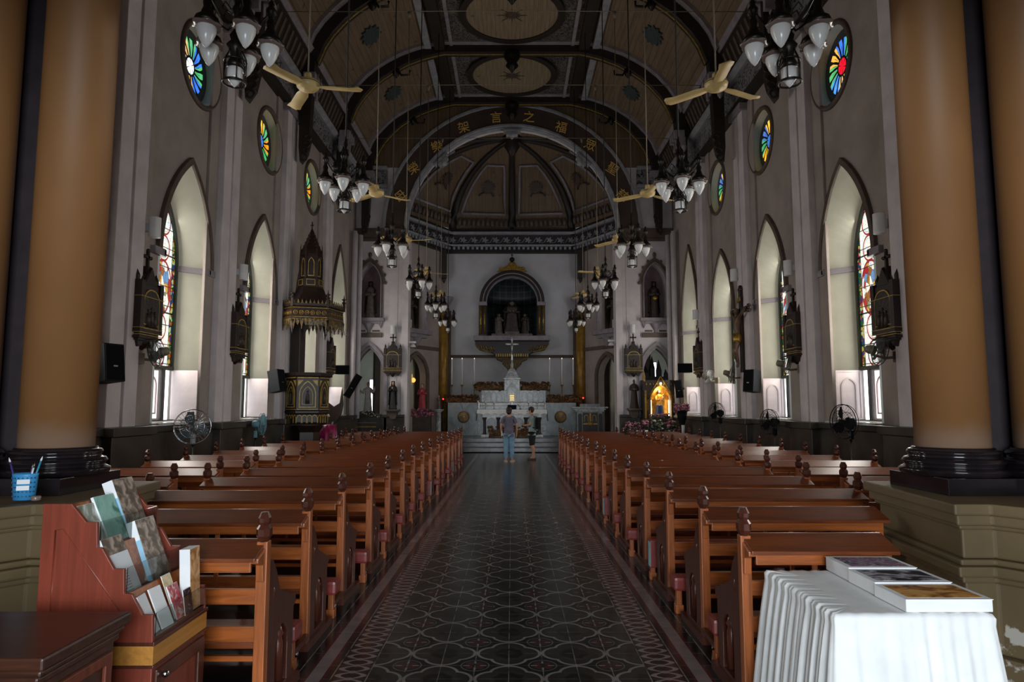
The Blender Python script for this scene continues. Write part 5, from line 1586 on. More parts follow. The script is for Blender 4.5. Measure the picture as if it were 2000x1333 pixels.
# ---------------------------------------------------------------- hanging lamps: five opal globes round a caged lantern
LZ = 4.03
def chandelier():
    t = thing('hanging_lamp', '', 'hanging lamp')
    st = MB().lathe([(0.03, 0.15), (0.066, 0.16), (0.055, 0.20), (0.035, 0.24), (0.05, 0.28), (0.055, 0.30), (0.07, 0.33), (0.04, 0.37), (0.05, 0.41), (0.025, 0.45), (0.022, 0.58), (0.04, 0.62), (0.022, 0.66), (0.03, 0.72), (0.05, 0.76), (0.035, 0.80), (0.012, 0.84), (0.03, 0.90), (0.012, 0.96), (0.006, 1.02)], 12)
    st.build('stem', M['iron'], t)
    MB().tube([(0, 0, 1.0), (0, 0, 12.4 - LZ)], 0.011, 6).build('suspension_rod', M['cable'], t)
    cg = MB().torus((0, 0, 0.035), 0.085, 0.009, 20, 6).torus((0, 0, 0.205), 0.08, 0.008, 20, 6)
    for i in range(6):
        a = 2 * PI * i / 6
        cg.tube([(0.085 * math.cos(a), 0.085 * math.sin(a), 0.03), (0.085 * math.cos(a), 0.085 * math.sin(a), 0.21), (0.04 * math.cos(a), 0.04 * math.sin(a), 0.31)], 0.005, 5)
    cg.build('lantern_cage', M['iron'], t)
    MB().lathe([(0.004, 0.0), (0.03, 0.03), (0.052, 0.06), (0.057, 0.075), (0.057, 0.145), (0.04, 0.155)], 16).build('lantern_glass', M['opal'], t)
    for i in range(5):
        a = 2 * PI * i / 5 + 0.35
        c, s = math.cos(a), math.sin(a)
        r = 0.245
        ar = MB().tube([(0.02 * c, 0.02 * s, 0.52), (0.08 * c, 0.08 * s, 0.47), (0.16 * c, 0.16 * s, 0.53), (0.22 * c, 0.22 * s, 0.62), (r * c, r * s, 0.60)], 0.009, 6)
        ar.tube([(0.05 * c, 0.05 * s, 0.60), (0.10 * c, 0.10 * s, 0.64), (0.13 * c, 0.13 * s, 0.58), (0.09 * c, 0.09 * s, 0.54)], 0.006, 5)
        ao = ar.build('arm', M['iron'], t)
        cap = MB().lathe([(0.086, 0.388), (0.092, 0.41), (0.082, 0.435), (0.05, 0.46), (0.04, 0.49), (0.028, 0.52), (0.034, 0.56), (0.018, 0.60), (0.036, 0.645), (0.042, 0.665), (0.02, 0.70), (0.026, 0.72), (0.006, 0.755)], 14, (r * c, r * s, 0))
        cap.build('lamp_cap', M['iron'], ao)
        MB().lathe([(0.004, 0.205), (0.024, 0.228), (0.051, 0.275), (0.069, 0.325), (0.072, 0.36), (0.060, 0.39)], 18, (r * c, r * s, 0)).build('globe', M['opal'], ao)
        MB().lathe([(0.070, 0.362), (0.096, 0.366), (0.104, 0.378), (0.092, 0.390), (0.070, 0.390)], 24, (r * c, r * s, 0), fold=6, amp=0.10).build('glass_collar', M['collar'], ao)
    return t
ROWN = ['nearest the camera', 'second from the camera', 'third from the camera', 'fourth from the camera', 'fifth from the camera', 'farthest, near the chancel arch']
ch0 = None
for k, y in enumerate((5.0, 8.42, 11.85, 15.25, 18.85, 22.4)):
    for s in (-1, 1):
        lab = 'bronze hanging lamp with opal globes, %s row, %s' % ('left' if s < 0 else 'right', ROWN[k])
        if ch0 is None:
            ch0 = o = chandelier(); o['label'] = lab
        else:
            o = dup(ch0, (0, 0, 0), 0, lab)
        o.location = (s * 2.12, y, LZ); o.rotation_euler = (0, 0, (0.0, 0.5, 0.9, 0.2, 0.6, 1.0)[k] * s)
        o['group'] = 'hanging lamps along the nave'

# ---------------------------------------------------------------- ceiling fans on long rods, hung from cross rods
FZ = 4.9
def ceiling_fan():
    t = thing('ceiling_fan', '', 'ceiling fan')
    MB().lathe([(0.012, 0.0), (0.035, 0.006), (0.05, 0.012), (0.052, 0.018), (0.095, 0.03), (0.115, 0.05), (0.124, 0.09), (0.115, 0.115), (0.03, 0.125)], 24).build('motor', M['fan'], t)
    MB().lathe([(0.124, 0.086), (0.126, 0.09), (0.124, 0.095)], 24).build('trim_ring', M['trim'], t)
    MB().lathe([(0.03, 0.12), (0.045, 0.13), (0.035, 0.2), (0.018, 0.22)], 14).build('canopy', M['fan'], t)
    MB().tube([(0, 0, 0.2), (0, 0, 9.85 - FZ)], 0.0075, 8).lathe([(0.012, 9.72 - FZ), (0.05, 9.84 - FZ)], 10).build('down_rod', M['tie'], t)
    for i in range(3):
        a = 2 * PI * i / 3
        b = MB(); b.M = Matrix.Rotation(a, 4, 'Z')
        top, bot = [], []
        n = 16
        for j in range(n + 1):
            f = j / n
            x = 0.07 + f * 0.50
            wd = 0.030 + 0.032 * min(1, f * 4) + (0.012 * math.sin(max(0, (f - 0.75) / 0.25) * PI * 0.6))
            if f > 0.93: wd *= math.sqrt(max(0.0, 1 - ((f - 0.93) / 0.075) ** 2)) * 0.97 + 0.03
            z = 0.055 - 0.03 * f + 0.07 * max(0, f - 0.74) ** 1.2
            bot.append([(x, -wd, z - 0.010), (x, 0, z - 0.002), (x, wd, z + 0.010)])
            top.append([(x, -wd, z - 0.006), (x, 0, z + 0.003), (x, wd, z + 0.014)])
        b.loft(bot, False, False, True); b.loft(top, False, False, True)
        for j in range(n):
            for q in (0, 2):
                b.add([bot[j][q], bot[j + 1][q], top[j + 1][q], top[j][q]], [(0, 1, 2, 3)])
        b.add(bot[-1] + top[-1], [(0, 1, 4, 3), (1, 2, 5, 4)])
        b.build('blade', M['fan'], t)
    return t
fn0 = None
FROT = {(-1, 0): 0.05, (1, 0): 0.42, (-1, 1): 0.52, (1, 1): 0.55, (-1, 2): -0.35, (1, 2): 0.3, (-1, 3): 0.2, (1, 3): 1.5, (-1, 4): 0.1, (1, 4): 0.0}
for k, y in enumerate((6.9, 10.55, 13.6, 16.9, 20.4)):
    for s in (-1, 1):
        lab = 'cream ceiling fan on a long rod, %s row, %s' % ('left' if s < 0 else 'right', ROWN[k] if k < 4 else 'farthest, before the chancel arch')
        if fn0 is None:
            fn0 = o = ceiling_fan(); o['label'] = lab
        else:
            o = dup(fn0, (0, 0, 0), 0, lab)
        o.location = (s * 2.15, y, FZ); o.rotation_euler = (0, 0, FROT[(s, k)])
        o['group'] = 'ceiling fans along the nave'
    tr = MB().tube([(-5.0, y, 9.86), (0, y, 9.88), (5.0, y, 9.86)], 0.008, 8).build('cross_rod', M['tie'])
    tag(tr, 'thin pale rod spanning the nave above the %s pair of ceiling fans' % ('nearest second third fourth farthest'.split()[k]), 'rod', 'rods carrying the ceiling fans')
# ---------------------------------------------------------------- statues
def robed(t, h, robe, flesh=None, mantle=None, hair=None, arms='pray', n=28, fold=9):
    k = h / 1.7
    flesh = flesh or robe
    b = MB().at(sc=k)
    b.lathe([(0.25, 0.0), (0.245, 0.05), (0.20, 0.4), (0.175, 0.75), (0.15, 0.98), (0.165, 1.15), (0.19, 1.28), (0.17, 1.38), (0.08, 1.43), (0.055, 1.46)], n, fold=fold, amp=0.06, sx=1.0, sy=0.72)
    for s in (-1, 1):
        if arms == 'pray': pts = [(s * 0.16, 0.0, 1.33), (s * 0.22, -0.06, 1.10), (s * 0.12, -0.20, 1.14), (s * 0.02, -0.22, 1.24)]
        elif arms == 'open': pts = [(s * 0.16, 0.0, 1.33), (s * 0.26, -0.03, 1.12), (s * 0.36, -0.16, 1.22), (s * 0.40, -0.22, 1.38 if s > 0 else 1.1)]
        else: pts = [(s * 0.16, 0.0, 1.33), (s * 0.23, -0.04, 1.10), (s * 0.16, -0.20, 1.06), (s * (-0.02 if s < 0 else 0.06), -0.24, 1.10)]
        b.tube(pts, [0.07, 0.075, 0.07, 0.05], 8)
    b.build('robe', robe, t)
    hd = MB().at(sc=k).ball((0, -0.02, 1.57), (0.078, 0.092, 0.115), 14, 10).ball((0, -0.11, 1.56), (0.014, 0.02, 0.025), 6, 5).tube([(0, 0, 1.40), (0, -0.01, 1.5)], 0.045, 8)
    for s in (-1, 1):
        hp = {'pray': (s * 0.012, -0.24, 1.28), 'open': (s * 0.41, -0.25, 1.42 if s > 0 else 1.08), 'hold': (s * 0.05, -0.26, 1.11)}[arms]
        MB().at(sc=k).ball(hp, (0.03, 0.03, 0.06), 8, 6).build('hand', flesh, t)
    hd.build('head', flesh, t)
    if mantle:
        m = MB().at(sc=k)
        rings = []
        for r, z, d in ((0.10, 1.70, 0), (0.115, 1.60, 0.02), (0.12, 1.45, 0.04), (0.24, 1.30, 0.05), (0.25, 1.0, 0.05), (0.26, 0.6, 0.05), (0.28, 0.25, 0.05)):
            rings.append([(r * math.sin(a) * 1.02, r * 0.85 * math.cos(a) + d * 0.3, z) for a in [(-2.2 + 4.4 * i / 20) for i in range(21)]])
        rings.insert(0, [(0, 0.02, 1.71)] * 21)
        m.loft(rings, False, False, True)
        rr = [[(x * 0.95, y * 0.95, z) for x, y, z in r] for r in rings]
        m.loft(rr, False, False, True)
        m.build('mantle', mantle, t)
    if hair:
        MB().at(sc=k).ball((0, 0.015, 1.60), (0.088, 0.095, 0.105), 12, 8).build('hair', hair, t)
def statue(lab, loc, h, rz=0, **kw):
    t = thing('statue', lab, 'statue', loc, rz)
    robed(t, h, **kw)
    return t
def blobs(n, x0, x1, y0, y1, z0, z1, r, seed, shape=None):
    rr = random.Random(seed); mb = MB()
    for i in range(n):
        x, y, z = rr.uniform(x0, x1), rr.uniform(y0, y1), rr.uniform(z0, z1)
        if shape: x, y, z = shape(x, y, z)
        q = r * rr.uniform(0.6, 1.3)
        mb.ball((x, y, z), (q, q, q * rr.uniform(0.5, 0.9)), 6, 4)
    return mb
def flowers(lab, cat, n, box, r, mat, seed, base=None):
    x0, x1, y0, y1, z0, z1 = box
    t = thing('flower_arrangement', lab, cat, ((x0 + x1) / 2, (y0 + y1) / 2, z0))
    hx, hy, hz = (x1 - x0) / 2, (y1 - y0) / 2, z1 - z0
    o = blobs(n, -hx, hx, -hy, hy, 0, hz, r, seed).build('blooms', mat, t); o['kind'] = 'stuff'
    MB().box(-hx * 0.96, hx * 0.96, -hy * 0.8, hy * 0.8, 0, hz * 0.62).build('foliage', base or M['fl_green'], t, bevel=min(hx, hy, hz) * 0.2)
    return t

# statues in the nave niches: frame, shelf and saint
def niche_frame(name_x, xc, lab, who, robe, extra=None):
    global tn
    tn += 1
    z0, zs, h_ = 4.72, 5.95, 0.72
    sh = lambda L: [(xc + x, z) for x, z in L]
    o = MB().box(xc - 0.42, xc + 0.42, Y_END + 0.5, Y_END + 0.56, z0 - 0.05, 6.75).build('trim_%d' % tn, M['niche'], kind='structure')
    MB().box(xc - 0.55, xc + 0.55, Y_END - 0.2, Y_END + 0.02, z0 - 0.14, z0 - 0.02).box(xc - 0.4, xc + 0.4, Y_END - 0.12, Y_END, z0 - 0.22, z0 - 0.14).lathe([(0.02, z0 - 0.62), (0.07, z0 - 0.54), (0.05, z0 - 0.48), (0.20, z0 - 0.22)], 10, (xc, Y_END - 0.02, 0)).plate([(xc - 0.50, z0 - 0.14), (xc - 0.30, z0 - 0.14), (xc - 0.42, z0 - 0.38)], [], 'y', Y_END - 0.1, Y_END).plate([(xc + 0.50, z0 - 0.14), (xc + 0.30, z0 - 0.14), (xc + 0.42, z0 - 0.38)], [], 'y', Y_END - 0.1, Y_END).build('sill', M['trim_grey'], o, bevel=0.01)
    MB().box(xc - 0.38, xc - 0.12, Y_END - 0.02, Y_END + 0.005, z0 - 0.50, z0 - 0.44).box(xc + 0.12, xc + 0.38, Y_END - 0.02, Y_END + 0.005, z0 - 0.50, z0 - 0.44).build('dark_bars', M['trim'], o)
    fr = MB().band(sh(gothic(0.40, z0, zs, h_, 12)), sh(gothic(0.47, z0, zs, h_ + 0.08, 12)), 'y', Y_END - 0.08, Y_END + 0.02)
    fr.band(sh(gothic(0.47, zs - 0.02, zs, h_ + 0.08, 12)), sh(gothic(0.54, zs - 0.02, zs, h_ + 0.2, 12)), 'y', Y_END - 0.06, Y_END + 0.02)
    fo = fr.build('frame', M['trim'], o, bevel=0.01)
    MB().band(sh(gothic(0.395, z0, zs, h_ - 0.01, 12)), sh(gothic(0.425, z0, zs, h_ + 0.03, 12)), 'y', Y_END - 0.10, Y_END - 0.07).build('pale_edge', M['trim_grey'], fo)
    pts = gothic(0.56, zs, zs, h_ + 0.22, 8)[1:-1]
    for i in range(0, len(pts), 2):
        MB().ball((xc + pts[i][0], Y_END - 0.03, pts[i][1]), (0.05, 0.04, 0.06), 8, 6).build('crocket', M['trim'], fo)
    MB().ball((xc, Y_END - 0.03, zs + h_ + 0.30), (0.07, 0.05, 0.09), 8, 6).build('crocket', M['trim'], fo)
    statue(lab, (xc, Y_END + 0.18, z0), 1.32, robe=robe, flesh=M['stone_dark'], mantle=M['stone_dark'], arms='hold')
niche_frame('l', -5.02, 'dark crowned statue in the pointed niche left of the chancel arch', 0, M['stone_grey'])
niche_frame('r', 5.04, 'dark statue with a gold patch in the pointed niche right of the chancel arch', 0, M['stone_dark'])
MB().at((5.04, Y_END - 0.02, 5.42)).ball((0, 0, 0), (0.10, 0.05, 0.08), 8, 6).build('golden_heart', M['gold'], None)
bpy.data.objects['golden_heart'].parent = [o for o in bpy.data.objects if o.get('label', '').startswith('dark statue with a gold patch')][0]
bpy.data.objects['golden_heart'].location = Vector((0, 0, 0)) - Vector((5.04, Y_END + 0.18, 4.72))

# statues on brackets by the chancel arch
def bracket_statue(lab, px, ytop, ybot, robe, flesh, mantle, arms):
    p = P(px, ybot, Y_END - 0.22); q = P(px, ytop, Y_END - 0.22)
    t = statue(lab, p, q.z - p.z, robe=robe, flesh=flesh, mantle=mantle, arms=arms)
    b = thing('wall_bracket', 'stone bracket carrying the ' + lab.split(' on ')[0], 'bracket', (p.x, Y_END - 0.02, p.z), 0, 'statue brackets by the chancel')
    MB().box(-0.24, 0.24, -0.36, 0.0, -0.06, -0.001).box(-0.2, 0.2, -0.3, 0.0, -0.10, -0.06).plate([(-0.17, -0.10), (0.17, -0.10), (0.09, -0.34), (-0.09, -0.34)], [], 'y', -0.22, 0.0).build('corbel', M['trim'], b, bevel=0.012)
    return t
bracket_statue('nun statue in black habit on the left bracket', 767, 745, 800, M['robe_black'], M['skinpaint'], M['robe_black'], 'pray')
bracket_statue('bearded friar statue holding a child on the right bracket', 1239, 741, 798, M['robe_brown'], M['stone_grey'], None, 'hold')

# white statue with raised hand inside the left pointed arch, on a flower-covered bier
p = P(718, 808, 24.6)
statue('white robed statue with one hand raised in the left pointed arch', (p.x, 24.6, p.z), 1.12, robe=M['robe_white'], flesh=M['skinpaint'], hair=M['hairbrown'], arms='open')
t = thing('flower_bier', 'dark bier with brass rail and white flowers below the white statue', 'bier', (p.x, 24.4, 0))
MB().box(-0.62, 0.62, -0.35, 0.5, 0.0, p.z - 0.02).build('body', M['dado'], t, bevel=0.02)
MB().box(-0.42, 0.42, -0.37, -0.33, p.z - 0.48, p.z - 0.44).box(-0.42, 0.42, -0.37, -0.33, p.z - 0.33, p.z - 0.31).build('brass_rail', M['gold'], t)
o = blobs(120, -0.6, 0.6, -0.38, 0.1, p.z - 0.06, p.z + 0.10, 0.06, 5, lambda x, y, z: (x, y, z - 0.25 * abs(x))).build('blooms', M['fl_white'], t); o['kind'] = 'stuff'

# ---------------------------------------------------------------- gilded shrine in the right pointed arch
SHY = 23.3
p = P(1290, 818, SHY)
t = thing('gilded_shrine', 'gilded gothic shrine with a lit lamp in the right pointed arch', 'shrine', (p.x, SHY, 0))
zb = p.z
b = MB().box(-0.62, 0.62, -0.22, 0.35, 0.0, zb - 0.02)
b.build('base', M['dado'], t, bevel=0.01)
gx = 0.36
sh = MB()
sh.plate([(-0.60, zb), (0.60, zb), (0.60, zb + 1.30), (-0.60, zb + 1.30)], [gothic(0.34, zb + 0.02, zb + 0.62, 0.50, 10)], 'y', -0.10, 0.0)
sh.box(-0.60, 0.60, 0.30, 0.33, zb, zb + 1.30).box(-0.60, -0.57, 0.0, 0.33, zb, zb + 1.3).box(0.57, 0.60, 0.0, 0.33, zb, zb + 1.3).box(-0.6, 0.6, 0, 0.33, zb + 1.27, zb + 1.30)
sh.build('case', M['darkwood'], t)
gd = MB().band(gothic(0.34, zb, zb + 0.62, 0.50, 12), gothic(0.38, zb, zb + 0.62, 0.55, 12), 'y', -0.14, -0.08)
for s in (-1, 1):
    gd.tube([(s * 0.50, -0.12, zb + 0.62), (0, -0.12, zb + 1.42)], 0.022, 6)
    gd.box(s * 0.52 - 0.03, s * 0.52 + 0.03, -0.15, -0.08, zb, zb + 0.95)
    for dx in (0.42, 0.47):
        gd.cyl((s * dx, -0.12, zb + 0.05), 0.016, 0.6, 8)
    pinnacle(gd, s * 0.55, -0.1, zb + 1.25, 0.035, 0.36)
for k in range(9):
    gd.lathe([(0.025, zb + 1.12), (0.02, zb + 1.16), (0.004, zb + 1.22)], 6, (-0.48 + k * 0.12, -0.11, 0))
gd.build('gilding', M['gold'], t)
MB().box(-0.56, 0.56, 0.27, 0.30, zb, zb + 1.27).build('gold_backing', plain('warm_gold_leaf', (196, 140, 50), 0.35, 0.6, var=0.25, scale=10), t)
lm = Mat('lit_lamp', 0.4); lm.color(lm.mix(0.5, (255, 230, 180), (255, 230, 180))); lm.emit((255, 226, 170), 14)
MB().ball((0, -0.17, zb + 1.18), 0.035, 10, 8).build('spot_lamp', lm.m, t)
cnl = Mat('fluorescent_tube', 0.4); cnl.color(cnl.mix(0.5, (255, 240, 220), (255, 240, 220))); cnl.emit((255, 232, 200), 5)
for x in (-0.30, 0.30):
    MB().cyl((x, 0.04, zb + 0.06), 0.016, 0.56, 8).build('light_tube', cnl.m, t)
pl = bpy.data.lights.new('shrine_lamp', 'POINT'); pl.energy = 9; pl.color = (1, 0.72, 0.4); pl.shadow_soft_size = 0.05
lo = bpy.data.objects.new('shrine_lamp', pl); COL.objects.link(lo); lo.location = (p.x, SHY - 0.02, zb + 1.0)
statue('mother and child statue in gold and blue inside the gilded shrine', (p.x, SHY + 0.12, zb), 0.98, robe=M['robe_gold'], flesh=M['skinpaint'], mantle=None, hair=M['robe_pink'], arms='hold')
mm = [o for o in bpy.data.objects if o.get('label', '').startswith('mother and child')][0]
MB().at(sc=0.98 / 1.7).lathe([(0.275, -0.0), (0.26, 0.1), (0.215, 0.45), (0.19, 0.72), (0.165, 0.80)], 28, fold=9, amp=0.07, sy=0.76).build('blue_skirt', M['robe_blue'], mm)
MB().at(sc=0.98 / 1.7).ball((0.18, -0.20, 1.18), (0.07, 0.07, 0.13), 10, 8).ball((0.19, -0.23, 1.38), 0.055, 10, 8).build('child', M['skinpaint'], mm)

# gothic pinnacle piece behind the shrine
p2 = P(1280, 736, 25.6)
t = thing('carved_altarpiece', 'dark carved altarpiece with spires behind the gilded shrine', 'altarpiece', (p2.x, 25.6, 0))
a_ = MB().box(-0.55, 0.55, 0, 0.3, 0, p2.z)
for x, hh in ((-0.35, 0.55), (-0.1, 0.9), (0.15, 0.75), (0.4, 0.4)):
    pinnacle(a_, x, 0.1, p2.z - 0.1, 0.09, hh)
a_.build('body', M['darkwood'], t)

# pots of pink and white flowers in front of the shrine and on a black pedestal
rr = random.Random(9)
for k, (px, py, Y, mt, lab) in enumerate(((1232, 828, 22.0, 'fl_pink', 'pot of pink flowers at the left end before the shrine'), (1256, 826, 22.2, 'fl_pink', 'pot of pink flowers second from the left before the shrine'), (1282, 824, 22.3, 'fl_white', 'pot of white flowers in the middle before the shrine'), (1308, 826, 22.2, 'fl_pink', 'pot of pink flowers at the right before the shrine'))):
    q = P(px, py, Y)
    t = thing('potted_flowers', lab, 'flowers', (q.x, Y, 0), 0, 'pots of flowers before the shrine')
    MB().lathe([(0.12, 0), (0.15, q.z - 0.30), (0.16, q.z - 0.24), (0.13, q.z - 0.24)], 14).build('pot', M['white'] if k % 2 else M['dado'], t)
    o = blobs(40, -0.17, 0.17, -0.15, 0.15, q.z - 0.24, q.z + 0.05, 0.05, k + 20).build('blooms', M[mt], t); o['kind'] = 'stuff'
    o = blobs(26, -0.15, 0.15, -0.14, 0.14, q.z - 0.4, q.z - 0.1, 0.07, k + 40).build('leaves', M['fl_green'], t); o['kind'] = 'stuff'
q = P(1291, 815, 22.7)
flowers('row of small pink flowers along the foot of the shrine', 'flowers', 70, (q.x - 0.35, q.x + 0.35, 22.78, 22.98, q.z - 0.06, q.z + 0.10), 0.035, M['fl_pink'], 31)
q = P(1335, 803, 21.0)
t = thing('flower_stand', 'tall dark stand with mauve flowers right of the shrine', 'flower stand', (q.x - 0.05, 21.0, 0))
MB().lathe([(0.18, 0), (0.14, 0.05), (0.06, 0.15), (0.05, q.z - 0.5), (0.14, q.z - 0.2), (0.17, q.z)], 14).build('stand', M['black'], t)
MB().cyl((0.0, -0.10, q.z - 0.75), 0.05, 0.32, 12).build('white_tube', M['white'], t)
o = blobs(80, -0.22, 0.22, -0.2, 0.2, q.z - 0.05, q.z + 0.2, 0.045, 77).build('blooms', M['fl_pink'], t); o['kind'] = 'stuff'

# ---------------------------------------------------------------- apse: central niche group
YA = 28.28
NZ, NS, NR = 4.50, 5.93, 1.06
rings = []
for k in range(9):
    a = PI * k / 8
    rings.append([(-NR * math.cos(a) * 1.0, YA + 0.05 + 0.75 * math.sin(a), z) for z in (NZ, NS)])
sh = MB()
sh.loft(rings, False, False, True)
dome_r = []
for j in range(7):
    e = j / 6 * PI / 2
    dome_r.append([(-NR * math.cos(PI * k / 8) * math.cos(e), YA + 0.05 + 0.75 * math.sin(PI * k / 8) * math.cos(e), NS + NR * math.sin(e)) for k in range(9)])
sh.loft(dome_r, False, False, True)
sh.box(-NR, NR, YA, YA + 0.85, NZ - 0.05, NZ + 0.002)
tn += 1
no = sh.build('trim_%d' % tn, M['nicheglass'], kind='structure', recalc=False)
fr = MB().band(rounded(1.08, 4.52, NS, 24)[1:-1], rounded(1.36, 4.52, NS, 24)[1:-1], 'y', YA - 0.22, YA + 0.05)
fo = fr.build('arch_frame', M['darkwood'], no, bevel=0.02)
MB().band(rounded(1.19, 0, NS, 24)[1:-1], rounded(1.225, 0, NS, 24)[1:-1], 'y', YA - 0.25, YA - 0.2).band(rounded(1.06, 0, NS, 24)[1:-1], rounded(1.08, 0, NS, 24)[1:-1], 'y', YA - 0.24, YA - 0.05).build('pale_bead', M['trim_grey'], fo)
for s in (-1, 1):
    MB().box(s * 1.22 - 0.18, s * 1.22 + 0.18, YA - 0.26, YA + 0.04, NS - 0.14, NS + 0.02).build('capital', M['trim_grey'], fo, bevel=0.03)
    MB().box(s * 1.22 - 0.16, s * 1.22 + 0.16, YA - 0.05, YA + 0.05, NZ, NS - 0.12).build('pilaster', M['darkwood'], fo)
    for dx in (-0.08, 0.08):
        MB().cyl((s * 1.22 + dx, YA - 0.14, NZ + 0.08), 0.042, NS - NZ - 0.22, 10).build('colonnette', M['gold'], fo)
    MB().box(s * 1.22 - 0.17, s * 1.22 + 0.17, YA - 0.24, YA, NZ, NZ + 0.09).build('base', M['darkwood'], fo)
cr = MB().plate([(-0.65, 7.22), (-0.42, 7.40), (-0.22, 7.46), (-0.12, 7.62), (0.12, 7.62), (0.22, 7.46), (0.42, 7.40), (0.65, 7.22), (0, 7.30)], [], 'y', YA - 0.2, YA - 0.08)
cr.torus((-0.45, YA - 0.2, 7.34), 0.07, 0.025, 10, 6, 'y').torus((0.45, YA - 0.2, 7.34), 0.07, 0.025, 10, 6, 'y').torus((0, YA - 0.2, 7.5), 0.08, 0.03, 12, 6, 'y')
cr.build('crest', M['gold'], fo, bevel=0.02)
MB().ball((0, YA - 0.14, 7.74), 0.11, 12, 9).box(-0.015, 0.015, YA - 0.16, YA - 0.13, 7.84, 8.0).box(-0.06, 0.06, YA - 0.16, YA - 0.13, 7.92, 7.95).build('orb_and_cross', M['iron'], fo)
sf = MB().box(-1.56, 1.56, YA - 0.55, YA + 0.02, 4.30, 4.50)
sf.build('shelf', M['trim_grey'], no, bevel=0.03)
MB().plate([(-1.52, 4.30), (1.52, 4.30), (1.50, 4.10), (1.35, 3.93), (1.0, 3.86), (0.80, 3.80), (0.62, 3.62), (-0.62, 3.62), (-0.80, 3.80), (-1.0, 3.86), (-1.35, 3.93), (-1.50, 4.10)], [], 'y', YA - 0.42, YA).build('corbel', M['darkwood'], no, bevel=0.03)
MB().plate([(-0.72, 3.74), (0.72, 3.74), (0.62, 3.52), (0.40, 3.44), (0.40, 3.36), (0.22, 3.18), (0.12, 3.0), (-0.12, 3.0), (-0.22, 3.18), (-0.40, 3.36), (-0.40, 3.44), (-0.62, 3.52)], [], 'y', YA - 0.34, YA).build('corbel_foot', M['goldcarve'], no, bevel=0.03)
gs = MB()
for s in (-1, 1):
    gs.tube([(s * 1.5, YA - 0.45, 4.16), (s * 1.38, YA - 0.45, 3.98), (s * 1.05, YA - 0.45, 3.88), (s * 0.85, YA - 0.45, 3.82)], 0.03, 6)
    for k in range(7):
        x = s * (0.72 + k * 0.10)
        gs.tube([(x, YA - 0.43, 3.88 + 0.012 * k), (x + s * 0.05, YA - 0.46, 4.02 + 0.012 * k), (x + s * 0.10, YA - 0.44, 4.06 + 0.01 * k)], [0.03, 0.022, 0.008], 5)
for k in range(15):
    gs.box(-0.64 + k * 0.0914 - 0.02, -0.64 + k * 0.0914 + 0.02, YA - 0.45, YA - 0.38, 3.64, 3.76)
gs.build('gilt_scrolls', M['gold'], no)
# string course of the apse wall
tn += 1
MB().box(-2.62, 2.62, YA - 0.06, YA + 0.02, 3.62, 3.74).build('trim_%d' % tn, M['archface'], kind='structure', bevel=0.012)
for x, rz, lab in ((0.0, 0, 'seated dark Madonna figure in the middle of the blue niche'), (-0.55, 0.6, 'kneeling pale robed figure left in the blue niche'), (0.55, -0.6, 'kneeling dark robed figure right in the blue niche')):
    c = x == 0
    statue(lab.replace('Madonna', 'mother'), (x, YA + 0.30 + (0.12 if c else -0.02), NZ + (0.25 if c else 0.13)), 1.32 if c else 0.88, rz, robe=M['stone_dark'] if c or x > 0 else M['stone_grey'], flesh=M['stone_grey'], mantle=M['stone_dark'], arms='hold' if c else 'pray').scale = (1.75, 1.1, 1) if c else (1.5, 1.2, 1)
tb = MB().box(-0.85, 0.85, YA - 0.05, YA + 0.40, NZ, NZ + 0.13).box(-0.3, 0.3, YA + 0.2, YA + 0.66, NZ + 0.13, NZ + 0.25)
tag(tb.build('plinth', M['stone_grey']), 'grey plinth under the figures in the blue niche', 'plinth')
# statues in the canted niches
for nm, s in (('left_canted', -1), ('right_canted', 1)):
    o, L, MM = segs[nm]
    q = MM @ Vector((L * (0.37 if s < 0 else 0.63), 0.32, 4.62))
    statue('dark saint statue in the %s niche of the apse' % ('left' if s < 0 else 'right'), q, 1.45, math.atan2(MM[1][0], MM[0][0]), robe=M['stone_dark'], mantle=M['stone_dark'], arms='hold')

# ---------------------------------------------------------------- high altar, tabernacle, candles, flowers
HY = 27.3
t = thing('high_altar', 'carved grey marble high altar with tabernacle tower and golden door', 'altar', (0, HY, AZ))
zz = lambda py: P(1000, py, HY).z - AZ
xx = lambda px: P(px, 800, HY).x
MB().box(-2.55, 2.55, -0.1, 0.6, 0, zz(787)).build('side_walls', M['marble_b'], t, bevel=0.01)
MB().box(xx(934), xx(1066), -0.35, 0.5, 0, zz(786)).build('altar_block', M['marble'], t, bevel=0.01)
gr = MB().box(xx(940), xx(1066), -0.05, 0.45, zz(786), zz(763))
gr.build('gradine', M['marble'], t, bevel=0.01)
for s in (-1, 1):
    for k in range(4):
        x = s * (0.50 + k * 0.22)
        MB().band([(x + q, z) for q, z in gothic(0.085, zz(785), zz(772), 0.12, 6)], [(x + q, z) for q, z in gothic(0.105, zz(785), zz(772), 0.15, 6)], 'y', -0.09, -0.04).build('gothic_panel', M['marble_b'], t)
tw = MB().box(-0.30, 0.30, -0.15, 0.4, zz(786), zz(742)).box(-0.34, 0.34, -0.19, 0.42, zz(742), zz(739)).loft([[(x * w_, 0.12 + y * w_, z) for x, y in ((-1, -1), (1, -1), (1, 1), (-1, 1))] for w_, z in ((0.28, zz(739)), (0.22, zz(733)), (0.20, zz(730)), (0.14, zz(724)), (0.12, zz(722)))], True, True, False)
to = tw.build('tabernacle_tower', M['marble'], t, bevel=0.008)
MB().band(gothic(0.17, zz(784), zz(766), 0.22, 8), gothic(0.22, zz(784), zz(766), 0.30, 8), 'y', -0.21, -0.14).plate([(-0.28, zz(764)), (0, zz(748)), (0.28, zz(764)), (0.22, zz(764)), (0, zz(752)), (-0.22, zz(764))], [], 'y', -0.2, -0.15).build('gable', M['marble_b'], to, bevel=0.006)
dl = Mat('lit_golden_door', 0.25, 0.0)
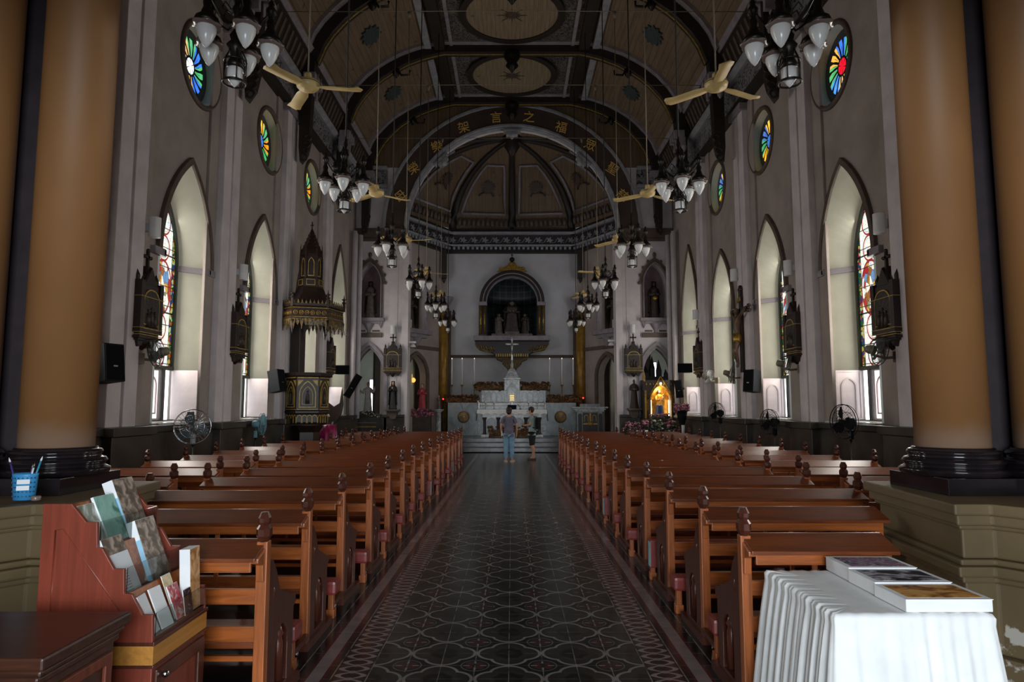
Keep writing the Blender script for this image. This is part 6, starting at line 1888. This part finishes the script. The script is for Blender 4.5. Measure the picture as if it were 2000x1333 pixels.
x_, y_, z_ = dl.xyz()
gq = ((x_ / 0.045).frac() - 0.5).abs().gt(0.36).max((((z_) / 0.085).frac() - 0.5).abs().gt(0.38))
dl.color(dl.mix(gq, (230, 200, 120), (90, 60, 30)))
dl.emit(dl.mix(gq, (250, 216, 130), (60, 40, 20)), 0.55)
MB().box(-0.09, 0.09, -0.20, -0.16, zz(783), zz(771)).build('golden_door', dl.m, to, bevel=0.01)
for s in (-1, 1):
    q = MB().lathe([(0.0001, 0), (0.22, 0.0), (0.24, 0.02), (0.16, 0.04), (0.08, 0.06), (0.01, 0.07)], 24)
    o = q.build('amber_disc', plain('amber_onyx', (164, 134, 92), 0.3, 0.0, var=0.25, scale=8), t); o.rotation_euler = (PI / 2, 0, 0); o.location = (s * 1.92 * 1.0, -0.09, zz(815))
# crucifix on the tabernacle
t = thing('altar_crucifix', 'silver crucifix standing on the tabernacle tower', 'crucifix', (0, HY + 0.12, AZ + zz(722)))
h = P(1000, 660, HY).z - AZ - zz(722)
SV = plain('silvery_metal', (190, 188, 180), 0.3, 0.7, var=0.1)
c = MB().lathe([(0.12, 0.0), (0.10, 0.04), (0.05, 0.10), (0.08, 0.2), (0.03, 0.28), (0.025, 0.4)], 12).box(-0.028, 0.028, -0.02, 0.02, 0.35, h).box(-0.22, 0.22, -0.02, 0.02, h - 0.28, h - 0.22)
for x, z in ((-0.22, h - 0.25), (0.22, h - 0.25), (0, h)):
    c.ball((x, 0, z), 0.045, 8, 6)
c.build('cross', SV, t)
MB().tube([(0, -0.04, h - 0.22), (0, -0.05, h - 0.45), (0.01, -0.04, h - 0.68)], [0.045, 0.04, 0.02], 8).ball((0, -0.05, h - 0.17), 0.035, 8, 6).tube([(-0.18, -0.03, h - 0.22), (0, -0.04, h - 0.26), (0.18, -0.03, h - 0.22)], 0.017, 6).build('corpus', SV, t)
# six tall candles
for k, px in enumerate((882, 902, 926, 1074, 1098, 1120)):
    Y = HY + 0.35
    b_ = P(px, 790, Y); b_.z = AZ + zz(787); m_ = P(px, 752, Y); tp = P(px, 702, Y)
    nm = ['outermost left', 'middle left', 'innermost left', 'innermost right', 'middle right', 'outermost right'][k]
    t = thing('candlestick', 'tall white candle on a thin brass stand, %s of six behind the altar' % nm, 'candlestick', (b_.x, Y, b_.z), 0, 'tall altar candles')
    MB().lathe([(0.09, 0), (0.06, 0.04), (0.015, 0.08), (0.015, m_.z - b_.z - 0.08), (0.06, m_.z - b_.z - 0.02), (0.06, m_.z - b_.z)], 10).build('stand', M['gold'], t)
    MB().cyl((0, 0, m_.z - b_.z), 0.034, tp.z - m_.z, 10).build('candle', M['white'], t)
    fm = Mat('candle_flame', 0.5); fm.emit((255, 226, 180), 1.6)
    MB().lathe([(0.003, 0), (0.013, 0.02), (0.003, 0.055)], 8, (0, 0, tp.z - b_.z)).build('flame', fm.m, t)
fy0, fy1 = HY - 0.1, HY + 0.2
for x0, x1, y0, y1, lab in ((928, 982, 763, 747, 'rusty flower hedge on the gradine, left of the tabernacle'), (1018, 1072, 763, 747, 'rusty flower hedge on the gradine, right of the tabernacle'), (868, 936, 787, 772, 'low amber flower hedge on the left side wall of the altar'), (1068, 1134, 787, 772, 'low amber flower hedge on the right side wall of the altar')):
    flowers(lab, 'flowers', 150, (xx(x0), xx(x1), fy0, fy1, P(1000, y0, HY).z, P(1000, y1, HY).z), 0.055, M['fl_amber'], x0, M['fl_amber'])
# altar table in front
MY = 26.0
zm = lambda py: P(1000, py, MY).z - AZ
t = thing('altar_table', 'white marble altar table with dark columns and gothic arches', 'altar', (0, MY, AZ))
MB().box(-1.30, 1.30, 0, 0.85, zm(806), zm(801)).build('altar_top', M['marble'], t, bevel=0.01)
fa = MB().plate([(-1.12, 0.1), (1.12, 0.1), (1.12, zm(806)), (-1.12, zm(806))], [[(x + q, z) for q, z in gothic(0.20, 0.12, 0.45, 0.28, 8)] for x in (-0.78, -0.26, 0.26, 0.78)], 'y', 0.06, 0.16)
fa.build('arcade', M['marble'], t, bevel=0.008)
MB().box(-1.18, 1.18, 0.0, 0.8, 0.0, 0.1).build('plinth', M['marble'], t, bevel=0.01)
MB().box(-1.10, 1.10, 0.45, 0.5, 0.1, zm(806)).build('back_slab', M['marble_b'], t)
for x in (-1.04, -0.52, 0.0, 0.52, 1.04):
    MB().lathe([(0.075, 0.1), (0.065, 0.14), (0.055, 0.18), (0.055, 0.62), (0.085, 0.72), (0.09, 0.74)], 12, (x, 0.03, 0)).build('column', M['plum'], t)
cl = MB()
NW = 60
rw = []
for z, am in ((zm(800.5), 0.0), (zm(803), 0.004), (zm(809), 0.012)):
    rw.append([(-1.33 + 2.66 * i / NW, -0.02 - am * (1 + math.sin(i * 1.3)), z + (0.02 * math.sin(i * 0.9) if am > 0.01 else 0)) for i in range(NW + 1)])
cl.loft(rw, False, False, True)
cl.loft([[(-1.33 + 2.66 * i / NW, y, zm(800.5)) for i in range(NW + 1)] for y in (-0.02, 0.87)], False, False, False)
for s in (-1, 1):
    cl.loft([[(s * (1.33 + o), -0.02 + 0.89 * i / 20 + 0, z) for i in range(21)] for o, z in ((0, zm(800.5)), (0.02, zm(806)), (0.05, zm(823)))], False, False, True)
tag(cl.build('altar_cloth', M['cloth'], loc=(0, MY, AZ)), 'white cloth hanging over both ends of the altar table', 'altar cloth')
for k, px in enumerate((933.5, 948.5, 965, 1032.5, 1049.5, 1064)):
    q = P(px, 800, MY + 0.5)
    t = thing('altar_candle', 'short white candle on a slim silver holder on the altar table, %s' % ['far left', 'second from left', 'third from left', 'third from right', 'second from right', 'far right'][k], 'candle', (q.x, MY + 0.5, AZ + zm(800.3)), 0, 'short candles on the altar table')
    MB().lathe([(0.05, 0), (0.012, 0.02), (0.012, 0.2), (0.04, 0.24)], 10).build('holder', SV, t)
    MB().cyl((0, 0, 0.24), 0.03, 0.10, 10).build('candle', M['white'], t)
t = thing('altar_rail', 'thin silver rail running between the short altar candles', 'rail', (0, MY + 0.56, AZ + zm(800.3)))
MB().tube([(-1.28, 0, 0.27), (1.28, 0, 0.27)], 0.012, 6).tube([(-1.28, 0, 0.14), (1.28, 0, 0.14)], 0.010, 6).build('rail', SV, t)
for x in (-1.28, 0, 1.28):
    MB().box(x - 0.01, x + 0.01, -0.02, 0.02, 0, 0.28).build('rail_post', SV, t)
t = thing('missal_stand', 'black book stand in the middle of the altar table', 'book stand', (0, MY + 0.3, AZ + zm(800.3)))
MB().at((0, 0, 0.09), rx=-0.7).box(-0.17, 0.17, -0.01, 0.01, -0.10, 0.10).build('rest', M['black'], t)
MB().box(-0.1, 0.1, -0.03, 0.12, 0.0, 0.04).build('foot', M['black'], t)
t = thing('altar_microphone', 'thin gooseneck microphone on the altar table', 'microphone', (0.32, MY + 0.3, AZ + zm(800.3)))
MB().lathe([(0.05, 0), (0.05, 0.02), (0.01, 0.03)], 10).tube([(0, 0, 0.02), (-0.02, -0.02, 0.12), (-0.12, -0.05, 0.22)], 0.008, 6).build('neck', M['black'], t)
flowers('amber flowers and greenery under the altar arches', 'flowers', 120, (-0.9, 0.75, MY - 0.12, MY + 0.0, AZ + 0.02, AZ + 0.42), 0.05, M['fl_amber'], 60, M['fl_amber'])
# ambo to the right
q = P(1153, 838, 25.6); tp = P(1153, 795, 25.6)
t = thing('marble_ambo', 'grey marble reading desk with a dark gilded front panel', 'reading desk', (q.x, 25.6, AZ))
hh = tp.z - AZ
MB().box(-0.46, 0.46, 0, 0.5, 0, hh - 0.16).build('body', M['marble_b'], t, bevel=0.01)
MB().box(-0.66, 0.66, -0.12, 0.6, hh - 0.06, hh).box(-0.58, 0.58, -0.07, 0.55, hh - 0.12, hh - 0.06).box(-0.52, 0.52, -0.04, 0.53, hh - 0.18, hh - 0.12).build('cornice', M['marble'], t, bevel=0.012)
MB().box(-0.34, 0.40, 0.05, 0.45, hh, hh + 0.11).build('book_rest', M['marble_b'], t, bevel=0.01)
MB().box(-0.28, 0.28, -0.02, 0.0, 0.1, hh - 0.22).build('dark_panel', M['darkwood'], t)
gp = MB().box(-0.03, 0.03, -0.035, -0.015, hh - 0.62, hh - 0.24).box(-0.26, 0.26, -0.03, -0.015, hh - 0.66, hh - 0.61)
for s in (-1, 1):
    gp.band([(s * 0.15 + x, z) for x, z in rounded(0.08, hh - 0.55, hh - 0.38, 8)], [(s * 0.15 + x, z) for x, z in rounded(0.06, hh - 0.55, hh - 0.38, 8)], 'y', -0.03, -0.015)
gp.torus((0.0, -0.03, hh - 0.63), 0.07, 0.025, 16, 8, 'y')
gp.build('gilt_emblem', M['gold'], t)
for s in (-1, 1):
    MB().plate([(s * 0.38 + x, z) for x, z in rounded(0.07, 0.1, hh - 0.32, 8)], [], 'y', -0.012, 0.0).build('dark_niche', M['darkwood'], t)
# red sanctuary lamps, angel on pedestal
rl_ = Mat('red_glowing_glass', 0.3); rl_.color(rl_.mix(0.5, (160, 20, 20), (160, 20, 20))); rl_.emit((255, 40, 30), 4)
for px, py, lab in ((865.5, 780, 'small red lamp glowing beside the left gilded column'), (1139, 778, 'small red lamp glowing beside the right gilded column')):
    q = P(px, py, 26.9)
    t = thing('sanctuary_lamp', lab, 'lamp', (q.x, 26.9, AZ), 0, 'red sanctuary lamps')
    MB().lathe([(0.16, 0), (0.1, 0.05), (0.03, 0.1), (0.025, q.z - AZ - 0.1), (0.07, q.z - AZ - 0.03)], 12).build('stand', M['iron'], t)
    MB().lathe([(0.015, -0.03), (0.03, 0.0), (0.026, 0.03)], 10, (0, 0, q.z - AZ)).build('red_glass', rl_.m, t)
q = P(857, 800, 26.2); tp = P(857, 775, 26.2)
t = thing('column_pedestal', 'slim pale pedestal carrying the small angel left of the altar', 'pedestal', (q.x, 26.2, AZ))
MB().lathe([(0.16, 0), (0.14, 0.06), (0.09, 0.10), (0.085, q.z - AZ - 0.12), (0.19, q.z - AZ - 0.03), (0.19, q.z - AZ)], 16).build('shaft', M['marble'], t)
a_ = statue('small grey angel statue on the slim pedestal left of the altar', (q.x, 26.2, q.z), tp.z - q.z + 0.05, robe=M['stone_grey'], flesh=M['skinpaint'], arms='pray')
# rose robed statue and pink flowers before the left doorway
q = P(824, 808, 25.6); tp = P(824, 750, 25.6)
statue('rose robed statue among pink flowers before the left apse doorway', (q.x, 25.6, q.z), tp.z - q.z, robe=M['robe_pink'], flesh=M['skinpaint'], hair=M['hairbrown'], arms='pray')
t = thing('flower_table', 'draped table heaped with pink flowers below the rose robed statue', 'table', (q.x, 25.5, AZ))
MB().box(-0.30, 0.36, -0.3, 0.2, 0, q.z - AZ - 0.001).build('table_body', M['robe_brown'], t, bevel=0.02)
o = blobs(120, -0.32, 0.46, -0.34, -0.14, q.z - AZ - 0.12, q.z - AZ + 0.14, 0.06, 88).build('blooms', M['fl_pink'], t); o['kind'] = 'stuff'
t = thing('gilt_ornament', 'amber glowing trefoil ornament in the left apse doorway', 'ornament', P(802, 742, 26.9))
om = Mat('amber_glass', 0.3); om.emit((240, 170, 40), 0.9)
MB().ball((0, 0, 0.15), (0.07, 0.02, 0.12), 8, 6).ball((-0.1, 0, 0), (0.1, 0.02, 0.1), 8, 6).ball((0.1, 0, -0.02), (0.1, 0.02, 0.1), 8, 6).build('trefoil', om.m, t)

# white floodlights on the inner jambs of the arch
for px, py, s, lab in ((804, 674, -1, 'white floodlight on the left jamb of the chancel arch'), (1196, 671, 1, 'white floodlight on the right jamb of the chancel arch')):
    q = P(px, py, 24.0)
    t = thing('floodlight', lab, 'floodlight', (s * 3.62, 24.0, q.z), 0, 'floodlights on the arch jambs')
    MB().cbox((-s * 0.10, 0, 0.09), (0.26, 0.14, 0.07)).build('mounting_arm', M['white'], t, bevel=0.01)
    MB().lathe([(0.05, -0.02), (0.10, -0.10), (0.11, -0.14), (0.09, -0.14), (0.03, -0.03)], 14, (-s * 0.12, 0, 0.06)).build('bowl', M['white'], t)

# ---------------------------------------------------------------- two visitors
def hand(N, E_, wr, q, d, pal, spread, cur):
    """a palm and five fingers grown from the wrist; d = along the hand, spread = across it, cur = curl direction"""
    w_ = Vector(N[wr][0]); d = Vector(d).normalized(); spread = Vector(spread).normalized(); cur = Vector(cur).normalized()
    N['palm' + q] = (tuple(w_ + d * 0.05), (0.034, 0.018)); E_.append((wr, 'palm' + q))
    for k, (o, ln) in enumerate(((-0.026, 0.060), (-0.009, 0.070), (0.009, 0.066), (0.026, 0.052))):
        b = w_ + d * 0.085 + spread * o
        N['f%d' % k + q] = (tuple(b), 0.0085); N['g%d' % k + q] = (tuple(b + d * ln * 0.5 + cur * 0.008), 0.008); N['h%d' % k + q] = (tuple(b + d * ln * 0.85 + cur * 0.028), 0.0065)
        E_ += [('palm' + q, 'f%d' % k + q), ('f%d' % k + q, 'g%d' % k + q), ('g%d' % k + q, 'h%d' % k + q)]
    b = w_ + d * 0.04 - spread * 0.038
    N['t0' + q] = (tuple(b), 0.010); N['t1' + q] = (tuple(b + d * 0.035 - spread * 0.012 + cur * 0.012), 0.008)
    E_ += [('palm' + q, 't0' + q), ('t0' + q, 't1' + q)]
SKIN = plain('skin', (196, 146, 118), 0.55, var=0.05)
def person(lab, loc, rz, H, hd, arms, feet, shirt, pants, pleg, hairm, long_sleeve=False, wide=1.0):
    """hd = head offset (x, y, tilt); arms = {l: (elbow, wrist, hand dir)}; faces -y locally"""
    t = thing('person', lab, 'person', loc, rz)
    k = H / 1.70
    V = lambda x, y, z: (x * k, y * k, z * k)
    r = lambda v: v * k
    hx, hy, hz = hd
    N = {'pelvis': (V(0, 0, 0.94), (r(0.15), r(0.11))), 'waist': (V(0, 0.0, 1.10), (r(0.125), r(0.095))), 'chest': (V(0, 0.01, 1.28), (r(0.15), r(0.105))), 'collar': (V(0, 0.01, 1.41), (r(0.09), r(0.07))),
         'neck': (V(hx * 0.3, hy * 0.3, 1.47), r(0.05)), 'jaw': (V(hx * 0.8, hy - 0.012, 1.545 + hz), (r(0.062), r(0.072))), 'skull': (V(hx, hy + 0.01, 1.63 + hz), (r(0.076), r(0.09)))}
    E_ = [('pelvis', 'waist'), ('waist', 'chest'), ('chest', 'collar'), ('collar', 'neck'), ('neck', 'jaw'), ('jaw', 'skull')]
    for s in (-1, 1):
        q = 'l' if s < 0 else 'r'
        el, wr, hdir = arms[q]
        kn, an, toe = feet[q]
        N.update({'sh' + q: (V(s * 0.165, 0.01, 1.375), r(0.055)), 'el' + q: (V(*el), r(0.040)), 'wr' + q: (V(*wr), r(0.026)),
                  'hip' + q: (V(s * 0.085, 0, 0.88), r(0.095)), 'kn' + q: (V(*kn), r(0.056)), 'cf' + q: (V(kn[0] * 0.4 + an[0] * 0.6, an[1] * 0.6 + kn[1] * 0.4 + 0.02, 0.32), r(0.056)), 'an' + q: (V(*an), r(0.036)), 'hl' + q: (V(an[0], an[1] + 0.035, 0.035), r(0.034)), 'to' + q: (V(*toe), (r(0.042), r(0.028)))})
        E_ += [('collar', 'sh' + q), ('sh' + q, 'el' + q), ('el' + q, 'wr' + q), ('pelvis', 'hip' + q), ('hip' + q, 'kn' + q), ('kn' + q, 'cf' + q), ('cf' + q, 'an' + q), ('an' + q, 'to' + q), ('an' + q, 'hl' + q)]
        hand(N, E_, 'wr' + q, q, hdir, None, (0, 1, 0.01) if abs(hdir[1]) < 0.7 else (s * -1.0, 0, 0.0), (-s, 0, 0) if abs(hdir[1]) < 0.7 else (0, 0, 1))
    body = skin('body', N, E_, SKIN, t, 'pelvis')
    sx, sy, sz = V(hx, hy, 1.60 + hz)
    fc = MB().ball((sx, sy - r(0.098), sz - r(0.02)), (r(0.013), r(0.022), r(0.022)), 8, 6)
    for s in (-1, 1):
        fc.ball((sx + s * r(0.082), sy + r(0.01), sz - r(0.01)), (r(0.012), r(0.02), r(0.032)), 8, 6)
    fc.build('nose_and_ears', SKIN, t)
    ey = MB()
    for s in (-1, 1):
        ey.ball((sx + s * r(0.032), sy - r(0.088), sz + r(0.012)), (r(0.014), r(0.006), r(0.008)), 8, 5)
    ey.ball((sx, sy - r(0.084), sz - r(0.068)), (r(0.024), r(0.006), r(0.006)), 8, 5)
    ey.build('eyes_and_mouth', M['hairbrown'], t)
    g = 0.012
    SN = {'hem': (V(0, 0, 0.86), (r(0.168) * wide, r(0.135))), 'pelvis': (N['pelvis'][0], (r(0.165) * wide, r(0.13))), 'waist': (N['waist'][0], (r(0.15) * wide, r(0.12))), 'chest': (N['chest'][0], (r(0.165), r(0.122))), 'collar': (V(0, 0.01, 1.405), (r(0.098), r(0.08)))}
    SE = [('hem', 'pelvis'), ('pelvis', 'waist'), ('waist', 'chest'), ('chest', 'collar')]
    for s in (-1, 1):
        q = 'l' if s < 0 else 'r'
        e = Vector(N['el' + q][0]); h_ = Vector(N['sh' + q][0])
        SN['sh' + q] = (tuple(h_), r(0.068)); SN['slv' + q] = (tuple(h_.lerp(e, 0.75)), r(0.062))
        SE += [('collar', 'sh' + q), ('sh' + q, 'slv' + q)]
    skin('shirt', SN, SE, shirt, t, 'pelvis')
    PN = {'pelvis': (V(0, 0.0, 0.98), (r(0.158) * wide, r(0.125)))}; PE = []
    for s in (-1, 1):
        q = 'l' if s < 0 else 'r'
        kn, an = Vector(N['kn' + q][0]), Vector(N['an' + q][0])
        PN['hip' + q] = (V(s * 0.088, 0, 0.86), r(0.118)); PN['kn' + q] = (tuple(kn), r(0.086))
        PE += [('pelvis', 'hip' + q), ('hip' + q, 'kn' + q)]
        if pleg > 0.5:
            PN['sh' + q] = (tuple(kn.lerp(an, 0.55)), r(0.076)); PN['hem' + q] = (tuple(kn.lerp(an, 0.95)), r(0.066)); PE += [('kn' + q, 'sh' + q), ('sh' + q, 'hem' + q)]
        else:
            PN['hem' + q] = (tuple(kn.lerp(an, 0.08)), r(0.088)); PE += [('kn' + q, 'hem' + q)]
    skin('trousers', PN, PE, pants, t, 'pelvis')
    hb = MB().ball((sx, sy + r(0.028), sz + r(0.045)), (r(0.094), r(0.100), r(0.092)), 14, 10)
    hairm(hb, sx, sy, sz, r)
    hb.build('hair', M['hairbrown'], t)
    for s in (-1, 1):
        q = 'l' if s < 0 else 'r'
        a_ = Vector(N['an' + q][0]); o_ = Vector(N['to' + q][0])
        dd = (o_ - a_); dd.z = 0
        sb = MB(); sb.M = Matrix.Translation((a_.x, a_.y, 0)) @ Matrix.Rotation(math.atan2(dd.y, dd.x), 4, 'Z')
        sb.plate([(-r(0.075), -r(0.042)), (r(0.06), -r(0.05)), (r(0.17), -r(0.045)), (r(0.19), 0), (r(0.17), r(0.045)), (r(0.06), r(0.05)), (-r(0.075), r(0.042)), (-r(0.09), 0)], [], 'z', 0.0, r(0.055))
        sb.build('shoe', shoe, t, bevel=r(0.012))
    return t
shoe = plain('pale_trainer', (190, 180, 168), 0.6)
W_ARM = {'l': ((-0.25, 0.03, 1.12), (-0.24, -0.04, 0.88), (0.05, -0.15, -1)), 'r': ((0.25, 0.03, 1.12), (0.23, -0.05, 0.88), (-0.05, -0.15, -1))}
W_FT = {'l': ((-0.085, -0.01, 0.49), (-0.10, 0.02, 0.085), (-0.14, -0.10, 0.03)), 'r': ((0.085, -0.01, 0.49), (0.09, 0.02, 0.085), (0.11, -0.11, 0.03))}
def bob(hb, x, y, z, r): hb.ball((x, y + r(0.06), z - r(0.03)), (r(0.085), r(0.06), r(0.085)), 12, 8)
def short(hb, x, y, z, r): hb.ball((x, y + r(0.045), z + r(0.0)), (r(0.085), r(0.065), r(0.07)), 12, 8)
pw = person('woman seen from behind in a mauve top and pale blue jeans on the aisle', (-0.09, 20.05, 0), PI, 1.57, (0.0, -0.01, 0.0), W_ARM, W_FT, plain('mauve_grey_top', (108, 102, 120), 0.8), plain('pale_blue_jeans', (124, 164, 192), 0.8, var=0.12), 1.0, bob)
b = MB().tube([(0.20, 0.02, 0.95), (0.235, 0.03, 0.80), (0.25, 0.03, 0.74)], [0.012, 0.02, 0.05], 8)
tag(b.build('shoulder_bag', M['white'], loc=(-0.33 - 0.19, 20.03, 0.02)), 'small pale bag hanging at the left hip of the woman', 'bag')
shoe = plain('dark_sandal', (70, 58, 52), 0.6)
M_ARM = {'l': ((-0.24, -0.02, 1.12), (-0.12, -0.24, 1.10), (0.5, -0.8, 0.2)), 'r': ((0.24, -0.02, 1.12), (0.12, -0.24, 1.10), (-0.5, -0.8, 0.2))}
M_FT = {'l': ((-0.085, -0.02, 0.49), (-0.09, 0.02, 0.085), (-0.10, -0.11, 0.03)), 'r': ((0.085, 0.0, 0.49), (0.09, 0.05, 0.085), (0.10, -0.08, 0.03))}
pm = person('man in grey-green shirt and black shorts, head bowed, facing left', (0.62, 20.95, 0), -PI / 2 - 0.25, 1.60, (0.0, -0.06, -0.03), M_ARM, M_FT, plain('grey_green_shirt', (140, 156, 156), 0.8), plain('black_shorts', (28, 28, 30), 0.8), 0.0, short, wide=1.12)
b = MB().tube([(-0.10, 0.12, 1.36), (-0.13, 0.02, 1.44), (-0.12, -0.13, 1.30), (-0.13, -0.10, 1.10), (-0.14, 0.10, 1.04)], 0.016, 6).tube([(0.10, 0.12, 1.36), (0.13, 0.02, 1.44), (0.12, -0.13, 1.30), (0.13, -0.10, 1.10), (0.14, 0.10, 1.04)], 0.016, 6)
b.box(-0.14, 0.14, 0.13, 0.22, 1.0, 1.36)
o = b.build('backpack', M['black'], bevel=0.008); o.location = (0.62, 20.95, -0.08); o.rotation_euler = (0, 0, -PI / 2 - 0.25)
tag(o, 'black backpack worn by the man with bowed head', 'backpack')
